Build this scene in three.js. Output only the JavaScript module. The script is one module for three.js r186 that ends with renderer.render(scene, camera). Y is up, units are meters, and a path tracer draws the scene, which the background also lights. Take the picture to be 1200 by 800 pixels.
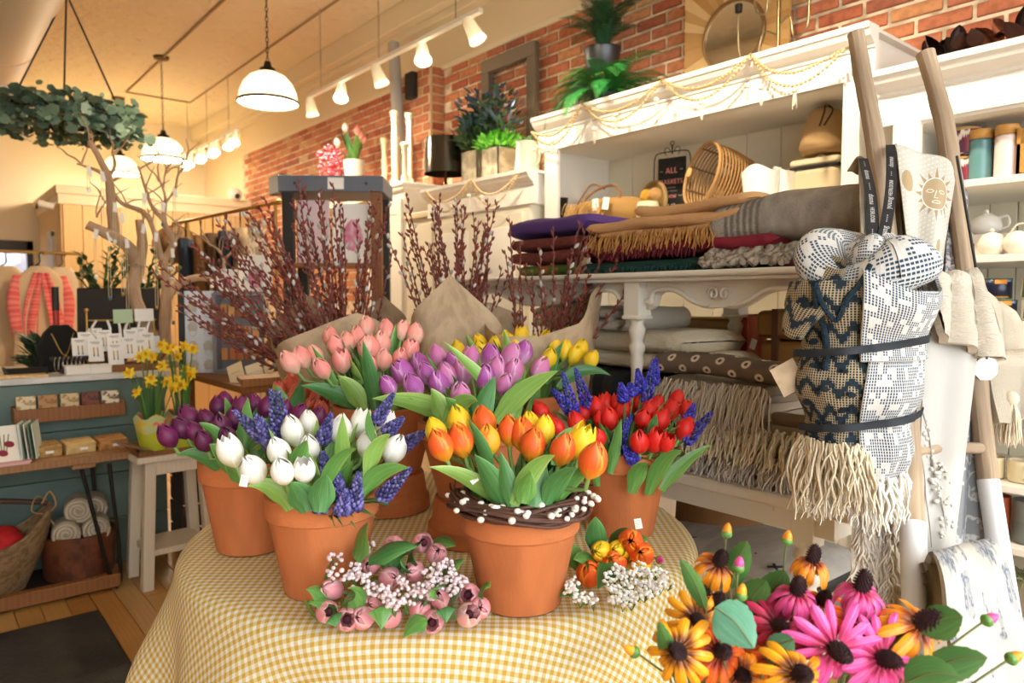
import * as THREE from 'three';
import { RoundedBoxGeometry } from 'three/addons/geometries/RoundedBoxGeometry.js';
import { RectAreaLightUniformsLib } from 'three/addons/lights/RectAreaLightUniformsLib.js';

// ---------- camera, sky, sun, exposure ----------
const scene = new THREE.Scene();
const renderer = new THREE.WebGLRenderer({ antialias: true });
renderer.toneMapping = THREE.LinearToneMapping;
renderer.toneMappingExposure = 1.06;
renderer.shadowMap.enabled = true;
RectAreaLightUniformsLib.init();
const camera = new THREE.PerspectiveCamera(50.4, 1.5, 0.05, 60);
camera.position.set(0, 1.3, 0);
camera.rotation.set(THREE.MathUtils.degToRad(-3.3), THREE.MathUtils.degToRad(-39.8), 0, 'YXZ');
camera.focus = 1.55;
camera.userData.fStop = 4.0;
scene.background = new THREE.Color().setRGB(0.9, 0.96, 1.0);      // bright overcast sky outside the shop window
scene.backgroundIntensity = 6.4;
const sun = new THREE.DirectionalLight(new THREE.Color().setRGB(1, 0.93, 0.8), 1.9);
sun.position.set(2.2, 3.83, 2.2); sun.target.position.set(1.0, 0.73, -1.0);
sun.shadow.camera.left = sun.shadow.camera.bottom = -8; sun.shadow.camera.right = sun.shadow.camera.top = 8;
sun.shadow.mapSize.set(2048, 2048);
scene.add(sun, sun.target);

// ---------- helpers ----------
const { PI, sin, cos, abs, sqrt, floor, min, max, hypot, atan2 } = Math;
let _s = 7;
const seed = (n) => { _s = n | 0; };
const R = () => { _s = (_s + 0x6d2b79f5) | 0; let t = Math.imul(_s ^ (_s >>> 15), 1 | _s); t = (t + Math.imul(t ^ (t >>> 7), 61 | t)) ^ t; return ((t ^ (t >>> 14)) >>> 0) / 4294967296; };
const rr = (a, b) => a + (b - a) * R();
const V = (x = 0, y = 0, z = 0) => (Array.isArray(x) ? new THREE.Vector3(...x) : new THREE.Vector3(x, y, z));
const lerp = (a, b, t) => a + (b - a) * t;
const sm = (a, b, x) => { const t = min(1, max(0, (x - a) / (b - a))); return t * t * (3 - 2 * t); };
// value noise, optionally periodic
const hsh = (x, y) => { let h = Math.imul(x, 374761393) + Math.imul(y, 668265263); h = Math.imul(h ^ (h >>> 13), 1274126177); return ((h ^ (h >>> 16)) >>> 0) / 4294967296; };
function vn(x, y, p = 4096) { const ix = floor(x), iy = floor(y), fx = x - ix, fy = y - iy, m = (a) => ((a % p) + p) % p, u = fx * fx * (3 - 2 * fx), w = fy * fy * (3 - 2 * fy);
  return lerp(lerp(hsh(m(ix), m(iy)), hsh(m(ix + 1), m(iy)), u), lerp(hsh(m(ix), m(iy + 1)), hsh(m(ix + 1), m(iy + 1)), u), w); }
const fbm = (x, y, o = 4, p = 4096) => { let s = 0, a = 0.5, n = 0; for (let i = 0; i < o; i++) { s += a * vn(x, y, p); n += a; a /= 2; x *= 2; y *= 2; p *= 2; } return s / n; };
// geometry: every helper returns an indexed geometry with position, normal, uv
const M4 = (p = [0, 0, 0], r = [0, 0, 0], s = [1, 1, 1]) => new THREE.Matrix4().compose(V(p), new THREE.Quaternion().setFromEuler(new THREE.Euler(...r)), V(s));
const put = (g, p, r, s) => g.applyMatrix4(M4(p, r, s));
const fix = (g) => { if (!g.index) g.setIndex([...Array(g.attributes.position.count).keys()]); return g; };
function merge(list) {
  list = list.flat(3).filter(Boolean).map(fix); if (list.length === 1) return list[0];
  const col = list.some((g) => g.attributes.color); let nv = 0, ni = 0;
  for (const g of list) { nv += g.attributes.position.count; ni += g.index.count; }
  const P = new Float32Array(nv * 3), N = new Float32Array(nv * 3), U = new Float32Array(nv * 2), C = col && new Float32Array(nv * 3).fill(1), I = new Uint32Array(ni);
  let v = 0, k = 0;
  for (const g of list) { const a = g.attributes, n = a.position.count; if (!a.normal) g.computeVertexNormals();
    P.set(a.position.array, v * 3); N.set(g.attributes.normal.array, v * 3); if (a.uv) U.set(a.uv.array, v * 2); if (col && a.color) C.set(a.color.array, v * 3);
    for (let i = 0; i < g.index.count; i++) I[k++] = g.index.array[i] + v; v += n; }
  const o = new THREE.BufferGeometry(), B = THREE.BufferAttribute;
  o.setAttribute('position', new B(P, 3)); o.setAttribute('normal', new B(N, 3)); o.setAttribute('uv', new B(U, 2)); if (col) o.setAttribute('color', new B(C, 3)); o.setIndex(new B(I, 1)); return o;
}
function muv(g, k = 1) { const p = g.attributes.position, n = g.attributes.normal, u = new Float32Array(p.count * 2);      // uv in metres, by the main direction of each face
  for (let i = 0; i < p.count; i++) { const ax = abs(n.getX(i)), ay = abs(n.getY(i)), az = abs(n.getZ(i)); let a, b;
    if (ay >= ax && ay >= az) { a = p.getX(i); b = p.getZ(i); } else if (ax >= az) { a = p.getZ(i); b = p.getY(i); } else { a = p.getX(i); b = p.getY(i); } u[2 * i] = a * k; u[2 * i + 1] = b * k; }
  g.setAttribute('uv', new THREE.BufferAttribute(u, 2)); return g; }
const tint = (g, c) => { const n = g.attributes.position.count, a = new Float32Array(n * 3), k = c.isColor ? c : new THREE.Color(c); for (let i = 0; i < n; i++) a.set([k.r, k.g, k.b], i * 3); g.setAttribute('color', new THREE.BufferAttribute(a, 3)); return g; };
const box = (w, h, d, p, r, b = 0) => put(muv(b ? new RoundedBoxGeometry(w, h, d, 1, min(b, w / 2.01, h / 2.01, d / 2.01)) : new THREE.BoxGeometry(w, h, d)), p, r);
const soft = (w, h, d, p, r, b = 0.01, s = 3) => put(muv(new RoundedBoxGeometry(w, h, d, s, min(b, w / 2.01, h / 2.01, d / 2.01))), p, r);
const bb = (x0, y0, z0, x1, y1, z1, b = 0) => box(x1 - x0, y1 - y0, z1 - z0, [(x0 + x1) / 2, (y0 + y1) / 2, (z0 + z1) / 2], [0, 0, 0], b);
const cyl = (r0, r1, h, p, r, n = 16, open = false) => put(new THREE.CylinderGeometry(r1, r0, h, n, 1, open), p, r);
const ball = (r, p, s, rot, n = 10) => put(new THREE.SphereGeometry(r, n, max(6, n * 0.7 | 0)), p, rot, s);
const lathe = (pts, n = 24, p, r, s) => put(new THREE.LatheGeometry(pts.map(([a, b]) => new THREE.Vector2(max(a, 0.0001), b)), n), p, r, s);
function tube(pts, rad, n = 6, seg = 0, closed = false) {      // swept round limb; rad = number or list along the path
  const ps = pts.map((p) => (p.isVector3 ? p : V(p))), c = new THREE.CatmullRomCurve3(ps, closed, 'centripetal'); seg = seg || max(2, (ps.length - 1) * 4);
  const fr = c.computeFrenetFrames(seg, closed), P = [], N = [], U = [], I = [], len = c.getLength(), rl = Array.isArray(rad) ? rad : [rad];
  for (let i = 0; i <= seg; i++) { const t = i / seg, q = c.getPointAt(min(1, t)), f = t * (rl.length - 1), a = min(rl.length - 1, floor(f)), r = lerp(rl[a], rl[min(rl.length - 1, a + 1)], f - a), fn = fr.normals[i], fb = fr.binormals[i];
    for (let j = 0; j <= n; j++) { const th = (j / n) * 2 * PI, d = fn.clone().multiplyScalar(cos(th)).addScaledVector(fb, sin(th)); P.push(q.x + d.x * r, q.y + d.y * r, q.z + d.z * r); N.push(d.x, d.y, d.z); U.push((j / n) * 2 * PI * rl[0], t * len); } }
  for (let i = 0; i < seg; i++) for (let j = 0; j < n; j++) { const a = i * (n + 1) + j, b = a + n + 1; I.push(a, a + 1, b, b, a + 1, b + 1); }
  if (!closed) for (const e of [0, 1]) { const i = e * seg, q = c.getPointAt(e), tg = fr.tangents[i].clone().multiplyScalar(e ? 1 : -1), o = P.length / 3; P.push(q.x, q.y, q.z); N.push(tg.x, tg.y, tg.z); U.push(0, 0);
    for (let j = 0; j <= n; j++) { const s = (i * (n + 1) + j) * 3; P.push(P[s], P[s + 1], P[s + 2]); N.push(tg.x, tg.y, tg.z); U.push(0, 0); } for (let j = 0; j < n; j++) e ? I.push(o, o + 1 + j, o + 2 + j) : I.push(o, o + 2 + j, o + 1 + j); }
  return raw(P, N, U, I);
}
function raw(P, N, U, I) { const g = new THREE.BufferGeometry(); g.setAttribute('position', new THREE.Float32BufferAttribute(P, 3)); g.setAttribute('uv', new THREE.Float32BufferAttribute(U, 2)); g.setIndex(I); if (N) g.setAttribute('normal', new THREE.Float32BufferAttribute(N, 3)); else g.computeVertexNormals(); return g; }
function grid(nu, nv, f, wu = 1, wv = 1) {      // parametric sheet f(u, v) -> [x, y, z]
  const P = [], U = [], I = [];
  for (let j = 0; j <= nv; j++) for (let i = 0; i <= nu; i++) { const u = i / nu, v = j / nv, q = f(u, v); P.push(q[0], q[1], q[2]); U.push(u * wu, v * wv); }
  for (let j = 0; j < nv; j++) for (let i = 0; i < nu; i++) { const a = j * (nu + 1) + i, b = a + nu + 1; I.push(a, a + 1, b, b, a + 1, b + 1); }
  return raw(P, null, U, I);
}
function slab(nu, nv, f, th, wu = 1, wv = 1) {      // the same with thickness th, closed at its edges
  const a = grid(nu, nv, f, wu, wv), p = a.attributes.position, n = a.attributes.normal, q = a.clone(), qp = q.attributes.position, k = a.index.array, ni = [];
  for (let i = 0; i < p.count; i++) qp.setXYZ(i, p.getX(i) - n.getX(i) * th, p.getY(i) - n.getY(i) * th, p.getZ(i) - n.getZ(i) * th);
  for (let i = 0; i < k.length; i += 3) ni.push(k[i], k[i + 2], k[i + 1]); q.setIndex(ni); q.computeVertexNormals();
  const rim = [], row = nu + 1; for (let i = 0; i < nu; i++) rim.push([i + 1, i], [nv * row + i, nv * row + i + 1]); for (let j = 0; j < nv; j++) rim.push([j * row, (j + 1) * row], [(j + 1) * row + nu, j * row + nu]);
  const P = [], U = [], I = []; rim.forEach(([x, y]) => { const o = P.length / 3; for (const [b, e] of [[p, x], [p, y], [qp, x], [qp, y]]) { P.push(b.getX(e), b.getY(e), b.getZ(e)); U.push(a.attributes.uv.getX(e), a.attributes.uv.getY(e)); } I.push(o, o + 1, o + 2, o + 2, o + 1, o + 3); });
  return merge([a, q, raw(P, null, U, I)]);
}
function extr(pts, d, p, r, bevel = 0, holes = []) { const s = new THREE.Shape(pts.map(([a, b]) => new THREE.Vector2(a, b))); for (const h of holes) s.holes.push(new THREE.Path(h.map(([a, b]) => new THREE.Vector2(a, b))));
  const g = new THREE.ExtrudeGeometry(s, { depth: d, bevelEnabled: bevel > 0, bevelSize: bevel, bevelThickness: bevel, bevelSegments: 2, steps: 1 }); return put(muv(fix(g)), p, r); }
function rough(g, amp, f = 8) { const p = g.attributes.position, n = g.attributes.normal; for (let i = 0; i < p.count; i++) { const x = p.getX(i), y = p.getY(i), z = p.getZ(i), d = (fbm(x * f + z * f * 0.7 + 50, y * f - z * f * 0.6 + 50, 3) - 0.5) * 2 * amp; p.setXYZ(i, x + n.getX(i) * d, y + n.getY(i) * d, z + n.getZ(i) * d); } g.computeVertexNormals(); return g; }
// textures
function dtex(w, h, f, srgb = true, rx = 1, ry = 1) { const d = new Uint8Array(w * h * 4); for (let y = 0; y < h; y++) for (let x = 0; x < w; x++) { const c = f(x / w, y / h, x, y); d.set([c[0], c[1] ?? c[0], c[2] ?? c[0], 255], (y * w + x) * 4); }
  const t = new THREE.DataTexture(d, w, h); t.wrapS = t.wrapT = THREE.RepeatWrapping; t.magFilter = THREE.LinearFilter; t.minFilter = THREE.LinearMipmapLinearFilter; t.generateMipmaps = true; if (srgb) t.colorSpace = THREE.SRGBColorSpace; t.repeat.set(rx, ry); t.needsUpdate = true; return t; }
function ctex(w, h, draw, rx = 1, ry = 1) { const c = document.createElement('canvas'); c.width = w; c.height = h; draw(c.getContext('2d'), w, h); const t = new THREE.CanvasTexture(c); t.colorSpace = THREE.SRGBColorSpace; t.wrapS = t.wrapT = THREE.RepeatWrapping; t.repeat.set(rx, ry); return t; }
const mixc = (a, b, t) => [0, 1, 2].map((i) => max(0, min(255, lerp(a[i], b[i], t))));
const hex = (c) => [(c >> 16) & 255, (c >> 8) & 255, c & 255];
const mat = (c, rough = 0.8, o = {}) => new THREE.MeshStandardMaterial({ color: o.map?.userData.tint ?? c, roughness: rough, side: THREE.DoubleSide, ...o });
const phy = (c, rough, o = {}) => new THREE.MeshPhysicalMaterial({ color: c, roughness: rough, side: THREE.DoubleSide, ...o });
// shared grey patterns, used again with other colours and repeats
const pool = {}, share = (k, make, rx, ry) => { const t = (pool[k] ??= make()).clone(); t.repeat.set(rx, ry); t.needsUpdate = true; return t; };
const lum = (c) => { const k = new THREE.Color(c); return 0.3 * k.r + 0.6 * k.g + 0.1 * k.b; };
const ratio = (a, b) => { const q = lum(a) ? lum(b) / lum(a) : 0; return max(0, min(1, Math.round((q > 1 ? 1 / q : q) * 5) / 5)); };
const toned = (t, a, b) => { t.userData = { tint: lum(a) >= lum(b) ? a : b }; return t; }, grey = (r, f) => { const v = Math.pow(lerp(1, r, f), 1 / 2.2) * 255; return [v, v * (1 - 0.03 * f * (1 - r)), v * (1 - 0.07 * f * (1 - r))]; };
const woodTex = (a, b, k = 1, ry = 1, rx = 1) => { const r = ratio(a, b); return toned(share('w' + r, () => dtex(128, 256, (u, v) => grey(r, fbm(u * 24, v * 4, 4, 4) * 0.7 + 0.3 * vn(u * 60, v * 6, 6))), rx, ry), a, b); };
const blotch = (a, b, n = 8, s = 128, rp = 1) => { const r = ratio(a, b); return toned(share('b' + r, () => dtex(128, 128, (u, v) => grey(r, sm(0.25, 0.75, fbm(u * 8, v * 8, 5, 8)))), rp * n / 8, rp * n / 8), a, b); };
const bumpT = (n = 16, s = 128, rp = 1, o = 5) => share('n' + (o > 5), () => dtex(256, 256, (u, v) => [255 * fbm(u * 16, v * 16, o, 16)], false), rp * n / 16, rp * n / 16);
const weave = (n = 32, rp = 1) => share('v', () => dtex(128, 128, (u, v) => { const a = u * 16, b = v * 16, odd = (floor(a) + floor(b)) & 1, x = (odd ? a : b) % 1; return [120 + 120 * sin(x * PI) * (0.7 + 0.3 * vn(a, b, 16))]; }, false), rp * n / 16, rp * n / 16);
// objects
const used = {};
const numbered = (n) => { used[n] = (used[n] ?? -1) + 1; return used[n] ? n + '_' + String(used[n]).padStart(3, '0') : n; };
function tag(o, label, category, group, kind) { if (label) o.userData.label = label; if (category) o.userData.category = category; if (group) o.userData.group = group; if (kind) o.userData.kind = kind; return o; }
function thing(name, label, category, p = [0, 0, 0], ry = 0, group) { const o = new THREE.Group(); o.name = numbered(name); o.position.set(...p); o.rotation.y = ry; scene.add(o); return tag(o, label, category, group); }
function part(o, name, g, m, label) { const k = new THREE.Mesh(Array.isArray(g) ? merge(g) : g, m); k.name = name; o.add(k); if (label) k.userData.label = label; return k; }
function solo(name, label, category, g, m, p = [0, 0, 0], ry = 0, group) { const k = new THREE.Mesh(Array.isArray(g) ? merge(g) : g, m); k.name = numbered(name); k.position.set(...p); k.rotation.y = ry; scene.add(k); return tag(k, label, category, group); }
function struct(name, g, m) { const k = new THREE.Mesh(Array.isArray(g) ? merge(g) : g, m); k.name = name; k.userData.kind = 'structure'; scene.add(k); return k; }
function copy(o, p, ry, label, group) { const c = o.clone(); c.name = numbered(o.name.replace(/_\d\d\d$/, '')); c.userData = { ...o.userData }; if (p) c.position.set(...p); if (ry !== undefined) c.rotation.y = ry; if (label) c.userData.label = label; if (group) c.userData.group = group; scene.add(c); return c; }

// ---------- shared materials ----------
const M = {
  white: mat(0xece6da, 0.5, { bumpMap: bumpT(6, 128, 3), bumpScale: 0.0006 }),
  cream: mat(0xe6dcc4, 0.55),
  chalk: mat(0xd9d2c4, 0.5, { bumpMap: bumpT(6, 128, 4), bumpScale: 0.0005 }),
  black: mat(0x16140f, 0.55), iron: mat(0x2a2622, 0.45, { metalness: 0.6 }), steel: mat(0xb8b6b0, 0.3, { metalness: 1 }), brass: mat(0xb08d4c, 0.35, { metalness: 1 }),
  plaster: mat(0xe9dcc0, 0.9, { bumpMap: bumpT(16, 256, 0.8), bumpScale: 0.006 }),
  pine: mat(0xffffff, 0.6, { map: woodTex(0xe6c086, 0xc89c60, 1, 0.6, 3) }),
  oak: mat(0xffffff, 0.65, { map: woodTex(0xa87a4c, 0x6f4a2a, 1, 0.8, 4) }),
  brownWood: mat(0xffffff, 0.6, { map: woodTex(0x96602f, 0x5d3417, 1, 0.8, 4) }),
  drift: mat(0xffffff, 0.85, { map: woodTex(0xc2a98c, 0x8e7860, 1, 1.5, 6), bumpMap: woodTex(0xffffff, 0, 1, 1.5, 6), bumpScale: 0.002 }),
  greyWood: mat(0xffffff, 0.85, { map: woodTex(0x8a7a68, 0x4f4438, 1, 1, 5), bumpMap: woodTex(0xffffff, 0, 1, 1, 5), bumpScale: 0.003 }),
  paper: mat(0xf3efe6, 0.8), glass: phy(0xffffff, 0.02, { transmission: 1, thickness: 0, ior: 1.5 }),
  terra: mat(0xffffff, 0.85, { map: blotch(0xb8622f, 0xca7642, 6, 128, 2), bumpMap: bumpT(32, 128, 4), bumpScale: 0.0006 }),
  kraft: mat(0xffffff, 0.8, { map: blotch(0xbfa584, 0xa98e68, 16, 128, 3), bumpMap: bumpT(5, 128, 4), bumpScale: 0.004 }),
};
// ---------- room ----------
const ZB = -10.4, ZF = 1.45, XL = -3.2, XR = 3.2, HC = 3.6;
// floor of pine boards running into the room
{
  const base = struct('floor', bb(XL - 0.2, -0.25, ZB - 0.2, XR + 0.3, -0.022, ZF + 0.2), mat(0x3a2414, 0.9));
  seed(11);
  const pm = [[0xd6a25c, 0xb67d3c], [0xcb9450, 0xa97036], [0xdcae6c, 0xc08c4c], [0xc48a48, 0x9c6630]].map(([a, b]) => mat(0xffffff, 0.38, { map: woodTex(a, b, 1, 0.7, 5), bumpMap: bumpT(8, 64, 6), bumpScale: 0.0008 }));
  const rest = [], W = 0.092;
  for (let x = XL; x < XR; x += W) { let z = ZB + rr(-1.5, 0);
    while (z < ZF) { const l = rr(1.3, 2.4), z0 = max(z, ZB), z1 = min(z + l - 0.002, ZF); z += l; if (z1 - z0 < 0.05) continue;
      const y = rr(-0.0008, 0.0008), g = bb(x, -0.02, z0, x + W - 0.0025, y, z1, 0.002);
      if (x > -0.1 && x < 1.7 && z1 > -4.3 && z0 < -1.0) part(base, 'plank', g, pm[floor(R() * 4)]); else rest.push(g); } }
  part(base, 'planks_beyond', rest, pm[0]).userData.kind = 'stuff';
}
// ceiling with rough plaster
{
  const c = struct('ceiling', bb(XL - 0.2, HC, ZB - 0.2, XR + 0.3, HC + 0.2, ZF + 0.2), mat(0xe9dcc0, 0.95, { bumpMap: bumpT(20, 256, 0.7, 6), bumpScale: 0.03 }));
  part(c, 'conduit', tube([[1.95, HC - 0.012, 1.5], [1.95, HC - 0.012, -9.0]], 0.011, 6, 4), mat(0xa48c62, 0.6));
  part(c, 'conduit', [tube([[2.62, HC - 0.012, 1.5], [2.62, HC - 0.012, -9.0]], 0.009, 6, 4), tube([[2.62, HC - 0.012, -9.0], [1.95, HC - 0.012, -9.0]], 0.009, 6, 4)], mat(0xa48c62, 0.6));
}
struct('wall_back', [bb(1.19, 0, ZB - 0.2, XR + 0.3, HC, ZB), bb(XL - 0.2, 0, ZB - 0.2, 0.1, HC, ZB), bb(0.1, 2.0, ZB - 0.2, 1.19, HC, ZB)], mat(0xe8dabd, 0.9));
struct('wall_left', bb(XL - 0.2, 0, ZB, XL, HC, ZF), mat(0xe6dcc8, 0.9));
// street front behind the camera: big shop window over a low sill wall, glazed bars
struct('wall_front', [bb(XL - 0.2, 0, ZF, XR + 0.3, 0.55, ZF + 0.2), bb(XL - 0.2, 3.1, ZF, XR + 0.3, HC, ZF + 0.2), bb(XL - 0.2, 0.55, ZF, -1.7, 3.1, ZF + 0.2), bb(2.9, 0.55, ZF, XR + 0.3, 3.1, ZF + 0.2)], mat(0xe9e2d2, 0.9));
{
  const w = struct('window_1', [bb(-1.7, 0.55, ZF + 0.05, 2.9, 0.62, ZF + 0.13), bb(-1.7, 3.03, ZF + 0.05, 2.9, 3.1, ZF + 0.13), bb(1.02, 0.6, ZF + 0.05, 1.09, 3.05, ZF + 0.13)], M.white);
  for (const [a, b] of [[-1.7, 1.02], [1.09, 2.9]]) part(w, 'pane', bb(a, 0.62, ZF + 0.088, b, 3.03, ZF + 0.092), M.glass);
}
struct('pavement', bb(-8, -0.3, ZF + 0.2, 8, -0.1, ZF + 9), mat(0x9a958c, 0.95));
// doorway in the back wall with a glazed door and a planted yard beyond
{
  const d = struct('door_1', [bb(0.1, 0, ZB - 0.14, 0.16, 2.0, ZB - 0.02), bb(1.13, 0, ZB - 0.14, 1.19, 2.0, ZB - 0.02), bb(0.1, 1.86, ZB - 0.14, 1.19, 2.0, ZB - 0.02), bb(0.1, 0, ZB - 0.14, 1.19, 0.25, ZB - 0.02)], mat(0x3a3430, 0.5));
  part(d, 'pane', bb(0.16, 0.25, ZB - 0.083, 1.13, 1.86, ZB - 0.077), M.glass);
  struct('yard_wall', [bb(-1.2, -0.1, ZB - 2.4, 3.2, 3.4, ZB - 2.2)], mat(0x8c8896, 0.9));
  struct('yard_ground', bb(-1.2, -0.3, ZB - 2.4, 3.2, -0.1, ZB - 0.2), mat(0x8c8478, 0.95));
}
// brick wall: a mortar slab with separate bricks
{
  const w = struct('wall_right', [bb(XR - 0.009, 0, -8.93, XR + 0.3, 3.05, ZF)], mat(0xffffff, 0.95, { map: blotch(0xe2cfb2, 0xc8ac8a, 12, 128, 2) }));
  part(w, 'plaster_band', [bb(XR, 3.05, ZB, XR + 0.3, HC, ZF), bb(XR, 0, ZB, XR + 0.3, 3.05, -8.93)], mat(0xe4d2b0, 0.9));
  const cols = [0xc07452, 0xc67e56, 0xb06244, 0xcc8e60, 0xa46048, 0xd0a070, 0xb67050, 0xcca880];
  const bm = cols.map((c, i) => mat(0xffffff, 0.92, { map: blotch(c, new THREE.Color(c).multiplyScalar(0.72).getHex(), 10, 64, 5), bumpMap: bumpT(12, 64, 12), bumpScale: 0.004 }));
  const L = 0.196, H = 0.054, cH = 0.068, cL = 0.211, variants = [0, 1, 2].map((i) => { seed(50 + i); return rough(soft(0.03, H, L, [0, 0, 0], [0, 0, 0], 0.005, 1), 0.0016, 30); });
  const halves = rough(soft(0.03, H, L * 0.47, [0, 0, 0], [0, 0, 0], 0.005, 1), 0.0014, 30), rest = [];
  seed(21); const list = [];
  for (let r = 0; r < 44; r++) { const y = 3.05 - 0.034 - r * cH, off = (r & 1) * cL / 2; if (y < 0.1) break;
    for (let k = 0; k < 52; k++) { const z = 1.9 - k * cL - off; if (z < -8.8) break; if (z > 0.6 || (z > -2.9 ? y < 2.0 : y < 1.25)) continue; if (z < -4.62 && z > -5.1) continue; list.push([y, z]); } }
  list.sort((a, b) => b[1] - a[1]);
  // the bricks that show largest are single parts: those seen above the hutches
  let n = 0;
  for (const [y, z] of list) { const one = n < 300 && z < -1.0 && z > -4.6, c = floor(R() * R() * 7.99), p = [XR - 0.003 + rr(0, 0.004), y, z];
    if (one) { n++; const b = part(w, 'brick', variants[floor(R() * 3)], bm[c]); b.position.set(...p); }
    else { const g = variants[floor(R() * 3)].clone(); rest.push(tint(put(g, p), new THREE.Color(cols[c]))); } }
  part(w, 'bricks_beyond', rest, mat(0xffffff, 0.92, { vertexColors: true, map: bm[0].map, color: 0xffffff, bumpMap: bm[0].bumpMap, bumpScale: 0.004 })).userData.kind = 'stuff';
  // brick pier
  const pier = struct('brick_pier', bb(3.072, 0, -5.08, XR + 0.01, 3.05, -4.643), mat(0xcfb592, 0.95));
  for (let r = 0; r < 28; r++) { const y = 3.05 - 0.034 - r * cH;
    for (const z of r & 1 ? [-4.765, -4.965] : [-4.86]) { const b = part(pier, 'brick', variants[r % 3], bm[floor(R() * R() * 7.99)]); b.position.set(3.08, y, z); if (r & 1) b.scale.z = 0.93; }
    if (!(r & 1)) for (const z of [-4.695, -5.03]) { const b = part(pier, 'brick', halves, bm[floor(R() * 7.99)]); b.position.set(3.08, y, z); b.scale.z = 0.9; }
    const b = part(pier, 'brick', halves, bm[floor(R() * R() * 7.99)]); b.position.set(3.14, y, -4.65); b.rotation.y = PI / 2; b.scale.z = 1.1; }
  struct('trim_1', [bb(3.02, 3.42, ZB, XR, HC, ZF, 0.01), bb(3.1, 3.36, ZB, XR, 3.42, ZF, 0.01), bb(3.17, 3.03, -8.93, XR, 3.07, ZF, 0.005)], mat(0xe6d8ba, 0.9));
}
// pine-boarded partition at the back
{
  const p = struct('partition', [bb(1.26, 0, -10.3, 3.19, 2.38, -8.72)], M.pine), z = -8.72;
  seed(31);
  const pm = [M.pine, mat(0xffffff, 0.6, { map: woodTex(0xebcb96, 0xd0a86c, 1, 0.6, 3) }), mat(0xffffff, 0.6, { map: woodTex(0xdfb87c, 0xc89a5e, 1, 0.6, 3) })];
  for (let x = 1.26; x < 3.15; x += 0.175) part(p, 'plank', bb(x + 0.002, 0, z, min(3.18, x + 0.172), 2.38, z + 0.018, 0.004), pm[floor(R() * 3)]);
  for (let k = 0; k < 9; k++) part(p, 'plank', bb(1.242, k === 3 || k === 4 ? 2.0 : 0, z - 0.175 * k - 0.172, 1.26, 2.38, z - 0.175 * k, 0.004), pm[floor(R() * 3)]);
  part(p, 'capping', [bb(1.2, 2.38, -10.35, 3.19, 2.47, -8.66, 0.008), bb(1.22, 2.28, -10.35, 3.19, 2.38, -8.685, 0.004)], mat(0xe6d3ae, 0.7));
  const d = struct('door_2', bb(1.222, 0.02, -9.5, 1.24, 1.98, -9.22, 0.004), mat(0xb9bcc2, 0.5)); part(d, 'casing', [bb(1.215, 0, -9.22, 1.245, 2.02, -9.15), bb(1.215, 1.98, -9.5, 1.245, 2.04, -9.15)], mat(0xd8d2c6, 0.5));
}
// ventilation duct
{
  const t = thing('air_duct', 'fat pale round air duct running along under the ceiling', 'duct', [0.6, 3.27, 0]);
  part(t, 'pipe', cyl(0.25, 0.25, 11, [0, 0, -4.6], [PI / 2, 0, 0], 32), mat(0xe4d8c0, 0.5));
  for (const z of [-1.5, -3.2, -4.9, -6.6, -8.3]) part(t, 'seam_ring', cyl(0.255, 0.255, 0.03, [0, 0, z], [PI / 2, 0, 0], 32), mat(0xd8ccb4, 0.45));
  for (const z of [-7.3, -9.6]) { const v = part(t, 'air_outlet', [cyl(0.13, 0.11, 0.1, [0.04, -0.27, z], [0, 0, 0], 24)], mat(0xe9e0cf, 0.5)); part(v, 'grille', cyl(0.1, 0.1, 0.012, [0.04, -0.322, z], [0, 0, 0], 24), M.black); }
}
// ---------- lamps ----------
{
  const glow = new THREE.MeshStandardMaterial({ color: 0xfff4dc, roughness: 0.3, emissive: new THREE.Color(1, 0.82, 0.52), emissiveIntensity: 1.5, side: THREE.DoubleSide });
  const prof = [[0.045, 0.2], [0.07, 0.195], [0.12, 0.17], [0.16, 0.125], [0.185, 0.07], [0.196, 0.01], [0.2, 0]];
  [[-4.92, 'white glass dome pendant lamp hanging closest to the brick wall lights'], [-7.53, 'white glass dome pendant lamp hanging above the driftwood jewellery tree'], [-9.35, 'white glass dome pendant lamp half hidden behind the eucalyptus ring']].forEach(([z, lab], i) => {
    const y = i === 2 ? 2.74 : 2.64, t = thing('pendant_lamp', lab, 'lamp', [1.94, y, z], 0, 'dome pendant lamps');
    part(t, 'lamp_shade', lathe(prof, 40), glow); part(t, 'rim_band', lathe([[0.199, -0.012], [0.206, -0.01], [0.206, 0.006], [0.199, 0.008]], 40), M.iron);
    part(t, 'fitter', lathe([[0.0, 0.275], [0.02, 0.27], [0.028, 0.235], [0.05, 0.225], [0.055, 0.195]], 20), M.iron);
    const links = []; for (let h = 0.28, k = 0; h < HC - y - 0.04; h += 0.034, k++) links.push(put(new THREE.TorusGeometry(0.011, 0.003, 5, 8), [0, h, 0], [0, (k & 1) * PI / 2, 0], [0.8, 1.7, 0.8]));
    part(t, 'chain', links, M.iron); part(t, 'canopy', lathe([[0, HC - y], [0.07, HC - y], [0.065, HC - y - 0.025], [0.015, HC - y - 0.04], [0, HC - y - 0.04]], 20), mat(0x6a5a40, 0.4, { metalness: 0.7 }));
    part(t, 'bulb', ball(0.04, [0, 0.09, 0]), new THREE.MeshStandardMaterial({ color: 0xffffff, emissive: new THREE.Color(1, 0.85, 0.6), emissiveIntensity: 4 }));
    const l = new THREE.PointLight(new THREE.Color(1, 0.84, 0.62), 5.5); l.position.set(0, -0.02, 0); l.shadow.radius = 4; l.name = 'pendant_light'; t.add(l);
  });
}
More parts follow.
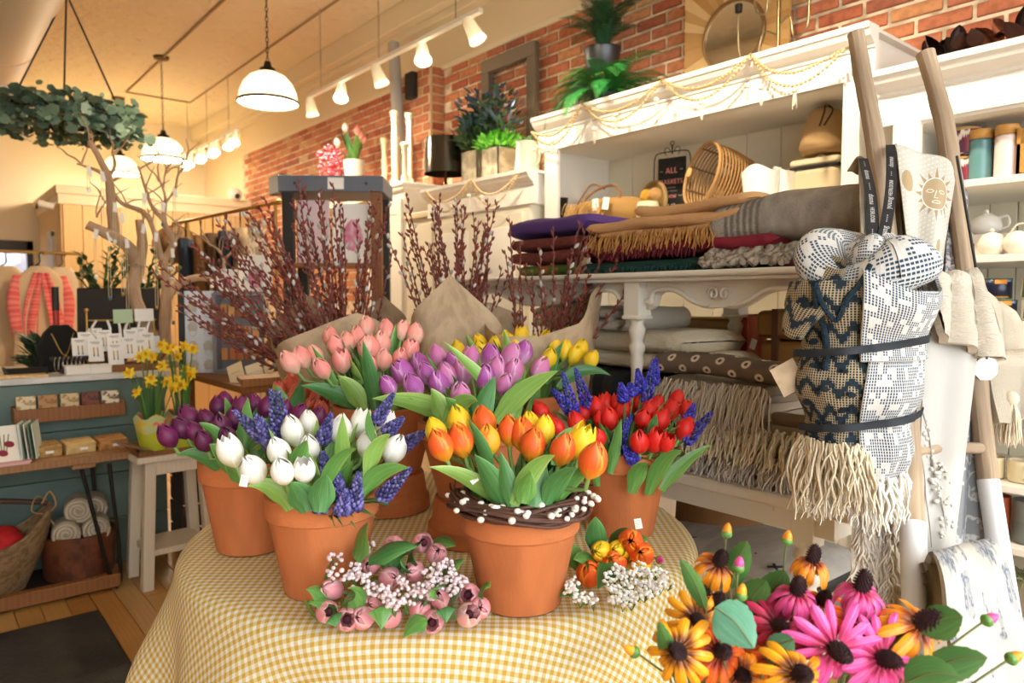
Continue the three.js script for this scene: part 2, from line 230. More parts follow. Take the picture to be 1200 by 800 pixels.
// track lights: rail hung on thin rods, heads with glass cups
function trackHead(t, z, dir, k, seeLit) {
  const d = V(dir).normalize(), q = new THREE.Quaternion().setFromUnitVectors(V(0, -1, 0), d), h = new THREE.Group(); h.name = 'spot_head'; h.position.set(0, -0.06, z); t.add(h);
  part(h, 'stem', cyl(0.012, 0.012, 0.06, [0, 0.02, 0], [0, 0, 0], 10), M.white);
  const cup = part(h, 'lamp_cup', lathe([[0.028, 0.05], [0.036, 0.02], [0.05, -0.08], [0.056, -0.1]], 20), phy(0xfff8ea, 0.25, { transmission: 0.5, thickness: 0 })); cup.quaternion.copy(q);
  const face = part(h, 'lamp_face', cyl(0.05, 0.05, 0.008, [0, -0.085, 0], [0, 0, 0], 20), new THREE.MeshStandardMaterial({ color: 0xffffff, emissive: new THREE.Color(1, 0.88, 0.66), emissiveIntensity: seeLit })); face.quaternion.copy(q);
  const l = new THREE.SpotLight(new THREE.Color(1, 0.86, 0.65), k, 0, 0.75, 0.7, 2); l.name = 'spot_light'; l.position.copy(d).multiplyScalar(0.12); l.target.position.copy(d).multiplyScalar(1); l.shadow.radius = 2; h.add(l, l.target);
}
function track(label, x, y, z0, z1, heads) {
  const t = thing('track_light_rail', label, 'track light', [x, y, 0]);
  part(t, 'rail', bb(-0.018, -0.012, z0, 0.018, 0.018, z1, 0.004), M.white);
  for (const z of [z0 + 0.25, (z0 + z1) / 2, z1 - 0.25]) part(t, 'hanger_rod', tube([[0, 0, z], [0, HC - y, z]], 0.004, 5, 1), M.steel);
  for (const [z, d, k, e] of heads) trackHead(t, z, d, k, e);
}
track('white track light rail with five glass-cup spots beside the brick wall', 2.6, 2.96, -5.75, -3.4, [[-3.5, [0.35, -1, 0.4], 9, 5], [-4.02, [-0.25, -1, 0.5], 8, 12], [-4.6, [0.3, -1, 0.2], 9, 5], [-5.15, [-0.3, -1, 0.45], 8, 12], [-5.7, [0.2, -1, 0], 8, 5]]);
track('white track light rail with many spots far back by the partition', 2.6, 3.0, -9.3, -7.4, [-7.45, -7.7, -8.05, -8.2, -8.5, -8.62, -8.95, -9.2].map((z, i) => [z, [-0.4 + 0.3 * (i & 1), -1, 0.5], 3, 9]));
track('white track light rail over the white hutches', 1.75, 3.0, -2.6, 0.2, [[-2.5, [0.95, -1, -0.1], 8.5, 8], [-1.5, [0.95, -1, 0.0], 9, 8], [-0.6, [0.8, -1, 0.1], 5, 8], [0.1, [0.6, -1, 0.1], 3, 8]]);
// ---------- round table with a gingham cloth ----------
const TX = 1.022, TZ = -1.492, TH = 0.73, YAW = THREE.MathUtils.degToRad(39.8);
{
  const t = thing('round_table', 'round wooden table hidden under a yellow gingham cloth', 'table', [TX, 0, TZ]);
  part(t, 'tabletop', cyl(0.6, 0.6, 0.03, [0, TH - 0.02, 0], [0, 0, 0], 64), M.oak);
  for (let k = 0; k < 4; k++) part(t, 'leg', cyl(0.022, 0.03, TH - 0.035, [0.36 * cos(k * PI / 2 + 0.5), (TH - 0.035) / 2, 0.36 * sin(k * PI / 2 + 0.5)], [0, 0, 0], 12), M.oak);
  const per = 0.0155, gm = dtex(512, 512, (u, v) => { const a = (u * 8) % 1 < 0.5, b = (v * 8) % 1 < 0.5, th = 0.94 + 0.06 * sin(u * 512 * 1.9) * sin(v * 512 * 1.9), n = 0.97 + 0.03 * vn(u * 90, v * 90, 90); const c = a && b ? [225, 181, 78] : a || b ? [243, 219, 148] : [253, 250, 245]; return c.map((x) => x * th * n); }, true, 1 / (8 * per), 1 / (8 * per));
  const S = 0.86, n = 180, rad = 0.606;
  seed(5);
  const cloth = grid(n, n, (u, v) => {
    const x = (u - 0.5) * 2 * S, z = (v - 0.5) * 2 * S, r = hypot(x, z), th = atan2(z, x);
    const wr = 0.0025 * (fbm(u * 9 + 3, v * 9, 3) - 0.5) + 0.0012 * sin(u * 31 + 5 * v);
    if (r < rad - 0.02) return [x, TH + 0.002 + max(0, wr), z];
    const t = r - (rad - 0.02), R0 = 0.035, bend = min(t / R0, PI / 2 * 0.93), tt = max(0, t - R0 * PI / 2 * 0.93);
    const wob = th + 0.06 * sin(3 * th), amp = 0.075 * sm(0, 0.26, tt), fold = (sin(9 * wob + 1.3) * 0.7 + sin(16 * wob + 0.4) * 0.28 + sin(5 * wob + 2) * 0.4) * amp;
    const q = rad - 0.02 + R0 * sin(bend) + tt * 0.17 + max(fold, -0.012 - 0.16 * tt) , y = TH + 0.002 - R0 * (1 - cos(bend)) - tt * 0.965;
    let lx = cos(th) * q, lz = sin(th) * q; const ex = lx * cos(YAW) - lz * sin(YAW), lim = 0.625; if (ex > lim) { lx -= (ex - lim) * cos(YAW); lz += (ex - lim) * sin(YAW); }      // pressed flat where the white table stands
    return [lx, y, lz];
  }, 2 * S, 2 * S);
  { const I = cloth.index.array; for (let i = 0; i < I.length; i += 3) { const k = I[i + 1]; I[i + 1] = I[i + 2]; I[i + 2] = k; } cloth.computeVertexNormals(); }
  solo('tablecloth', 'yellow and white gingham cloth draped in folds over the round table', 'tablecloth', cloth, mat(0xffffff, 0.85, { map: gm, bumpMap: weave(64, 40), bumpScale: 0.0004 }), [TX, 0, TZ], -YAW);
}
// ---------- turned leg ----------
const turned = (h, r, blk) => [[r * 0.7, 0], [r * 0.75, h * 0.02], [r * 0.9, h * 0.05], [r * 0.72, h * 0.08], [r * 0.78, h * 0.5], [r * 0.95, h - blk - 0.14], [r * 0.8, h - blk - 0.12], [r * 1.12, h - blk - 0.105], [r * 1.12, h - blk - 0.09], [r * 0.78, h - blk - 0.078], [r * 1.05, h - blk - 0.055], [r * 1.2, h - blk - 0.04], [r * 0.85, h - blk - 0.025], [r * 1.1, h - blk - 0.012], [r * 1.1, h - blk]];
{
  // low table: shelf board at 0.81 m on turned legs, shelf near the floor
  const t = thing('display_table', 'low chalk white display table with turned legs holding fringed throws', 'table', [1.66, 0, -1.6]);
  part(t, 'tabletop', [box(0.7, 0.032, 1.66, [0.35, 0.794, 0], [0, 0, 0], 0.008), box(0.64, 0.06, 1.56, [0.35, 0.75, 0])], M.chalk);
  part(t, 'shelf', box(0.62, 0.025, 1.5, [0.34, 0.36, 0], [0, 0, 0], 0.005), M.chalk);
  for (const x of [0.055, 0.64]) for (const z of [-0.7, 0.7]) part(t, 'leg', [lathe(turned(0.72, 0.029, 0.02), 20, [x, 0, z]), box(0.06, 0.1, 0.06, [x, 0.735, z], [0, 0, 0], 0.004)], M.chalk);
  // carved console standing on it
  const c = thing('console_table', 'tall chalk white console with scroll carved apron under folded blankets', 'table', [1.68, 0.811, -1.62]), H = 0.57;
  part(c, 'tabletop', [box(0.62, 0.018, 1.62, [0.28, H - 0.009, 0], [0, 0, 0], 0.008), box(0.6, 0.012, 1.6, [0.285, H - 0.023, 0], [0, 0, 0], 0.005)], M.chalk);
  const LZ = [-0.74, 0.16, 0.74], lx = 0.035;
  for (const x of [lx, 0.5]) for (const z of x === lx ? LZ : [-0.74, 0.2, 0.74]) part(c, 'leg', [lathe(turned(H - 0.03, 0.022, 0.1), 20, [x, 0, z]), box(0.06, 0.105, 0.06, [x, H - 0.08, z], [0, 0, 0], 0.003), box(0.068, 0.012, 0.068, [x, H - 0.135, z], [0, 0, 0], 0.003)], M.chalk);
  const apron = (z0, z1) => {
    const w = z1 - z0, pts = [[0, 0], [w, 0]], edge = []; for (let i = 0; i <= 40; i++) { const s = i / 40, m = abs(s - 0.5) * 2; let y = -0.075 + 0.045 * sm(0.12, 0.62, m) + 0.004 * cos(m * 9); if (m > 0.82) y -= 0.045 * sm(0.82, 0.93, m); edge.push([w * (1 - s), y]); }
    const g = [extr([...pts, ...edge], 0.02, [lx + 0.01, H - 0.03, z1], [0, PI / 2, 0], 0.002)];
    const q = (s, y) => [lx - 0.001, H - 0.03 + y, z0 + w * s];
    for (const d of [-1, 1]) { const f = (s) => 0.5 + d * s, line = []; for (let i = 0; i <= 14; i++) { const m = 0.12 + i * 0.062, y = -0.075 + 0.045 * sm(0.12, 0.62, m) + 0.004 * cos(m * 9) + 0.006; line.push(q(f(m / 2), m > 0.84 ? y - 0.03 * sm(0.84, 0.94, m) : y)); }
      g.push(tube(line, [0.003, 0.007, 0.008, 0.007, 0.009], 6, 30));
      const sp = []; for (let i = 0; i <= 14; i++) { const a = i * 0.55, r = 0.018 - i * 0.001; sp.push([lx - 0.001, H - 0.065 + r * sin(a) * 1.1, z0 + w * f(0.035) + d * r * cos(a)]); } g.push(tube(sp, [0.003, 0.005, 0.004], 6, 36));
      g.push(ball(0.014, q(f(0.455), -0.055), [0.6, 1, 1])); }
    return g;
  };
  part(c, 'carved_apron', apron(0.19, 0.71), M.chalk); part(c, 'carved_apron', apron(-0.71, 0.13), M.chalk);
}
// ---------- hutches against the brick wall ----------
const crownPts = [[0.02, 0], [-0.004, 0], [-0.004, 0.095], [-0.012, 0.1], [-0.012, 0.11], [-0.026, 0.118], [-0.045, 0.135], [-0.055, 0.155], [-0.062, 0.158], [-0.062, 0.178], [0.02, 0.178]];
function crown(t, x0, x1, z0, z1, y) {      // front moulding and its returns
  part(t, 'crown', [extr(crownPts, z1 - z0 + 0.12, [x0, y, z0 - 0.06]), extr(crownPts.map(([a, b]) => [a, b]), x1 - x0, [x1, y, z1], [0, -PI / 2, 0]).scale(1, 1, 1), extr(crownPts, x1 - x0, [x0, y, z0], [0, PI / 2, 0]), bb(x0 - 0.05, y + 0.165, z0 - 0.05, x1, y + 0.178, z1 + 0.05)], M.white);
}
{
  const t = thing('hutch', 'white painted hutch with crown moulding, open front, baskets inside', 'hutch', [2.7, 0, -2.1]);
  part(t, 'base_cabinet', [bb(0, 0.06, -0.84, 0.48, 0.95, 0.84), bb(0.02, 0, -0.82, 0.48, 0.06, 0.82)], M.white);
  for (const z of [-0.82, -0.27, 0.28]) { const d = part(t, 'door', bb(-0.016, 0.1, z, 0, 0.9, z + 0.53, 0.004), M.white); part(d, 'knob', ball(0.014, [-0.026, 0.55, z + 0.47]), M.iron); }
  part(t, 'counter', bb(-0.03, 0.95, -0.87, 0.48, 0.98, 0.87, 0.006), M.white);
  part(t, 'side_panel', bb(0, 0.98, -0.84, 0.48, 2.12, -0.81), M.white); part(t, 'side_panel', bb(0, 0.98, 0.81, 0.48, 2.12, 0.84), M.white);
  part(t, 'front_post', bb(-0.012, 0.98, -0.85, 0.012, 2.11, -0.75, 0.003), M.white); part(t, 'front_post', bb(-0.012, 0.98, 0.785, 0.012, 2.11, 0.85, 0.003), M.white);
  for (let k = 0; k < 9; k++) part(t, 'back_board', bb(0.455, 0.98, -0.81 + k * 0.18 + 0.002, 0.475, 2.12, -0.81 + k * 0.18 + 0.178, 0.003), M.cream);
  part(t, 'shelf', bb(0.005, 1.665, -0.81, 0.455, 1.69, 0.81, 0.004), M.white);
  part(t, 'top_board', bb(0, 2.1, -0.84, 0.48, 2.13, 0.84), M.white);
  crown(t, -0.01, 0.48, -0.84, 0.84, 2.1);
}
{
  const t = thing('hutch', 'white hutch with beadboard back holding mugs, flasks and teapots', 'hutch', [2.6, 0, -0.42]);
  part(t, 'base_cabinet', [bb(0, 0, -0.66, 0.55, 0.3, 0.66)], M.white);
  part(t, 'side_panel', bb(0, 0.3, -0.66, 0.55, 1.9, -0.63), M.white); part(t, 'side_panel', bb(0, 0.3, 0.63, 0.55, 1.9, 0.66), M.white);
  part(t, 'front_post', [bb(-0.015, 0.3, -0.67, 0.015, 1.9, -0.585, 0.003)], M.white); part(t, 'front_post', bb(-0.015, 0.3, 0.585, 0.015, 1.9, 0.67, 0.003), M.white);
  part(t, 'corbel', [extr([[0, 0], [-0.02, 0.01], [-0.034, 0.04], [-0.024, 0.055], [-0.04, 0.07], [-0.055, 0.1], [-0.045, 0.12], [-0.06, 0.125], [-0.06, 0.14], [0, 0.14]], 0.05, [-0.015, 1.62, -0.655], [0, 0, 0], 0.002)], M.white);
  for (let k = 0; k < 14; k++) part(t, 'back_board', bb(0.53, 0.3, -0.63 + k * 0.09 + 0.0015, 0.55, 1.9, -0.63 + k * 0.09 + 0.0885, 0.003), M.cream);
  for (const y of [1.68, 1.44, 1.235, 0.98, 0.725, 0.535]) part(t, 'shelf', bb(0.0, y - 0.024, -0.63, 0.53, y, 0.63, 0.003), M.white);
  part(t, 'top_board', bb(0, 1.88, -0.66, 0.55, 1.91, 0.66), M.white);
  crown(t, -0.01, 0.55, -0.66, 0.66, 1.89);
}
// ---------- cabinets further along the brick wall ----------
{
  const t = thing('tall_cabinet', 'narrow white panelled cabinet carrying turned candlesticks', 'cabinet', [2.68, 0, -4.64]);
  part(t, 'body', bb(0, 0, -0.26, 0.4, 2.06, 0.26), M.white); part(t, 'top', [bb(-0.03, 2.06, -0.29, 0.4, 2.085, 0.29, 0.006), bb(-0.045, 2.085, -0.305, 0.4, 2.11, 0.305, 0.006)], M.white);
  part(t, 'door', [bb(-0.014, 0.08, -0.24, 0, 2.0, 0.24), bb(-0.02, 0.08, -0.24, -0.014, 2.0, -0.18), bb(-0.02, 0.08, 0.18, -0.014, 2.0, 0.24), bb(-0.02, 1.9, -0.18, -0.014, 2.0, 0.18)], M.white);
  const c = thing('glazed_cabinet', 'cream dresser hung with a white garland beside the brick pier', 'cabinet', [2.62, 0, -3.46]);
  part(c, 'body', [bb(0, 0, -0.46, 0.52, 1.86, 0.46)], M.cream); part(c, 'door', bb(-0.016, 1.0, -0.42, 0, 1.78, -0.01, 0.004), M.cream); part(c, 'door', bb(-0.016, 1.0, 0.01, 0, 1.78, 0.42, 0.004), M.cream);
  part(c, 'door_panel', bb(-0.02, 1.07, -0.36, -0.014, 1.71, -0.07, 0.003), M.white); part(c, 'door_panel', bb(-0.02, 1.07, 0.07, -0.014, 1.71, 0.36, 0.003), M.white);
  crown(c, -0.01, 0.52, -0.46, 0.46, 1.82);
  const l = thing('side_cabinet', 'low cream side cabinet between the panelled cabinet and the dresser', 'cabinet', [2.66, 0, -4.155]);
  part(l, 'body', bb(0, 0, -0.17, 0.5, 1.84, 0.17), M.cream); part(l, 'top', bb(-0.03, 1.84, -0.17, 0.5, 1.88, 0.17, 0.006), mat(0xc9b995, 0.6)); part(l, 'door', bb(-0.014, 0.1, -0.16, 0, 1.8, 0.16, 0.004), M.cream);
}
// ---------- sales counter and the shelf rack in front of it ----------
const CZ = -3.95, CH = 0.945;
{
  const green = mat(0xffffff, 0.6, { map: blotch(0x566a62, 0x62786f, 6, 128, 1.3) });
  const t = thing('sales_counter', 'dark green boarded sales counter with pale top', 'counter', [-0.1, 0, CZ]);
  part(t, 'body', bb(-1.9, 0, -0.68, 1.08, CH - 0.03, -0.012), green);
  for (let k = 0; k < 4; k++) part(t, 'front_board', bb(-1.9, k * 0.228 + 0.0015, -0.012, 1.09, k * 0.228 + 0.2265, 0.006, 0.004), green);
  part(t, 'worktop', bb(-1.95, CH - 0.03, -0.72, 1.11, CH, 0.035, 0.006), mat(0xffffff, 0.45, { map: blotch(0xd9d6cf, 0xc6c2ba, 8, 128, 2) }));
  // rack: board, bent iron legs, base beam
  const r = thing('shelf_rack', 'rustic wood and iron shelf rack holding soap bars', 'shelf', [0.2, 0, -3.745]);
  part(r, 'shelf', box(1.3, 0.035, 0.3, [-0.06, 0.6, 0], [0, 0, 0], 0.004), M.oak); part(r, 'cleat', box(0.09, 0.02, 0.28, [0.37, 0.572, 0], [0, 0, 0], 0.003), M.oak);
  part(r, 'base_beam', box(1.25, 0.06, 0.05, [-0.13, 0.045, 0.14], [0, 0, 0], 0.006), M.brownWood); part(r, 'base_board', box(1.2, 0.02, 0.3, [-0.13, 0.05, -0.02], [0, 0, 0], 0.004), mat(0x2c2018, 0.8));
  part(r, 'iron_leg', [tube([[0.36, 0.56, 0.13], [0.46, 0.05, 0.15], [0.475, 0.01, 0.15], [0.49, 0.02, 0.15], [0.47, 0.57, 0.13]], 0.009, 6, 40)], M.iron);
  part(r, 'iron_leg', [tube([[0.44, 0.56, -0.12], [0.47, 0.02, -0.12]], 0.009, 6, 8)], M.iron);
  // soap rail on the counter front
  const s = thing('soap_ledge', 'brown wooden ledge with a lip fixed to the green counter', 'shelf', [0.565, 0.75, -3.893]);
  part(s, 'ledge', box(0.44, 0.014, 0.09, [0.0, 0.007, 0], [0, 0, 0], 0.002), M.brownWood); part(s, 'lip', box(0.44, 0.062, 0.014, [0, 0.03, 0.05], [0, 0, 0], 0.003), M.brownWood);
  for (const x of [-0.215, 0.215]) part(s, 'end_piece', box(0.012, 0.07, 0.1, [x, 0.035, 0], [0, 0, 0], 0.002), M.brownWood);
  seed(77);
  const soaps = [[0xe0cda4, 0xa98a5c, 'cream soap bar with brown petal flecks, standing in the ledge beside the tan bar'], [0xb5844c, 0x8f6231, 'tan soap bar standing in the wooden ledge'], [0xd6bd8e, 0x9f7f4e, 'oat coloured soap bar with darker edge, in the wooden ledge'], [0x7a3f26, 0x58281a, 'dark reddish brown soap bar standing in the ledge'], [0xe4d6b6, 0x6e4a3a, 'pale soap bar with dark flower flecks at the ledge end']];
  soaps.forEach(([a, b, l], i) => solo('soap_bar', l, 'soap', rough(soft(0.075, 0.1, 0.03, [0, 0.05, 0], [0, 0, 0], 0.004, 3), 0.0015, 40), mat(0xffffff, 0.6, { map: dtex(64, 64, (u, v) => mixc(hex(a), hex(b), sm(0.56, 0.66, fbm(u * 8, v * 8, 3, 8))), true, 8, 8) }), [0.395 + i * 0.085, 0.765, -3.893], rr(-0.15, 0.15)).rotation.x = -0.12);
  const slabs = [[0xc49a58, 0xa87c40, 'golden soap slab lying on the rack beside the greeting cards'], [0xd9b878, 0xc09a58, 'pale honey soap slab lying in the middle of the rack'], [0xc08a48, 0x9a6c34, 'amber soap slab lying at the end of the rack']];
  slabs.forEach(([a, b, l], i) => { const o = thing('soap_slab', l, 'soap', [0.44 + i * 0.13, 0.618, -3.74], rr(-0.1, 0.1)); part(o, 'bar', rough(soft(0.118, 0.05, 0.11, [0, 0.025, 0], [0.1, 0, 0], 0.006, 3), 0.003, 25), mat(0xffffff, 0.7, { map: blotch(a, b, 8, 64, 8) })); part(o, 'price_sticker', box(0.03, 0.012, 0.001, [0.01, 0.02, 0.0575], [0.1, 0, 0]), M.paper); });
}
// stool
{
  const m = mat(0xffffff, 0.65, { map: woodTex(0xe3d6bd, 0xcdbb9a, 1, 0.8, 4) }), t = thing('plant_stool', 'small whitewashed wooden stool carrying the daffodil pots', 'stool', [0.92, 0, -3.62], 0.05);
  part(t, 'seat', box(0.36, 0.03, 0.3, [0, 0.59, 0], [0, 0, 0], 0.006), m);
  for (const x of [-0.13, 0.13]) for (const z of [-0.1, 0.11]) part(t, 'leg', box(0.048, 0.585, 0.048, [x, 0.29, z], [z > 0 ? -0.03 : 0.03, 0, x > 0 ? 0.05 : -0.05], 0.005), m);
  part(t, 'apron', box(0.25, 0.06, 0.02, [0, 0.545, 0.115]), m); part(t, 'shelf', box(0.26, 0.03, 0.24, [0, 0.16, 0], [0, 0, 0], 0.004), m);
}
// crates stacked behind the stool
{
  seed(9);
  for (let k = 0; k < 4; k++) { const o = thing('slatted_crate', 'dark slatted crate in a stack behind the stool', 'crate', [1.19, 0.005 + k * 0.125, -3.98 + rr(-0.01, 0.01)], rr(-0.04, 0.04), 'crates behind the stool'), m = mat(0x4a3b30, 0.85);
    part(o, 'bottom', box(0.3, 0.012, 0.2, [0, 0.006, 0]), m); for (const z of [-0.1, 0.1]) for (const y of [0.035, 0.09]) part(o, 'slat', box(0.3, 0.045, 0.01, [0, y, z], [0, 0, 0], 0.002), m); for (const x of [-0.145, 0.145]) part(o, 'end_board', box(0.01, 0.11, 0.19, [x, 0.06, 0]), m); }
}
// door mat
solo('door_mat', 'dark charcoal ribbed door mat on the wooden floor', 'mat', [soft(1.6, 0.012, 1.3, [0, 0.006, 0], [0, 0, 0], 0.005, 2)], mat(0xffffff, 0.95, { map: dtex(256, 256, (u, v) => mixc([36, 33, 30], [66, 61, 55], fbm(u * 10, v * 10, 5, 10) * (hsh(u * 256 | 0, v * 256 | 0) > 0.997 ? 3 : 1)), true, 0.8, 0.8), bumpMap: bumpT(60, 128, 3), bumpScale: 0.004 }), [-0.235, 0.002, -2.72]);
const POTS = {
  A: [0.59, 0, -1.643],
  B: [0.611, 0, -1.313],
  G: [0.867, 0, -1.016],
  H: [1.329, 0, -1.171],
  E: [1.043, 0.1, -1.369],
  D: [0.989, 0.1, -1.727],
  F: [1.432, 0.08, -1.67],
  C: [0.827, 0.06, -1.979],
};
const HEADS = {
  G: [[0.740,1.037,-1.071,0.058,0], [0.779,1.039,-1.068,0.059,0], [0.820,1.037,-1.046,0.052,1], [0.857,1.059,-1.101,0.062,0], [0.868,1.048,-1.049,0.054,0], [0.867,1.029,-0.988,0.057,0], [0.893,1.028,-0.942,0.057,0], [0.933,1.034,-0.932,0.053,2], [0.892,1.022,-0.866,0.062,0], [0.881,1.042,-1.024,0.060,0], [0.781,1.046,-1.148,0.052,2], [0.839,1.054,-1.154,0.059,2], [0.917,1.048,-1.010,0.051,2], [0.921,1.046,-1.046,0.057,2], [0.934,1.035,-0.946,0.062,2]],
  H: [[1.240,1.004,-1.225,0.054], [1.315,1.026,-1.243,0.053], [1.297,1.010,-1.183,0.054], [1.218,0.984,-1.142,0.045], [1.369,1.037,-1.229,0.046], [1.296,1.017,-1.262,0.049], [1.288,1.009,-1.200,0.047], [1.353,1.009,-1.140,0.048], [1.398,1.023,-1.159,0.050], [1.381,1.008,-1.113,0.054], [1.261,0.980,-1.064,0.054], [1.291,0.980,-1.054,0.055], [1.300,0.980,-1.030,0.046], [1.395,0.995,-1.058,0.055], [1.461,1.021,-1.140,0.050], [1.485,1.023,-1.111,0.046], [1.460,1.032,-1.183,0.050], [1.417,1.036,-1.197,0.045], [1.418,1.033,-1.226,0.055], [1.492,1.044,-1.151,0.053], [1.181,1.006,-1.258,0.046], [1.209,1.024,-1.313,0.052], [1.191,0.997,-1.242,0.044], [1.332,1.036,-1.291,0.044], [1.366,1.033,-1.255,0.048], [1.368,1.020,-1.211,0.055]],
  B: [[0.479,1.001,-1.280,0.060], [0.502,1.000,-1.222,0.049], [0.535,0.999,-1.221,0.049], [0.538,1.014,-1.314,0.053], [0.589,1.013,-1.310,0.050], [0.592,1.033,-1.389,0.059], [0.665,1.032,-1.348,0.060], [0.682,1.015,-1.283,0.053], [0.696,1.013,-1.208,0.055], [0.747,1.035,-1.331,0.056], [0.717,1.038,-1.364,0.056], [0.644,1.035,-1.444,0.055], [0.469,1.011,-1.378,0.057]],
  A: [[0.464,1.019,-1.669,0.049], [0.436,1.006,-1.666,0.052], [0.476,1.004,-1.569,0.046], [0.561,1.027,-1.660,0.052], [0.523,1.022,-1.615,0.053], [0.523,1.026,-1.702,0.046], [0.565,1.043,-1.772,0.051], [0.525,1.008,-1.577,0.050], [0.631,1.044,-1.729,0.054], [0.635,1.044,-1.669,0.046], [0.503,1.029,-1.742,0.057], [0.675,1.034,-1.591,0.051], [0.707,1.028,-1.561,0.049], [0.584,1.051,-1.779,0.049], [0.598,1.041,-1.711,0.053], [0.664,1.039,-1.638,0.050], [0.485,1.012,-1.650,0.046]],
  C: [[0.840,1.047,-2.008,0.052], [0.803,1.021,-1.915,0.046], [0.843,1.016,-1.900,0.047], [0.844,1.010,-1.826,0.049], [0.836,1.034,-1.970,0.045], [0.811,1.043,-1.999,0.048], [0.866,1.061,-2.056,0.049], [0.864,1.038,-1.975,0.046], [0.864,1.030,-1.907,0.051]],
  D: [[1.015,1.217,-1.865,0.059], [1.039,1.213,-1.797,0.054], [1.071,1.211,-1.780,0.055], [1.092,1.199,-1.746,0.064], [0.814,1.127,-1.707,0.056], [0.873,1.137,-1.734,0.061], [0.918,1.130,-1.671,0.057], [0.943,1.143,-1.653,0.057], [0.988,1.143,-1.656,0.056], [1.026,1.165,-1.671,0.058], [0.803,1.148,-1.804,0.058], [0.844,1.152,-1.814,0.055], [0.941,1.170,-1.736,0.065], [0.998,1.176,-1.759,0.066], [0.955,1.163,-1.728,0.065], [0.912,1.193,-1.883,0.056], [0.902,1.168,-1.807,0.064], [0.778,1.138,-1.806,0.060], [0.925,1.181,-1.802,0.057], [0.956,1.194,-1.810,0.054]],
  E: [[1.027,1.156,-1.511,0.055], [1.033,1.141,-1.456,0.052], [0.938,1.104,-1.377,0.060], [0.938,1.090,-1.303,0.062], [1.017,1.123,-1.399,0.058], [1.017,1.119,-1.319,0.061], [1.027,1.109,-1.272,0.055], [1.104,1.127,-1.328,0.058], [1.146,1.155,-1.396,0.063], [1.155,1.132,-1.303,0.055], [1.108,1.154,-1.413,0.062], [1.076,1.131,-1.355,0.061], [1.073,1.154,-1.447,0.054], [1.196,1.165,-1.402,0.061], [0.906,1.127,-1.461,0.061], [0.892,1.101,-1.403,0.061], [0.848,1.103,-1.441,0.051], [0.966,1.140,-1.496,0.062], [0.937,1.126,-1.422,0.055], [0.970,1.122,-1.392,0.058]],
  F: [[1.485,1.182,-1.736,0.059], [1.368,1.163,-1.778,0.053], [1.369,1.160,-1.721,0.054], [1.457,1.160,-1.651,0.054], [1.522,1.165,-1.669,0.064], [1.418,1.130,-1.544,0.059], [1.498,1.145,-1.563,0.057], [1.549,1.151,-1.550,0.061], [1.513,1.126,-1.482,0.058], [1.270,1.149,-1.764,0.057], [1.410,1.156,-1.672,0.060], [1.585,1.179,-1.658,0.058], [1.490,1.156,-1.603,0.055], [1.317,1.145,-1.716,0.061], [1.438,1.170,-1.747,0.058], [1.509,1.135,-1.542,0.061]],
};
const SPIKES = {
  H: [[1.243,1.116,-1.294,1.262,1.011,-1.270], [1.280,1.125,-1.287,1.300,1.031,-1.263], [1.210,1.078,-1.295,1.247,1.020,-1.261], [1.357,1.092,-1.207,1.363,1.048,-1.199], [1.413,1.123,-1.200,1.419,1.065,-1.191], [1.441,1.143,-1.174,1.424,1.040,-1.181], [1.469,1.147,-1.187,1.460,1.084,-1.189], [1.381,1.091,-1.197,1.385,1.062,-1.192], [1.295,1.026,-1.119,1.260,0.952,-1.143], [1.272,1.006,-1.109,1.247,0.943,-1.126], [1.237,0.968,-1.089,1.255,0.933,-1.071], [1.443,1.048,-1.050,1.424,0.991,-1.062], [1.450,1.032,-1.006,1.401,0.964,-1.042]],
  B: [[0.566,1.113,-1.452,0.577,1.017,-1.435], [0.576,1.110,-1.438,0.586,1.015,-1.422], [0.526,1.068,-1.428,0.547,1.005,-1.405], [0.644,1.071,-1.339,0.626,1.012,-1.350], [0.591,1.013,-1.266,0.599,0.960,-1.256], [0.558,0.977,-1.201,0.555,0.921,-1.200], [0.584,0.963,-1.161,0.577,0.922,-1.164], [0.614,0.987,-1.169,0.605,0.921,-1.171], [0.593,0.985,-1.211,0.594,0.943,-1.207], [0.765,1.104,-1.303,0.735,1.046,-1.323], [0.758,1.062,-1.253,0.730,1.031,-1.274], [0.777,1.042,-1.195,0.734,1.008,-1.228], [0.694,0.991,-1.125,0.650,0.936,-1.157], [0.499,1.075,-1.471,0.543,1.019,-1.430], [0.532,1.064,-1.420,0.549,1.005,-1.401]],
};
const PINKS = [[0.534,0.764,-1.140], [0.556,0.757,-1.108], [0.580,0.758,-1.090], [0.613,0.758,-1.062], [0.561,0.789,-1.163], [0.636,0.818,-1.164], [0.686,0.837,-1.172], [0.731,0.841,-1.144], [0.737,0.828,-1.104], [0.689,0.810,-1.100], [0.645,0.802,-1.120], [0.608,0.776,-1.098], [0.658,0.766,-1.039], [0.667,0.755,-1.012], [0.698,0.780,-1.031], [0.739,0.784,-1.004], [0.716,0.760,-0.980], [0.740,0.769,-0.976]];
const ORANGES = [[1.082,0.822,-0.933,0], [1.036,0.805,-0.962,1], [1.062,0.806,-0.941,1], [1.049,0.784,-0.941,0], [1.003,0.760,-0.968,0], [1.092,0.799,-0.912,0], [1.086,0.781,-0.909,1]];
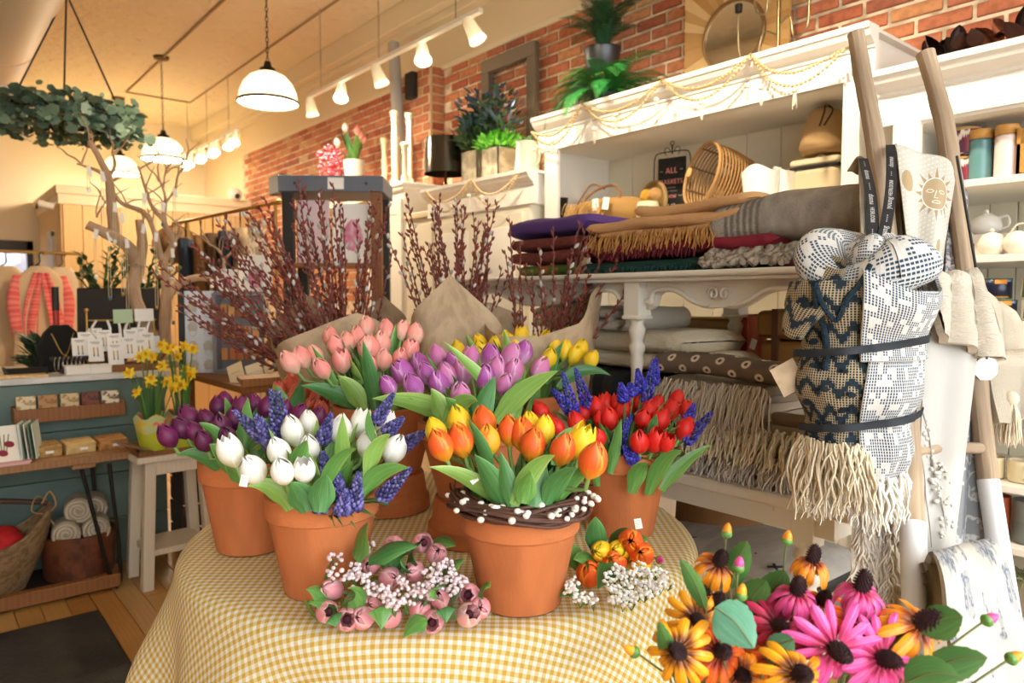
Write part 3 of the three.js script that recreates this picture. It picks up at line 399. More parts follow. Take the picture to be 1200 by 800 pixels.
const WAX = [[0.573,0.836,-1.182], [0.553,0.822,-1.152], [0.567,0.818,-1.131], [0.590,0.826,-1.134], [0.589,0.816,-1.106], [0.590,0.808,-1.083], [0.599,0.804,-1.064], [0.600,0.796,-1.043], [0.603,0.790,-1.026], [0.621,0.844,-1.170], [0.632,0.848,-1.175], [0.638,0.808,-1.043], [0.635,0.814,-1.060], [0.642,0.802,-1.024], [0.650,0.800,-1.011], [0.686,0.822,-1.044], [0.702,0.826,-1.041], [0.702,0.820,-1.023], [0.683,0.814,-1.021], [0.668,0.808,-1.018], [0.704,0.814,-1.006], [0.708,0.811,-0.993], [0.691,0.806,-0.992], [0.718,0.816,-0.998], [0.609,0.800,-1.045], [0.622,0.796,-1.025], [0.598,0.800,-1.054], [0.576,0.816,-1.117], [0.716,0.830,-1.041], [0.657,0.808,-1.027]];
const BREATH = [[0.902,0.778,-0.919], [0.899,0.772,-0.904], [0.899,0.768,-0.890], [0.912,0.770,-0.886], [0.914,0.765,-0.871], [0.914,0.784,-0.926], [0.969,0.786,-0.889], [0.984,0.789,-0.886], [0.991,0.788,-0.875], [1.007,0.791,-0.873], [1.020,0.792,-0.868], [1.033,0.794,-0.862], [1.034,0.790,-0.847], [1.049,0.792,-0.843], [1.052,0.789,-0.830], [1.049,0.784,-0.814], [0.959,0.778,-0.871], [0.965,0.776,-0.861], [0.982,0.780,-0.857], [0.994,0.781,-0.852], [1.008,0.783,-0.845], [1.007,0.778,-0.831], [1.023,0.781,-0.828], [1.029,0.780,-0.817], [0.946,0.768,-0.851], [0.961,0.770,-0.845], [0.971,0.770,-0.837], [0.983,0.772,-0.832], [0.996,0.773,-0.825], [1.013,0.776,-0.821], [0.952,0.764,-0.837], [0.965,0.765,-0.828], [1.002,0.796,-0.894], [1.038,0.799,-0.875]];
const CONES = [
  [0.898,0.915,-0.605,'o',-0.26,0.84,0.47,0.036],
  [1.022,0.912,-0.528,'o',-0.05,0.97,0.22,0.034],
  [0.744,0.851,-0.559,'y',-0.80,0.36,0.48,0.04],
  [0.809,0.834,-0.542,'r',-0.43,0.60,0.68,0.038],
  [0.821,0.862,-0.587,'y',-0.71,0.10,0.70,0.034],
  [0.928,0.897,-0.500,'p',-0.23,0.93,0.28,0.036],
  [0.905,0.852,-0.516,'m',-0.51,0.36,0.78,0.034],
  [0.976,0.910,-0.435,'p',-0.08,0.96,0.25,0.038],
  [0.889,0.859,-0.426,'p',-0.64,0.05,0.77,0.044],
  [0.934,0.846,-0.387,'p',-0.48,0.31,0.82,0.042],
  [0.993,0.879,-0.366,'o',-0.09,0.73,0.68,0.044],
  [0.832,0.836,-0.445,'y',-0.47,0.50,0.72,0.04],
  [1.040,0.828,-0.454,'m',-0.49,0.65,0.58,0.034],
  [0.858,0.870,-0.583,'o',-0.11,0.88,0.45,0.034],
  [0.880,0.865,-0.616,'o',-0.36,0.93,0.11,0.03],
  [1.010,0.859,-0.507,'o',-0.17,0.83,0.53,0.032],
  [0.912,0.822,-0.560,'m',-0.65,0.59,0.48,0.034],
  [1.046,0.838,-0.476,'r',-0.24,0.74,0.62,0.034],
  [0.847,0.795,-0.534,'o',-0.61,0.32,0.73,0.036],
  [0.964,0.828,-0.491,'m',-0.55,0.51,0.66,0.036],
  [1.018,0.812,-0.393,'m',-0.30,0.42,0.86,0.034],
  [0.899,0.808,-0.518,'r',-0.54,0.53,0.65,0.032],
];
const BUDS = [[0.941,0.938,-0.623,'o'], [1.011,0.927,-0.564,'o'], [0.728,0.831,-0.610,'y'], [0.866,0.923,-0.554,'p'], [0.850,0.893,-0.539,'y'], [1.066,0.877,-0.319,'p'], [1.065,0.837,-0.290,'o'], [1.081,0.807,-0.861,'p']];
const FOLIAGE = [[0.831,0.872,-0.580,0.782,0.954,-0.587,0.022], [0.754,0.805,-0.573,0.718,0.893,-0.571,0.022], [0.782,0.906,-0.532,0.792,0.868,-0.481,0.055], [0.908,0.878,-0.593,0.904,0.958,-0.564,0.035], [0.904,0.843,-0.569,0.905,0.910,-0.533,0.045], [0.945,0.841,-0.560,0.944,0.916,-0.527,0.045], [0.849,0.827,-0.495,0.848,0.871,-0.460,0.035], [0.984,0.873,-0.361,0.992,0.908,-0.317,0.042], [0.976,0.826,-0.351,1.003,0.862,-0.292,0.04], [0.934,0.825,-0.360,0.954,0.849,-0.306,0.05], [0.951,0.795,-0.448,0.936,0.844,-0.425,0.05], [1.013,0.843,-0.425,1.008,0.840,-0.390,0.04]];
const BLADES = {
  G: [[0.802,0.932,-0.999,0.687,1.010,-1.049,0.05,0.3], [0.789,0.938,-0.971,0.736,1.036,-0.984,0.055,0.1], [0.788,0.943,-0.946,0.776,1.040,-0.964,0.045,0.0], [0.791,0.946,-0.944,0.828,1.039,-0.881,0.05,0.35], [0.820,0.943,-0.920,0.850,1.011,-0.926,0.06,0.0], [0.840,0.943,-0.916,0.856,1.018,-0.857,0.05,0.2], [0.885,0.938,-0.931,0.917,1.008,-0.870,0.045,0.2], [0.792,0.981,-1.011,0.747,1.093,-1.018,0.035,0.1], [0.881,1.004,-0.938,0.910,1.072,-0.920,0.04,0.2], [0.796,0.952,-0.928,0.796,1.012,-0.906,0.05,0.0]],
  E: [[0.987,1.029,-1.243,1.065,1.149,-1.122,0.07,0.3], [0.904,1.042,-1.288,0.781,1.082,-1.419,0.065,0.3], [0.872,1.029,-1.274,0.900,1.090,-1.190,0.05,0.5], [0.907,1.029,-1.245,0.860,1.096,-1.250,0.05,0.1], [1.055,1.048,-1.266,0.918,1.207,-1.340,0.045,0.1], [0.928,1.029,-1.227,0.960,1.138,-1.209,0.06,0.1], [0.872,1.038,-1.275,0.854,1.111,-1.295,0.06,0.1], [1.016,1.039,-1.220,1.041,1.133,-1.206,0.06,0.1]],
  B: [[0.518,0.920,-1.248,0.450,0.971,-1.269,0.05,0.4], [0.529,0.926,-1.200,0.500,0.983,-1.202,0.07,0.1], [0.538,0.931,-1.167,0.544,1.000,-1.154,0.06,0.1], [0.618,0.937,-1.179,0.681,0.999,-1.105,0.05,0.4], [0.526,0.935,-1.229,0.484,1.016,-1.244,0.045,0.2], [0.516,0.981,-1.241,0.534,1.053,-1.205,0.045,0.1], [0.632,0.976,-1.170,0.658,1.060,-1.129,0.045,0.3], [0.620,0.966,-1.232,0.602,1.092,-1.203,0.04,0.1], [0.556,0.950,-1.205,0.596,1.040,-1.140,0.035,0.4], [0.685,1.022,-1.234,0.668,1.091,-1.227,0.03,0.1]],
  H: [[1.288,0.853,-1.058,1.303,0.967,-0.976,0.06,0.5], [1.311,0.863,-1.039,1.405,0.970,-0.969,0.05,0.2], [1.235,0.865,-1.063,1.244,0.935,-1.022,0.06,0.4], [1.222,0.902,-1.116,1.231,1.032,-1.092,0.04,0.1], [1.300,0.970,-1.057,1.294,1.042,-1.041,0.035,0.1], [1.199,0.873,-1.134,1.159,0.994,-1.150,0.04,0.1]],
  D: [[0.880,1.018,-1.671,0.759,1.082,-1.750,0.06,0.3], [0.878,1.021,-1.646,0.823,1.110,-1.673,0.07,0.2], [0.903,1.021,-1.625,0.866,1.201,-1.618,0.06,0.1], [0.936,1.017,-1.597,0.965,1.108,-1.581,0.06,0.1], [0.838,1.040,-1.707,0.793,1.182,-1.755,0.05,0.1], [0.992,1.037,-1.605,1.009,1.172,-1.549,0.05,0.1]],
  A: [[0.518,0.923,-1.561,0.427,0.975,-1.615,0.06,0.4], [0.525,0.924,-1.529,0.469,1.002,-1.542,0.06,0.2], [0.535,0.918,-1.508,0.491,0.967,-1.521,0.06,0.1], [0.512,0.974,-1.569,0.461,1.043,-1.578,0.04,0.2], [0.551,0.968,-1.576,0.563,1.088,-1.575,0.045,0.1], [0.561,0.956,-1.528,0.580,1.029,-1.517,0.045,0.1]],
  F: [[1.407,1.050,-1.482,1.521,1.086,-1.389,0.05,0.7], [1.413,1.056,-1.542,1.456,1.179,-1.516,0.05,0.1], [1.338,1.080,-1.606,1.324,1.216,-1.628,0.05,0.1], [1.262,1.080,-1.670,1.239,1.204,-1.699,0.05,0.1]],
  C: [[0.793,0.980,-1.871,0.811,1.085,-1.851,0.05,0.1], [0.776,1.003,-1.886,0.748,1.073,-1.902,0.04,0.1]],
};
const PLEAVES = [[0.590,0.843,-1.143,0.602,0.914,-1.112,0.05], [0.609,0.843,-1.127,0.667,0.872,-1.055,0.045], [0.709,0.782,-1.066,0.740,0.843,-1.018,0.04], [0.754,0.825,-1.162,0.786,0.832,-1.109,0.04], [0.549,0.769,-1.145,0.506,0.806,-1.158,0.035], [0.550,0.766,-1.131,0.503,0.786,-1.146,0.03], [0.551,0.770,-1.118,0.561,0.807,-1.086,0.04], [0.569,0.774,-1.090,0.552,0.818,-1.081,0.035], [0.583,0.794,-1.041,0.574,0.764,-1.020,0.035], [0.631,0.782,-0.974,0.590,0.759,-0.981,0.035], [0.680,0.768,-0.984,0.681,0.808,-0.960,0.04], [0.737,0.788,-0.977,0.742,0.813,-0.949,0.03], [0.649,0.816,-1.118,0.637,0.866,-1.106,0.04], [0.658,0.814,-1.097,0.654,0.854,-1.077,0.04], [0.675,0.828,-1.097,0.677,0.866,-1.072,0.045], [0.670,0.796,-1.008,0.662,0.818,-0.990,0.03], [0.565,0.790,-1.212,0.572,0.836,-1.183,0.03], [0.517,0.773,-1.094,0.518,0.768,-1.067,0.03], [0.664,0.791,-0.973,0.655,0.775,-0.953,0.03]];
const OLEAVES = [[1.042,0.791,-0.984,1.027,0.873,-0.977,0.045], [1.015,0.765,-1.005,0.987,0.815,-1.006,0.05], [1.020,0.785,-0.963,0.970,0.800,-0.979,0.05], [1.084,0.780,-0.988,1.097,0.842,-0.955,0.05], [1.111,0.798,-0.966,1.129,0.818,-0.926,0.045], [1.016,0.799,-0.915,0.975,0.758,-0.920,0.05], [1.065,0.785,-0.926,1.045,0.825,-0.919,0.045], [0.936,0.766,-0.927,0.892,0.759,-0.937,0.03]];
// ---------- terracotta pots ----------
const RIMS = { A: [0.112, 0.21], B: [0.11, 0.195], G: [0.112, 0.184], H: [0.11, 0.21], E: [0.15, 0.185], D: [0.14, 0.185], F: [0.12, 0.2], C: [0.11, 0.2] };
const POTLAB = { A: 'terracotta pot filled with deep purple tulips', B: 'terracotta pot filled with white tulips and grape hyacinths', G: 'terracotta pot of orange tulips with a willow wreath on its rim', H: 'terracotta pot filled with red tulips and blue hyacinth spikes', E: 'wide terracotta pot filled with lilac tulips, raised on an upturned pot', D: 'wide terracotta pot filled with pale pink tulips', F: 'terracotta pot of yellow tulips behind the lilac ones', C: 'terracotta pot of coral tulips behind the purple ones' };
const potShape = (r, h) => lathe([[0.02, 0.001], [r * 0.66, 0.001], [r * 0.68, 0.004], [r * 0.93, h * 0.765], [r * 0.965, h * 0.772], [r * 0.985, h * 0.79], [r, h * 0.985], [r * 0.99, h], [r * 0.92, h], [r * 0.91, h * 0.985], [r * 0.87, h * 0.75], [r * 0.62, 0.02], [0.02, 0.02]], 48);
const soilM = mat(0x2e2118, 1, { bumpMap: bumpT(10, 64, 8), bumpScale: 0.006 });
for (const k in POTS) {
  const [x, b, z] = POTS[k], [r, h] = RIMS[k];
  if (b) { const [ur, uh] = [r * 0.86, b]; solo('upturned_pot', { E: 'upturned terracotta pot raising the lilac tulips', D: 'upturned terracotta pot raising the pale pink tulips', F: 'upturned terracotta pot raising the yellow tulips', C: 'upturned terracotta pot raising the coral tulips' }[k], 'pot', lathe([[0.01, uh], [ur * 0.84, uh], [ur * 0.86, uh - 0.004], [ur * 0.93, uh * 0.36], [ur * 0.98, uh * 0.34], [ur, 0.002], [ur * 0.9, 0.002], [ur * 0.78, uh - 0.014], [0.01, uh - 0.014]], 48), M.terra, [x, TH + 0.0035, z]); }
  const t = thing('terracotta_pot', POTLAB[k], 'pot', [x, TH + 0.0035 + b, z]);
  part(t, 'pot_body', potShape(r, h), M.terra); part(t, 'soil', lathe([[0, h * 0.8], [r * 0.5, h * 0.81], [r * 0.86, h * 0.78]], 24), soilM);
}
// ---------- tulips ----------
const prof = (T, a) => { const n = a.length - 1, f = min(n - 1e-6, max(0, T * n)), i = floor(f); return lerp(a[i], a[i + 1], f - i); };
function petalGeo(rad, half, lift = 0) { return grid(6, 10, (u, v) => { const s = u * 2 - 1, w = half * (v < 0.5 ? lerp(0.8, 1, v / 0.5) : max(0.1, 1 - ((v - 0.5) / 0.5) ** 2.9)), r = prof(v, rad) * (1 + 0.04 * (1 - s * s)) + lift, a = s * w; return [sin(a) * r, v * (1 - 0.06 * s * s * v), cos(a) * r]; }); }
const PETALS = [petalGeo([0.05, 0.2, 0.31, 0.37, 0.39, 0.385, 0.35, 0.29, 0.2, 0.07], 1.2), petalGeo([0.05, 0.2, 0.32, 0.38, 0.405, 0.405, 0.385, 0.345, 0.29, 0.23], 1.12), petalGeo([0.05, 0.2, 0.28, 0.33, 0.34, 0.33, 0.3, 0.24, 0.15, 0.05], 1.15)];
const pet = (base, mid, edge, streak = 0.5) => mat(0xffffff, 0.55, { map: dtex(48, 64, (u, v) => { const s = abs(u * 2 - 1), n = fbm(u * 16, v * 2 + 3, 3); let c = mixc(hex(base), hex(mid), sm(0.02, 0.5, v + (n - 0.5) * 0.3)); c = mixc(c, hex(edge), sm(0.45, 1, s * 0.75 + v * 0.3 + (n - 0.5) * streak)); return c; }) });
const PM = { G: [pet(0xf2b024, 0xe85a18, 0xf39a2c, 0.8), pet(0xf6c02a, 0xf2a422, 0xee7a20, 0.7), pet(0xe9c82a, 0xf4c81c, 0xf6d53a)], H: [pet(0xc2200e, 0xd8180e, 0xe4402c)], B: [pet(0xdcdcb0, 0xf4f1e6, 0xf8f6ee)], A: [pet(0x5c1640, 0x661248, 0x7c2460), pet(0x4e1238, 0x58103e, 0x6a1a50)], C: [pet(0xd98a50, 0xd95a40, 0xe89a84)], D: [pet(0xeec8a4, 0xea8a80, 0xf2b0a4), pet(0xf0d2b0, 0xee9c8c, 0xf4c0b0)], E: [pet(0xdcb8c8, 0xa04a94, 0xd09cc0, 0.7), pet(0xd8a0b8, 0xc06a9c, 0xdca8c4, 0.6)], F: [pet(0xd8c83a, 0xf2c418, 0xf6d740)], pink: [pet(0xe8b0b0, 0xe5969e, 0xf4c4c4), pet(0xf2d0b8, 0xeeb0ae, 0xf6d8cc)] };
const leafTex = (a, b, e) => dtex(64, 64, (u, v) => mixc(mixc(hex(a), hex(b), sm(0.2, 0.8, fbm(u * 26, v * 2, 3)) * 0.7 + 0.3 * fbm(u * 3 + 7, v * 5, 2)), hex(e), sm(0.8, 1, abs(u * 2 - 1) * 0.75 + v * 0.32)));
const LEAFM = [mat(0xffffff, 0.45, { map: leafTex(0x4c7d34, 0x74a350, 0x93b464) }), mat(0xffffff, 0.45, { map: leafTex(0x3a6c34, 0x5b9150, 0x74a564) }), mat(0xffffff, 0.48, { map: leafTex(0x6f9a42, 0x97b65c, 0xc0cc70) })];
const stemM = mat(0x7fa356, 0.5), darkStem = mat(0x4c7a38, 0.5);
function blade(p0, p1, p2, width, out, fold = 0.35, n = 12, shape) {      // a leaf along a bent midrib
  const c = new THREE.QuadraticBezierCurve3(p0, p1, p2), o = out.clone();
  return grid(4, n, (u, v) => { const q = c.getPoint(v), t = c.getTangent(min(0.999, v)), side = t.clone().cross(o).normalize(), nn = side.clone().cross(t).normalize(), w = width / 2 * (shape ? shape(v) : max(0.015, (0.5 + 0.5 * sm(0, 0.32, v)) * (1 - max(0, (v - 0.3) / 0.7) ** 1.6))), s = u * 2 - 1; return [q.x + side.x * s * w + nn.x * fold * w * s * s, q.y + side.y * s * w + nn.y * fold * w * s * s, q.z + side.z * s * w + nn.z * fold * w * s * s]; });
}
const camV = V(0, 1.3, 0);
function bloomAt(parent, p, axis, size, mats, open, partName = 'petal') {
  const q = new THREE.Quaternion().setFromUnitVectors(V(0, 1, 0), axis), tw = rr(0, 6.3), g = PETALS[open ? 1 : 0];
  for (let k = 0; k < 6; k++) { const m = part(parent, partName, k % 2 ? g : PETALS[open ? 1 : 2], mats); const s = size * (k % 2 ? 1 : 0.965) * rr(0.96, 1.03); const wd = size * (k % 2 ? 0.86 : 0.8); m.scale.set(wd, s, wd); m.quaternion.copy(q).multiply(new THREE.Quaternion().setFromAxisAngle(V(0, 1, 0), tw + k * PI / 3)); m.position.copy(p); }
}
const TULAB = { A: ['deep purple tulip standing in the pot of purple tulips', 'deep purple tulips'], B: ['white tulip standing among grape hyacinths in a pot', 'white tulips'], G: ['', 'orange and yellow tulips'], H: ['bright red tulip standing among blue hyacinth spikes', 'red tulips'], E: ['lilac purple tulip with pale petal edges in the wide pot', 'lilac tulips'], D: ['pale pink tulip standing in the wide pot by the kraft paper', 'pale pink tulips'], F: ['yellow tulip standing behind the lilac tulips', 'yellow tulips'], C: ['coral tulip standing behind the purple tulips', 'coral tulips'] };
const GLAB = ['orange tulip with yellow base in the wreathed pot', 'yellow tulip flushed orange in the wreathed pot', 'plain yellow tulip in the wreathed pot'];
for (const k in HEADS) {
  seed(k.charCodeAt(0) * 13); const [px, pb, pz] = POTS[k], [pr, ph] = RIMS[k], soil = TH + pb + ph * 0.82, blades = BLADES[k] || [];
  HEADS[k].forEach(([x, y, z, s, ci], i) => {
    const head = V(x, y - s * 0.5, z), out = V(x - px, 0, z - pz), od = out.length(), base = V(px + out.x * min(1, pr * 0.6 / (od + 0.01)) * 0.6 + rr(-0.01, 0.01), soil - 0.01, pz + out.z * min(1, pr * 0.6 / (od + 0.01)) * 0.6 + rr(-0.01, 0.01));
    const mid = base.clone().lerp(head, 0.55).add(V(-out.x * 0.18, 0.02, -out.z * 0.18)), axis = head.clone().sub(mid).normalize().lerp(V(rr(-0.18, 0.18), 1, rr(-0.18, 0.18)).normalize(), 0.62).normalize();
    const isOpen = R() < 0.16, t = thing('tulip', (isOpen ? 'half open ' : 'closed ') + (k === 'G' ? GLAB[ci] : TULAB[k][0]), 'tulip', [base.x, base.y, base.z], 0, k === 'G' ? ['orange tulips in the wreathed pot', 'flushed yellow tulips in the wreathed pot', 'yellow tulips in the wreathed pot'][ci] : TULAB[k][1]), L = (v) => v.clone().sub(base);
    part(t, 'stem', tube([V(0, 0, 0), L(mid), L(head).addScaledVector(axis, -0.02), L(head).addScaledVector(axis, 0.004)], [0.0045, 0.004, 0.0045], 6, 8), stemM);
    bloomAt(t, L(head), axis, s * rr(1.12, 1.22), PM[k][ci ?? floor(R() * PM[k].length)], isOpen);
    const mine = blades.filter((b, j) => j % HEADS[k].length === i), lm = () => LEAFM[R() < 0.45 ? 0 : R() < 0.5 ? 1 : 2];
    for (const [a, b, c, d, e, f, w, sag] of mine) { const p0 = V(a, b, c), p2 = V(d, e, f), m = p0.clone().lerp(p2, 0.5), o = m.clone().sub(V(px, m.y, pz)).normalize(); m.y += sag * 0.09; m.addScaledVector(o, -0.01); part(t, 'leaf', blade(L(p0), L(m), L(p2), w * rr(0.68, 0.84), camV.clone().sub(m).normalize().lerp(o, 0.5).normalize().multiplyScalar(-1), 0.3), lm()); }
    const nl = mine.length ? 2 : 2 + (R() < 0.6);
    for (let j = 0; j < nl; j++) { const a = atan2(out.z, out.x) + rr(-0.9, 0.9), d = V(cos(a), 0, sin(a)), p0 = V(px, soil - 0.02, pz).addScaledVector(d, pr * rr(0.3, 0.75)), reach = rr(0.05, 0.12), h = (y - soil) * rr(0.85, 1.28), p2 = p0.clone().addScaledVector(d, reach * (0.25 + 4.5 * od) * rr(0.5, 1.1)).add(V(0, h, 0)), m = p0.clone().lerp(p2, 0.5).add(V(0, h * 0.22, 0)).addScaledVector(d, -0.01);
      part(t, 'leaf', blade(L(p0), L(m), L(p2), rr(0.034, 0.05), d.clone().multiplyScalar(-1), rr(0.25, 0.5)), lm()); }
  });
}
// ---------- grape hyacinth spikes ----------
{
  const fl = new THREE.OctahedronGeometry(1, 1); fix(fl);
  const bm = { H: mat(0xffffff, 0.5, { vertexColors: true }), B: mat(0xffffff, 0.5, { vertexColors: true }) };
  const LAB = { H: ['bright blue hyacinth spike among the red tulips', 'blue spikes among the red tulips'], B: ['dusky violet hyacinth spike among the white tulips', 'violet spikes among the white tulips'] };
  for (const k in SPIKES) { seed(k.charCodeAt(0)); const [px, pb, pz] = POTS[k], soil = TH + RIMS[k][1] * 0.8;
    for (const [a, b, c, d, e, f] of SPIKES[k]) {
      const tip = V(a, b, c), bot = V(d, e, f), ax = tip.clone().sub(bot), len = ax.length() * 1.05; ax.normalize(); const root = V(lerp(px, d, 0.35), soil, lerp(pz, f, 0.35)), t = thing('grape_hyacinth', LAB[k][0], 'flower', [root.x, root.y, root.z], 0, LAB[k][1]), L = (v) => v.clone().sub(root);
      part(t, 'stem', tube([V(0, 0, 0), L(root.clone().lerp(bot, 0.6)).add(V(0, 0.015, 0)), L(bot), L(bot).addScaledVector(ax, len * 0.9)], [0.003, 0.002], 5, 8), darkStem);
      const gs = [], q = new THREE.Quaternion().setFromUnitVectors(V(0, 1, 0), ax), n = 78, cols = (k === 'H' ? [0x2c2a9a, 0x3a38b8, 0x5a52cc, 0x25207a] : [0x4a4484, 0x5c5698, 0x7a72ae, 0x3a3468]).map((x) => new THREE.Color(x));
      for (let i = 0; i < n; i++) { const v = (i + 0.5) / n, r = (k === 'H' ? 0.014 : 0.013) * (1 - 0.8 * v ** 1.6) * (0.75 + 0.25 * sm(0, 0.1, v)), th = i * 2.39996, s = 0.0042 * (1.15 - 0.65 * v); gs.push(tint(put(fl.clone(), [r * cos(th), v * len, r * sin(th)], [0.5 * sin(th), 0, -0.5 * cos(th)], [s, s * 1.35, s]), cols[floor(R() * 4)])); }
      const g = merge(gs); g.applyQuaternion(q); const o = L(bot); g.translate(o.x, o.y, o.z); part(t, 'flower_spike', g, bm[k]);
      const dd = V(d - px, 0, f - pz).normalize(); for (let j = 0; j < 2; j++) { const p2 = bot.clone().addScaledVector(dd, rr(0, 0.05)).add(V(rr(-0.03, 0.03), rr(-0.05, 0.02), rr(-0.03, 0.03))); part(t, 'leaf', blade(V(0, 0, 0), L(root.clone().lerp(p2, 0.5)).add(V(0, 0.03, 0)), L(p2), 0.011, dd.clone().multiplyScalar(-1), 0.5, 8), LEAFM[1]); }
    } }
}
// willow wreath with white buds on the pot rim, plant tags
{
  seed(404); const [x, , z] = POTS.G, t = thing('willow_wreath', 'twig wreath with white catkin buds lying on the pot rim', 'wreath', [x, TH + RIMS.G[1] + 0.016, z]);
  const tw = []; for (let k = 0; k < 24; k++) { const pts = [], ph = rr(0, 6), rad = 0.116 + rr(-0.02, 0.02); for (let i = 0; i < 14; i++) { const a = i / 14 * 2 * PI; pts.push([cos(a) * (rad + 0.006 * sin(3 * a + ph)), 0.011 * sin(2 * a + ph) + rr(-0.003, 0.003) - 0.25 * max(0, rad - 0.118), sin(a) * (rad + 0.006 * cos(3 * a + ph))]); } tw.push(tube(pts, 0.0034, 5, 42, true)); }
  part(t, 'twig_ring', tw, mat(0x5a382a, 0.6));
  const bud = []; for (let i = 0; i < 84; i++) { const a = rr(0, 2 * PI), r = 0.118 + rr(-0.016, 0.026); bud.push(ball(rr(0.005, 0.0072), [cos(a) * r, rr(-0.004, 0.014), sin(a) * r], [1, 0.85, 1], [0, 0, 0], 7)); } part(t, 'white_buds', bud, mat(0xece6da, 0.8)).userData.kind = 'stuff';
  const twi = []; for (let i = 0; i < 5; i++) { const a = rr(0, 6.3); twi.push(tube([[cos(a) * 0.11, 0, sin(a) * 0.11], [cos(a + 0.3) * 0.135, 0.008, sin(a + 0.3) * 0.135], [cos(a + 0.5) * 0.15, 0.012, sin(a + 0.5) * 0.15]], 0.002, 5)); } part(t, 'loose_twigs', twi, mat(0x4a2c22, 0.6));
}
const tagTex = ctex(128, 128, (g, w, h) => { g.fillStyle = '#f4f1e8'; g.fillRect(0, 0, w, h); g.fillStyle = '#555'; for (let i = 0; i < 5; i++) for (let x = 12; x < 110 - (i * 17) % 40; x += 7) g.fillRect(x, 22 + i * 18, 4, 5); });
const tagM = mat(0xffffff, 0.6, { map: tagTex });
for (const [p, ry, rz, l] of [[[0.759, 0.985, -1.02], -0.6, 0.5, 'small white printed plant tag beside the orange tulips'], [[0.439, 0.986, -1.254], -0.7, -0.3, 'small white plant tag beside the white tulips'], [[0.84, 1.09, -1.74], -0.5, 0.25, 'slim white plant tag beside the pale pink tulips'], [[1.09, 0.86, -0.92], -0.8, 0.05, 'small white printed tag on the orange tulip bouquet']]) { const o = solo('plant_tag', l, 'tag', put(new THREE.BoxGeometry(0.014, 0.02, 0.001)), tagM, p); o.rotation.set(-0.2, ry, rz); }
// ---------- cut bouquets lying on the cloth ----------
const berry = (pts, n, spread, r, m, name, t, seedN) => { seed(seedN); const g = [], st = []; for (const [x, y, z] of pts) { const c = [x - t.position.x, y - t.position.y, z - t.position.z]; for (let i = 0; i < n; i++) { const d = V(rr(-1, 1), rr(-0.3, 1), rr(-1, 1)).normalize().multiplyScalar(spread * rr(0.4, 1)); const p = V(c).add(d); p.y = max(p.y, 0.006); g.push(ball(r * rr(0.75, 1.2), [p.x, p.y, p.z], [1, 0.85, 1], [0, 0, 0], 6)); if (i % 2) st.push(tube([[c[0], max(0.004, c[1] - 0.015), c[2]], [p.x, p.y, p.z]], 0.0008, 4, 1)); } } part(t, name, g, m).userData.kind = 'stuff'; part(t, 'flower_stalks', st, darkStem).userData.kind = 'stuff'; };
const toFront = V(-sin(YAW) * 1, 0.28, cos(YAW) * 1).normalize();
{
  const t = thing('tulip_bouquet', 'bouquet of dusky pink tulips and waxflower lying on the gingham cloth', 'bouquet', [0.74, TH + 0.004, -1.06]), o = t.position; seed(606);
  const darkC = mat(0x4a1220, 0.8);
  PINKS.forEach(([x, y, z], i) => { const p = V(x, y, z).sub(o), ax = toFront.clone().add(V(rr(-0.5, 0.5), rr(-0.05, 0.45), rr(-0.5, 0.5))).normalize(), h = new THREE.Group(); h.name = 'tulip_head'; t.add(h); p.addScaledVector(ax, -0.02); h.position.copy(p); bloomAt(h, V(), ax, rr(0.053, 0.06), PM.pink[R() < 0.7 ? 0 : 1], R() < 0.3); part(h, 'dark_center', ball(0.0075, ax.clone().multiplyScalar(0.034).toArray()), darkC);
    part(h, 'stem', tube([V(0, 0, 0), ax.clone().multiplyScalar(-0.05), ax.clone().multiplyScalar(-0.1).setY(max(-p.y + 0.01, -0.08))], 0.004, 5, 6), stemM); });
  PLEAVES.forEach(([a, b, c, d, e, f, w]) => { const p0 = V(a, max(b, TH + 0.01), c).sub(o), p2 = V(d, max(e, TH + 0.008), f).sub(o), m = p0.clone().lerp(p2, 0.5).add(V(0, 0.02, 0)); part(t, 'leaf', blade(p0, m, p2, w * 1.25, V(0.3, -1, -0.3).normalize(), 0.3, 10), LEAFM[floor(R() * 2)]); });
  berry(WAX, 11, 0.016, 0.0042, mat(0xe6cfd2, 0.7), 'waxflower_blossom', t, 77);
  const b = thing('tulip_bouquet', 'bouquet of orange and yellow tulips with white gypsophila lying on the cloth', 'bouquet', [1.09, TH + 0.004, -0.95]), ob = b.position;
  ORANGES.forEach(([x, y, z, c]) => { const p = V(x, y, z).sub(ob), ax = toFront.clone().add(V(c ? -0.9 : rr(-0.6, 0.1), rr(0.2, 0.6), c ? -0.3 : rr(-0.4, 0.2))).normalize(), h = new THREE.Group(); h.name = 'tulip_head'; b.add(h); p.addScaledVector(ax, -0.022); h.position.copy(p); bloomAt(h, V(), ax, c ? 0.062 : 0.072, PM.G[c ? 2 : 0], !c && R() < 0.4); if (!c) part(h, 'dark_center', ball(0.009, ax.clone().multiplyScalar(0.02).toArray()), darkC); part(h, 'stem', tube([V(0, 0, 0), ax.clone().multiplyScalar(-0.05), ax.clone().multiplyScalar(-0.1).setY(max(-p.y + 0.01, -0.08))], 0.004, 5, 6), stemM); });
  OLEAVES.forEach(([a, bb_, c, d, e, f, w]) => { const p0 = V(a, max(bb_, TH + 0.01), c).sub(ob), p2 = V(d, max(e, TH + 0.01), f).sub(ob), m = p0.clone().lerp(p2, 0.5).add(V(0, 0.015, 0)); part(b, 'leaf', blade(p0, m, p2, w, V(0.4, -1, -0.4).normalize(), 0.3, 10), LEAFM[floor(R() * 2)]); });
  berry(BREATH, 13, 0.014, 0.0036, mat(0xf4f2ec, 0.7), 'gypsophila_blossom', b, 78);
}
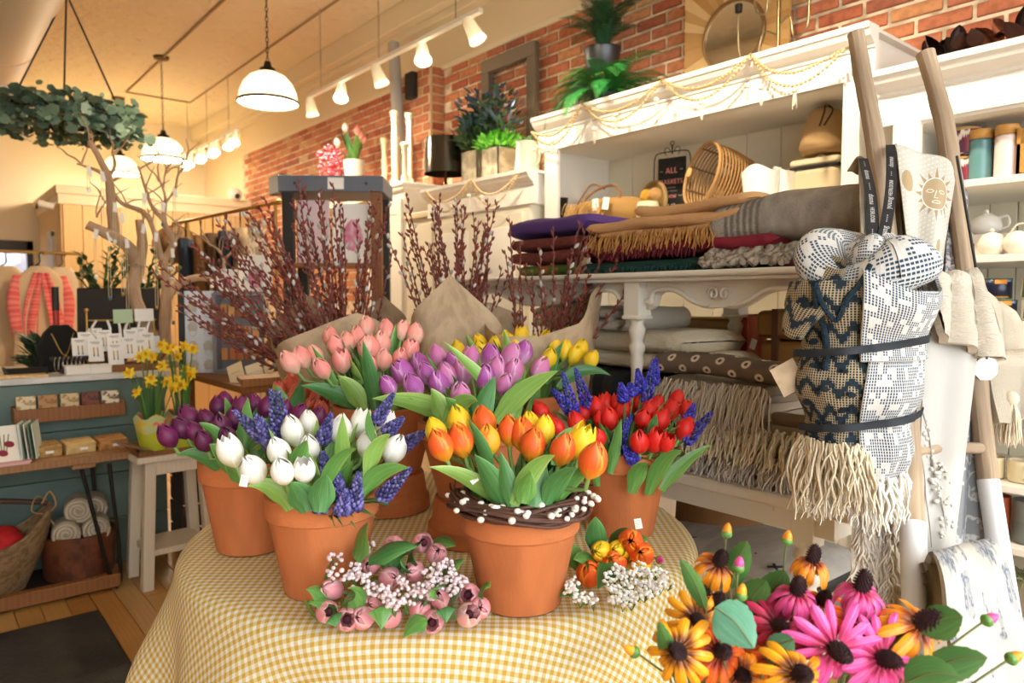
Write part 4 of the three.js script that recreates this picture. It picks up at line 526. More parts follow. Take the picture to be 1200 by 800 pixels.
// ---------- pussy willow bunches in kraft paper ----------
{
  const bark = mat(0x6a3626, 0.5), budM = mat(0x7a3022, 0.42), silver = mat(0xb9b4ac, 0.9), camR = V(cos(YAW), 0, sin(YAW)), camF = V(sin(YAW), 0, -cos(YAW));
  const oct = fix(new THREE.OctahedronGeometry(1, 1));
  const bunch = (label, px, pz, n, a0, a1, r0, r1, lean, paper) => {
    const t = thing('pussy_willow_bunch', label, 'branches', [px, 0, pz]), base = V(0, 0.45, 0);
    const v = solo('zinc_bucket', 'tall zinc bucket holding the ' + paper.b, 'bucket', lathe([[0.01, 0.004], [0.07, 0.004], [0.085, 0.5], [0.088, 0.5], [0.088, 0.49], [0.073, 0.012], [0.01, 0.012]], 24), mat(0x8d9092, 0.45, { metalness: 0.7 }), [px, 0, pz]);
    for (let i = 0; i < n; i++) {
      const a = lerp(a0, a1, (i + R()) / n), dep = rr(-0.3, 0.3), len = rr(r0, r1), neck = V(0, 0.97, 0).addScaledVector(camR, lean + rr(-0.05, 0.05)).addScaledVector(camF, rr(-0.05, 0.05));
      const dir = V(0, cos(a), 0).addScaledVector(camR, sin(a)).addScaledVector(camF, dep * 0.6).normalize(), tip = neck.clone().addScaledVector(dir, len), midp = neck.clone().addScaledVector(dir, len * 0.5).add(V(0, 0.03 * abs(sin(a)) * -1, 0).addScaledVector(camR, rr(-0.02, 0.02)));
      const cv = new THREE.CatmullRomCurve3([base.clone().add(V(rr(-0.03, 0.03), 0, rr(-0.03, 0.03))), neck, midp, tip]);
      const br = part(t, 'branch', tube(cv.points, [0.004, 0.0035, 0.003, 0.0016], 5, 14), bark), gb = [], gs = [];
      const nb = floor(len * 62); for (let j = 0; j < nb; j++) { const f = lerp(0.42, 1, (j + rr(0, 0.6)) / nb), q = cv.getPointAt(min(1, f)), tg = cv.getTangentAt(min(1, f)), th = j * 2.4, sd = V(cos(th), 0, sin(th)).cross(tg).normalize(), d = tg.clone().multiplyScalar(0.85).addScaledVector(sd, 0.5).normalize(), sv = R() < 0.09, l = sv ? rr(0.009, 0.013) : rr(0.0075, 0.0125), w = sv ? 0.006 : rr(0.0034, 0.0048);
        const g = oct.clone(); g.scale(w, l, w); g.applyQuaternion(new THREE.Quaternion().setFromUnitVectors(V(0, 1, 0), d)); q.addScaledVector(d, l * 0.8).addScaledVector(sd, 0.002); g.translate(q.x, q.y, q.z); (sv ? gs : gb).push(g); }
      part(br, 'buds', gb, budM).userData.kind = 'stuff'; if (gs.length) part(br, 'silver_catkins', gs, silver).userData.kind = 'stuff';
    }
    // paper: a rolled cone whose rim rises to points
    const f = paper.f, toCam = atan2(-camF.z, -camF.x);
    const wrap = slab(60, 24, (u, w) => { const th = (u - 0.5) * 2 * PI * 0.93, top = f(th), y = lerp(0.5, top, w), k = sm(0.5, 1.3, y), ang = toCam - th, cx = lean * sm(0.5, 1.15, y) * paper.k, r = lerp(0.09, paper.r, k) * (1 + 0.06 * sin(5 * th + y * 9) * k) + 0.01 * (fbm(u * 14, y * 8, 2) - 0.5); return [camR.x * cx + cos(ang) * r, y, camR.z * cx + sin(ang) * r]; }, 0.0006, 1.2, 0.6);
    part(t, 'kraft_paper_wrap', wrap, M.kraft);
  };
  const pk = (x, c, w) => max(0, 1 - abs(x - c) / w);
  seed(812);
  bunch('largest pussy willow bunch fanning out over the jewellery counter, kraft paper wrapped', 1.24, -2.19, 74, -1.12, 0.22, 0.5, 0.74, -0.12, { b: 'largest pussy willow bunch', r: 0.23, k: 1.25, f: (t) => 1.14 + 0.12 * pk(t, 0.5, 1.4) + 0.18 * pk(abs(t), 2.5, 1.3) });
  bunch('upright middle pussy willow bunch with a tall folded kraft paper flap', 1.46, -1.98, 40, -0.34, 0.3, 0.42, 0.7, -0.03, { b: 'middle pussy willow bunch', r: 0.19, k: 1, f: (t) => 1.15 + 0.23 * pk(t, -0.1, 1.3) + 0.14 * sm(1.4, 2.6, abs(t)) });
  bunch('smaller pussy willow bunch in kraft paper beside the folded blankets', 1.545, -1.77, 30, -0.2, 0.62, 0.36, 0.6, 0.03, { b: 'smaller pussy willow bunch', r: 0.2, k: 1, f: (t) => 1.19 + 0.26 * pk(t, 2.1, 1.5) + 0.1 * pk(t, -2.2, 1.6) + 0.06 * pk(t, 0.9, 0.9) });
}
// ---------- coneflowers beside the table ----------
{
  const bx = 0.955, bz = -0.53, bk = solo('flower_bucket', 'grey metal bucket holding the stems of the coneflowers', 'bucket', lathe([[0.01, 0.004], [0.1, 0.004], [0.13, 0.32], [0.136, 0.325], [0.13, 0.31], [0.1, 0.015], [0.01, 0.015]], 28), mat(0x7f8588, 0.45, { metalness: 0.6 }), [bx, 0, bz]);
  const cp = (a, b, c) => mat(0xffffff, 0.5, { map: dtex(32, 64, (u, v) => { const n = fbm(u * 14, v * 2, 3); return mixc(mixc(hex(a), hex(b), sm(0.05, 0.45, v + (n - 0.5) * 0.4)), hex(c), sm(0.4, 0.9, n * 0.9 + v * 0.2)); }) });
  const CM = { o: cp(0x6a1c06, 0xe6860e, 0xf2a01e), y: cp(0x5a2204, 0xec980e, 0xf6b024), r: cp(0x7a180c, 0xdc5414, 0xe87824), p: cp(0xa81c48, 0xd23a84, 0xe466a6), m: cp(0x7a1028, 0xb42048, 0xcc3c68) };
  const CL = { o: 'orange coneflower with dark raised cone', y: 'golden yellow coneflower with dark cone', r: 'red-orange coneflower with dark cone', p: 'bright pink coneflower with dark cone', m: 'deep magenta coneflower with dark cone' };
  const petal = (droop) => grid(4, 8, (u, v) => { const s = u * 2 - 1, w = 0.165 * (0.45 + 0.55 * sm(0, 0.45, v)) * sqrt(max(0.01, 1 - sm(0.72, 1.03, v) ** 1.5)), a = droop * v, r = 0.2 + (droop < 0.3 ? v : sin(a) / droop); return [s * w, -(droop < 0.3 ? droop * v * v : (1 - cos(a)) / droop) - 0.05 * s * s + 0.015 * cos(s * 9), r]; });
  const PG = [petal(0.2), petal(1.1), petal(1.75), petal(2.2)], dome = mat(0x33191a, 0.9), tipM = mat(0x5a3020, 0.8), stM = mat(0x6a7040, 0.6), leafC = [mat(0xffffff, 0.55, { map: leafTex(0x3c6a30, 0x557f3c, 0x4a7436) }), mat(0xffffff, 0.55, { map: leafTex(0x4f8a6c, 0x6aa080, 0x5e9478) })];
  const bump = fix(new THREE.IcosahedronGeometry(1, 0)); seed(909);
  const coneGeo = (() => { const g = [ball(0.2, [0, 0.14, 0], [0.92, 1.6, 0.92], [0, 0, 0], 12)]; for (let i = 0; i < 110; i++) { const v = (i + 0.5) / 110, ph = Math.acos(1 - 1.35 * v), th = i * 2.39996; g.push(put(bump.clone(), [0.2 * sin(ph) * cos(th), 0.14 + 0.32 * cos(ph), 0.2 * sin(ph) * sin(th)], [th, ph, 0], [0.022, 0.07, 0.022])); } return merge(g); })();
  const serr = (v) => sin(PI * min(1, v ** 0.8)) ** 0.75 + 0.04 * sin(v * 60) + 0.02;
  const near = [['standing tall behind the teal leaf', 'o'], ['by the bare table leg', 'o']];
  CONES.forEach(([x, y, z, c, ax, ay, az, s], i) => {
    const A = V(ax, ay, az).normalize(), root = V(lerp(bx, x, 0.25) + rr(-0.02, 0.02), 0.3, lerp(bz, z, 0.25)), t = thing('coneflower', CL[c], 'flower', root.toArray(), 0, { o: 'orange coneflowers', y: 'golden coneflowers', r: 'red-orange coneflowers', p: 'pink coneflowers', m: 'magenta coneflowers' }[c]), p = V(x, y, z).sub(root), q = new THREE.Quaternion().setFromUnitVectors(V(0, 1, 0), A), fl = i === 8 || i === 9 ? 0 : ay > 0.75 ? 2 : 1;
    const n = 13; for (let k = 0; k < n; k++) { const m = part(t, 'petal', PG[min(3, fl + (R() < 0.25 ? 1 : 0))], CM[c]), L = s * rr(1.0, 1.25); m.scale.set(s * rr(0.85, 1.1), L, L); m.quaternion.copy(q).multiply(new THREE.Quaternion().setFromEuler(new THREE.Euler(rr(-0.12, 0.12), k / n * 2 * PI + rr(-0.08, 0.08), 0, 'YXZ'))); m.position.copy(p); }
    const cn = part(t, 'cone', coneGeo, dome); cn.scale.set(s * 1.3, s * 1.65, s * 1.3); cn.quaternion.copy(q); cn.position.copy(p);
    part(t, 'stem', tube([V(0, 0, 0), p.clone().multiplyScalar(0.55).addScaledVector(A, -0.03), p.clone().addScaledVector(A, -0.05), p], [0.0035, 0.003], 6, 12), stM);
  });
  FOLIAGE.forEach(([a, b, c, d, e, f, w], i) => { const p0 = V(a, b, c), p2 = V(d, e, f), root = V(bx, 0.31, bz), m = p0.clone().lerp(p2, 0.5).add(V(0, 0.008, 0)), t = thing('leaf_stem', i === 2 ? 'large teal green coneflower leaf in front of the golden petals' : 'green serrated coneflower leaf on a thin stalk', 'leaf', root.toArray(), 0, 'coneflower leaves'), o = camV.clone().sub(m).normalize().multiplyScalar(-1), lf = part(t, 'leaf', blade(p0.clone().sub(root), m.clone().sub(root), p2.clone().sub(root), w, o, 0.25, 16, serr), leafC[i % 4 === 2 ? 1 : 0]);
    part(lf, 'midrib', tube([p0.clone().sub(root), m.clone().sub(root).addScaledVector(o, -0.001), p2.clone().sub(root)], [0.0012, 0.0006], 4, 8), stM); part(t, 'stalk', tube([V(0, 0, 0), p0.clone().sub(root).multiplyScalar(0.6), p0.clone().sub(root)], [0.0025, 0.0015], 5, 8), stM); });
  BUDS.forEach(([x, y, z, c], i) => { const root = i === 7 ? V(x - 0.02, TH + 0.01, z - 0.04) : V(bx + rr(-0.03, 0.03), 0.32, bz + rr(-0.03, 0.03)), p = V(x, y, z).sub(root), A = (i === 7 ? toFront.clone() : i > 4 || i === 2 ? V(i === 2 ? -0.6 : 0.7, 0.4, i === 2 ? -0.4 : 0.5) : V(0.1, 1, 0.1)).normalize(), t = thing('coneflower_bud', { o: 'half closed orange coneflower bud', y: 'half closed yellow coneflower bud', p: 'half closed pink coneflower bud' }[c] + [' on a thin upright stalk', ' on a thin upright stalk', ' in front of the tablecloth drape', ' beside the orange petals', ' above the teal leaf', ' against the printed throw', ' against the printed throw', ' beside the orange tulip bouquet'][i], 'bud', root.toArray(), 0, 'coneflower buds'), q = new THREE.Quaternion().setFromUnitVectors(V(0, 1, 0), A);
    for (let k = 0; k < 6; k++) { const m = part(t, 'petal', PETALS[2], CM[c]); m.scale.set(0.02, 0.026, 0.02); m.position.copy(p); m.quaternion.copy(q).multiply(new THREE.Quaternion().setFromAxisAngle(V(0, 1, 0), k * 1.05)); }
    for (let k = 0; k < 4; k++) { const m = part(t, 'sepal', PETALS[0], LEAFM[0]); m.scale.set(0.021, 0.017, 0.021); m.position.copy(p); m.quaternion.copy(q).multiply(new THREE.Quaternion().setFromAxisAngle(V(0, 1, 0), k * 1.57 + 0.3)); }
    part(t, 'stalk', tube(i === 7 ? [p.clone().addScaledVector(A, -0.05), p] : [V(0, 0, 0), p.clone().multiplyScalar(0.6), p.clone().addScaledVector(A, -0.04), p], [0.002, 0.0016], 5, 10), stM); });
}
const CL = {
  sun: [[1.715,1.635,-0.722], [1.830,1.599,-0.636], [1.648,1.342,-0.664], [1.718,1.339,-0.619]],
  sunB: [[1.743,1.641,-0.764], [1.773,1.649,-0.739], [1.728,1.399,-0.732], [1.761,1.399,-0.704]],
  floral: [[1.865,1.568,-0.657], [1.887,1.529,-0.635], [1.776,1.331,-0.648], [1.815,1.331,-0.615]],
  burlap: [[1.740,1.625,-0.817], [1.838,1.609,-0.760], [1.628,1.397,-0.763], [1.755,1.399,-0.709]],
  linen: [[1.616,1.328,-0.611], [1.725,1.311,-0.545], [1.484,0.776,-0.576], [1.571,0.786,-0.530]],
  terry: [[1.603,1.336,-0.597], [1.695,1.337,-0.546], [1.564,1.225,-0.582], [1.716,1.170,-0.516]],
  grey: [[1.775,1.302,-0.607], [1.821,1.283,-0.568], [1.597,0.764,-0.585], [1.711,0.784,-0.517]],
  tassel: [[1.878,1.302,-0.600], [1.976,1.252,-0.566], [1.835,1.064,-0.565], [1.974,1.068,-0.502]],
  tassel2: [[1.810,1.152,-0.567], [1.919,1.159,-0.502], [1.768,1.027,-0.540], [1.878,1.042,-0.476]],
  toile: [[1.386,0.810,-0.503], [1.530,0.814,-0.462], [1.207,0.703,-0.410], [1.355,0.681,-0.337]],
  shag: [[1.489,0.879,-0.684], [1.567,0.861,-0.618], [1.382,0.685,-0.654], [1.473,0.676,-0.603]],
};
const RAILS = [[[1.783,1.939,-0.844], [1.744,1.791,-0.800], [1.708,1.631,-0.753], [1.633,1.338,-0.676], [1.538,1.079,-0.606], [1.455,0.877,-0.555]], [[1.455,0.877,-0.555], [1.325,0.636,-0.489]], [[1.855,1.877,-0.714], [1.851,1.776,-0.684], [1.841,1.692,-0.660], [1.819,1.512,-0.625], [1.797,1.339,-0.592], [1.705,0.928,-0.508]], [[1.705,0.928,-0.508], [1.654,0.727,-0.456]]];
// ---------- textiles ----------
function loft(ns, nt, f, wu = 1, wv = 1) { const P = [], U = [], I = []; for (let j = 0; j <= ns; j++) for (let i = 0; i <= nt; i++) { const q = f(j / ns, i / nt); P.push(...q); U.push(i / nt * wu, j / ns * wv); }
  for (let j = 0; j < ns; j++) for (let i = 0; i < nt; i++) { const a = j * (nt + 1) + i, b = a + nt + 1; I.push(a, a + 1, b, b, a + 1, b + 1); }
  const g = raw(P, null, U, I), n = g.attributes.normal; for (let j = 0; j <= ns; j++) { const a = j * (nt + 1), b = a + nt; const v = V(n.getX(a) + n.getX(b), n.getY(a) + n.getY(b), n.getZ(a) + n.getZ(b)).normalize(); n.setXYZ(a, v.x, v.y, v.z); n.setXYZ(b, v.x, v.y, v.z); } return g; }
const sp = (v, p) => Math.sign(v) * abs(v) ** p;
// one soft folded layer: full round edges along x, tapered ends along z
const layer = (x0, x1, y0, y1, z0, z1, amp = 0.01, sd = 0, nt = 30, ns = 26) => loft(ns, nt, (s, t) => { const e = (1 - abs(2 * s - 1) ** 26) ** 0.35, a = t * 2 * PI, z = lerp(z0, z1, s), x = (x0 + x1) / 2 + (x1 - x0) / 2 * sp(cos(a), 0.45) * (0.94 + 0.06 * e); return [x, (y0 + y1) / 2 + (y1 - y0) / 2 * sp(sin(a), 0.6) * max(0.05, e) + amp * (fbm(x * 5 + sd, z * 5 + sd * 3, 3) - 0.5) * 2 * sm(0, 0.02, y1 - 1 + 1), z]; }, 2 * (x1 - x0), z1 - z0);
const knit = (c, k = 1, s = 0.003) => mat(c, 0.95, { bumpMap: weave(16, 22 * k, 64), bumpScale: s });
const fleece = (c) => mat(c, 1, { bumpMap: bumpT(24, 128, 10), bumpScale: 0.003 });
function strands(n, from, dir, len, thick, wig = 0.3, seg = 5) { const g = []; for (let i = 0; i < n; i++) { const p = from((i + R()) / n), l = len * rr(0.7, 1.15), d = dir(i), pts = [V(p)]; let c = V(p); for (let k = 1; k <= seg; k++) { const f = k / seg; c = c.clone().addScaledVector(V(d[0] * (1 - f * 0.8) + rr(-wig, wig), lerp(d[1], -1, f * 0.9), d[2] * (1 - f) + rr(-wig, wig)).normalize(), l / seg); pts.push(c); } g.push(tube(pts, [thick, thick * 0.9, thick * 0.5], 4, seg + 1)); } return merge(g); }
const striped = (cols, n, s = 1) => dtex(64, 256, (u, v) => { const k = floor(v * n) % cols.length; return mixc(hex(cols[k]), [20, 20, 20], 0.3 * fbm(u * 20, v * 80, 2)); }, true, s, s);
{
  const Y = 1.3815, put1 = (name, label, parts, grp) => { const t = thing(name, label, 'blanket', [1.95, parts[0], -1.4], 0, grp); return t; };
  const add = (t, nm, g, m) => { g.translate(-t.position.x, -t.position.y, -t.position.z); return part(t, nm, g, m); };
  seed(1201);
  let t = put1('folded_throw', 'dark teal throw with short fringe at the bottom of the stack', [Y]);
  add(t, 'cloth', layer(1.73, 2.15, Y, Y + 0.045, -1.74, -1.1, 0.004, 1), knit(0x1c4a40)); add(t, 'fringe', strands(80, (s) => [1.735, Y + 0.022, lerp(-1.7, -1.2, s)], () => [-0.8, -0.2, 0.3], 0.03, 0.0022, 0.3, 3), mat(0x1a4440, 0.9));
  t = put1('folded_throw', 'wine red silky throw slumped over the teal one', [Y + 0.045]);
  add(t, 'cloth', merge([layer(1.72, 2.14, Y + 0.046, Y + 0.1, -1.68, -1.0, 0.01, 4), layer(1.73, 1.95, Y + 0.01, Y + 0.075, -1.15, -1.02, 0.016, 9)]), mat(0x7a1428, 0.75, { bumpMap: bumpT(6, 64, 4), bumpScale: 0.006 })); add(t, 'fringe', strands(60, (s) => [1.722, Y + 0.07, lerp(-1.6, -1.25, s)], () => [-0.8, -0.3, 0.2], 0.035, 0.0022, 0.35, 3), mat(0x5e1020, 0.9));
  t = put1('folded_throw', 'tan mohair throw with long golden fringe on top of the wine red one', [Y + 0.1]);
  add(t, 'cloth', merge([layer(1.73, 2.12, Y + 0.1, Y + 0.14, -1.66, -1.06, 0.012, 2), layer(1.72, 2.12, Y + 0.132, Y + 0.178, -1.7, -1.1, 0.02, 6), layer(1.73, 2.1, Y + 0.168, Y + 0.21, -1.5, -1.1, 0.02, 8)]), fleece(0xcfa06c));
  add(t, 'fringe', strands(170, (s) => [1.73 + rr(0, 0.01), Y + 0.118 + rr(-0.012, 0.014), lerp(-1.68, -1.2, s)], () => [-0.75, -0.35, 0.45], 0.06, 0.0024, 0.3, 4), mat(0xb07c40, 0.9));
  t = put1('folded_throw', 'green and orange plaid throw at the bottom under the tweed one', [Y]);
  add(t, 'cloth', layer(1.74, 2.12, Y, Y + 0.045, -2.06, -1.77, 0.004, 3), mat(0xffffff, 0.95, { map: striped([0x5c7a1e, 0x6b8a2a, 0xb0622a, 0x5c7a1e, 0x4a6a1a], 18), bumpMap: weave(16, 20, 64), bumpScale: 0.002 }));
  t = put1('folded_throw', 'rust and purple tweed throw folded in three', [Y + 0.045]);
  add(t, 'cloth', merge([0, 1].map((k) => layer(1.73 + 0.005 * k, 2.12, Y + 0.046 + k * 0.046, Y + 0.096 + k * 0.046, -2.1, -1.76 + 0.01 * k, 0.006, k))), mat(0xffffff, 0.95, { map: dtex(128, 128, (u, v) => { const n = fbm(u * 30, v * 30, 2, 30), c = [0x8a3a20, 0x4a2238, 0xa8582c, 0x6a1e2a][floor(n * 12) % 4]; return hex(c); }, true, 6, 6), bumpMap: weave(16, 20, 64), bumpScale: 0.003 }));
  t = put1('folded_throw', 'plain violet throw on top of the tweed one', [Y + 0.14]);
  add(t, 'cloth', layer(1.74, 2.12, Y + 0.142, Y + 0.21, -2.12, -1.71, 0.016, 7), knit(0x5a3a80));
  t = put1('folded_blanket', 'thick striped grey wool blanket with knotted fringe at the console end', [Y]);
  const gm = mat(0xffffff, 0.98, { map: dtex(64, 256, (u, v) => { const st = v > 0.05 && v < 0.17 ? 0.5 + 0.5 * sin(v * 256 * 1.3) : 0.15; return mixc(mixc([196, 186, 170], [120, 112, 104], st), [84, 78, 74], 0.45 * fbm(u * 24, v * 50, 3, 24)); }), bumpMap: bumpT(30, 128, 12), bumpScale: 0.006 });
  add(t, 'cloth', merge([layer(1.72, 2.16, Y + 0.06, Y + 0.2, -1.22, -0.73, 0.022, 12)]), gm);
  const kn = []; for (let i = 0; i < 34; i++) { const z = lerp(-1.2, -0.76, i / 26), pts = []; for (let k = 0; k < 5; k++) pts.push([1.75 - k * 0.016 + rr(-0.008, 0.008), Y + 0.056 - k * 0.011 + rr(-0.004, 0.006), z + rr(-0.018, 0.018) - k * 0.006]); kn.push(tube(pts, [0.01, 0.013, 0.009, 0.013, 0.008], 6, 14)); }
  for (let i = 0; i < 16; i++) { const z = rr(-1.22, -0.78); kn.push(tube([[1.8, Y + 0.04, z], [1.74, Y + 0.045, z - 0.02], [1.7, Y + 0.012, z - 0.04]], 0.011, 6, 8)); }
  add(t, 'knotted_fringe', merge(kn), mat(0xffffff, 0.95, { map: blotch(0x6a625a, 0xa89c8c, 10, 64, 12) }));
}
// throws on the low display table
{
  const Y = 0.811, mk = (name, label, y, g, m, cat = 'blanket') => { const t = thing(name, label, cat, [1.95, y, -1.35]); const p = part(t, 'cloth', g.translate(-1.95, -y, 1.35), m); return t; }, F = (t, g, m) => part(t, 'fringe', g.translate(-1.95, -t.position.y, 1.35), m);
  seed(1301);
  const drop = () => [-0.85, -0.1, 0.15];
  let t = mk('fringed_throw', 'pale grey throw with thick shaggy fringe at the very bottom of the pile', Y, layer(1.74, 2.2, Y, Y + 0.06, -1.36, -0.86, 0.004, 1), knit(0xbdb2a6)); F(t, strands(240, (s) => [1.74 + rr(-0.01, 0.01), Y + 0.05 + rr(-0.015, 0.02), lerp(-1.38, -0.94, s)], drop, 0.1, 0.0032, 0.45), mat(0xdcd3c8, 0.95));
  t = mk('fringed_throw', 'cream and brown throw with ropey fringe second in the pile', Y + 0.062, layer(1.74, 2.2, Y + 0.062, Y + 0.15, -1.3, -0.86, 0.006, 2), knit(0xb39a78)); F(t, strands(150, (s) => [1.735 + rr(-0.012, 0.01), Y + 0.13 + rr(-0.015, 0.02), lerp(-1.3, -0.88, s)], drop, 0.11, 0.0045, 0.35), mat(0xffffff, 0.95, { map: blotch(0xcab692, 0xe4d8bc, 6, 64, 20) }));
  t = mk('fringed_throw', 'rolled brown throw end with a round opening', Y + 0.152, loft(16, 22, (s, a) => { const r = 0.022 + 0.002 * sin(a * 19); return [1.76 + r * cos(a * 2 * PI), Y + 0.176 + r * sin(a * 2 * PI) * 0.8, lerp(-1.02, -0.8, s)]; }), fleece(0x8a765c));
  t = mk('fringed_throw', 'taupe throw with long hanging string fringe third in the pile', Y + 0.152, merge([layer(1.75, 2.2, Y + 0.152, Y + 0.21, -1.4, -1.04, 0.006, 3), layer(1.76, 2.2, Y + 0.205, Y + 0.262, -1.42, -1.03, 0.006, 5)]), knit(0xb5a48e)); F(t, strands(230, (s) => [1.745 + rr(-0.01, 0.01), Y + 0.245 + rr(-0.025, 0.012), lerp(-1.44, -1.03, s)], () => [-0.6, -0.6, 0.05], 0.14, 0.0025, 0.3), mat(0xcdbda6, 0.95));
  t = mk('patterned_roll', 'rolled brown throw with cream ring pattern on top of the fringed pile', Y + 0.264, loft(30, 24, (s, a) => { const r = 0.032 + 0.002 * vn(s * 9, a * 5), y = Y + 0.296 + 0.006 * sin(s * 5); return [1.79 + r * 1.3 * cos(a * 2 * PI), y + r * sin(a * 2 * PI), lerp(-1.42, -0.95, s)]; }, 0.17, 0.47), mat(0xffffff, 0.95, { map: ctex(128, 128, (g) => { g.fillStyle = '#6a5a4a'; g.fillRect(0, 0, 128, 128); for (const [x, y] of [[32, 32], [96, 96]]) { g.fillStyle = '#d8c8b0'; g.beginPath(); g.ellipse(x, y, 24, 20, 0.4, 0, 7); g.fill(); g.fillStyle = '#54463a'; g.beginPath(); g.ellipse(x, y, 10, 8, 0.4, 0, 7); g.fill(); } for (let i = 0; i < 500; i++) { g.fillStyle = 'rgba(40,30,24,0.25)'; g.fillRect((i * 37) % 128, (i * 61) % 128, 2, 2); } }, 18, 12) }));
  // fleeces behind the console leg
  t = mk('fleece_blanket', 'white cable knit blanket folded double beside the console leg', Y + 0.2, merge([layer(1.8, 2.15, Y + 0.385, Y + 0.425, -2.05, -1.62, 0.004, 1), layer(1.8, 2.15, Y + 0.425, Y + 0.465, -2.05, -1.62, 0.004, 2), loft(4, 18, (s, a) => [lerp(1.8, 2.15, s), Y + 0.425 + 0.04 * sin(a * 2 * PI), -1.62 + 0.04 * cos(a * 2 * PI)])]), knit(0xeae2d2, 0.4, 0.004));
  t = mk('fleece_blanket', 'thick cream fleece blanket folded behind the console leg', Y + 0.2, merge([layer(1.84, 2.2, Y + 0.255, Y + 0.32, -2.0, -1.32, 0.006, 3), layer(1.82, 2.2, Y + 0.312, Y + 0.39, -2.0, -1.38, 0.008, 4)]), fleece(0xe0d2b4));
  t = mk('folded_throw', 'dark striped woven throws lying under the cream fleece', Y, merge([layer(1.78, 2.2, Y, Y + 0.06, -2.1, -1.46, 0.004, 5), layer(1.79, 2.2, Y + 0.06, Y + 0.12, -2.1, -1.46, 0.006, 6), layer(1.8, 2.2, Y + 0.12, Y + 0.255, -2.05, -1.46, 0.006, 7)]), mat(0xffffff, 0.95, { map: striped([0x2e2c2c, 0x8a7a66, 0x2a2826, 0x4a4440, 0x37424a], 22), bumpMap: weave(16, 20, 64), bumpScale: 0.003 }));
  // wares standing at the back of the low table
  const wick = (c) => mat(c, 0.85, { bumpMap: weave(12, 20, 64), bumpScale: 0.004 });
  const b = thing('woven_basket', 'light woven straw tote with small flowers, behind the console legs', 'basket', [2.26, Y, -1.62]); part(b, 'body', loft(10, 32, (s, a) => { const w = lerp(0.15, 0.17, s), c = a * 2 * PI; return [0.05 * sp(cos(c), 0.6), s * 0.42, w * sp(sin(c), 0.6)]; }), wick(0xc9a873)); part(b, 'rim', tube([...Array(12)].map((_, i) => [0.05 * sp(cos(i / 12 * 6.283), 0.6), 0.42, 0.17 * sp(sin(i / 12 * 6.283), 0.6)]), 0.006, 6, 48, true), wick(0xa8854f));
  const o = (x) => x; seed(1402);
  const dcol = [[0xb9463a, 'red glittery tealight jar with white tag behind the back leg', -1.43], [0xd0715e, 'salmon tealight jar behind the back leg', -1.36]]; dcol.forEach(([c, l, z]) => { const j = thing('ribbed_jar', l, 'jar', [2.22, Y, z]); part(j, 'jar_body', lathe([[0.001, 0.002], [0.034, 0.002], [0.036, 0.3], [0.03, 0.4], [0.035, 0.43], [0.028, 0.44], [0.024, 0.3], [0.001, 0.02]], 20), mat(c, 0.5)); part(j, 'price_tag', box(0.001, 0.035, 0.022, [-0.04, 0.34, 0.01], [0.3, 0, 0]), M.paper); });
  for (const [z, c, l] of [[-1.53, 0x4a5a86, 'slim blue figurine beside the straw tote'], [-1.5, 0xd8a08a, 'slim pink figurine beside the straw tote'], [-1.57, 0x6a8a74, 'slim green figurine beside the straw tote']]) { const f = thing('figurine', l, 'figurine', [2.1, Y, z]); part(f, 'body', lathe([[0.001, 0], [0.016, 0], [0.012, 0.2], [0.018, 0.28], [0.009, 0.34], [0.001, 0.345]], 14), mat(c, 0.5)); part(f, 'head', ball(0.014, [0, 0.355, 0]), mat(0xe3c0a0, 0.6)); }
  const w2 = thing('wicker_chest', 'golden brown wicker trunk standing at the back of the low table', 'basket', [2.2, Y, -1.12]); part(w2, 'body', soft(0.2, 0.36, 0.32, [0, 0.18, 0], [0, 0, 0], 0.02, 2), wick(0xa8793f)); part(w2, 'lid', soft(0.22, 0.09, 0.34, [0, 0.41, 0], [0, 0, 0], 0.02, 2), wick(0x94682f)); for (const z of [-0.1, 0.1]) part(w2, 'strap', box(0.225, 0.46, 0.02, [0, 0.23, z]), mat(0x5a3418, 0.7));
  // under the low table
  const S = 0.373;
  const k = thing('black_basket', 'black woven basket under the low table', 'basket', [1.86, S, -1.62]); part(k, 'body', lathe([[0.001, 0.003], [0.1, 0.003], [0.13, 0.06], [0.14, 0.15], [0.132, 0.2], [0.125, 0.2], [0.125, 0.1], [0.09, 0.02], [0.001, 0.02]], 28), mat(0x24221f, 0.8, { bumpMap: weave(8, 1, 64), bumpScale: 0.01 })); part(k, 'rim', put(new THREE.TorusGeometry(0.128, 0.008, 6, 28), [0, 0.2, 0], [PI / 2, 0, 0]), M.iron);
  const br = thing('round_basket', 'round brown wicker basket under the low table', 'basket', [2.1, S, -1.42]); part(br, 'body', lathe([[0.001, 0.002], [0.12, 0.002], [0.15, 0.08], [0.14, 0.26], [0.125, 0.26], [0.12, 0.08], [0.001, 0.02]], 28), wick(0x96683c));
  t = mk('rag_rug', 'grey rag rug with curly fringe under the cushion', S, layer(1.74, 2.2, S, S + 0.07, -1.5, -0.96, 0.01, 3), mat(0xffffff, 1, { map: blotch(0x7d7469, 0xb8aea0, 12, 128, 4), bumpMap: bumpT(20, 64, 8), bumpScale: 0.015 })); F(t, strands(200, (s) => [1.74 + rr(-0.01, 0.02), S + rr(0.02, 0.07), lerp(-1.5, -0.96, s)], () => [-0.8, 0, 0.1], 0.05, 0.0035, 0.6, 4), mat(0xb3a696, 0.95));
  const c = thing('floor_cushion', 'grey linen floor cushion marked with black cross stitches', 'cushion', [1.97, S + 0.07, -1.24]);
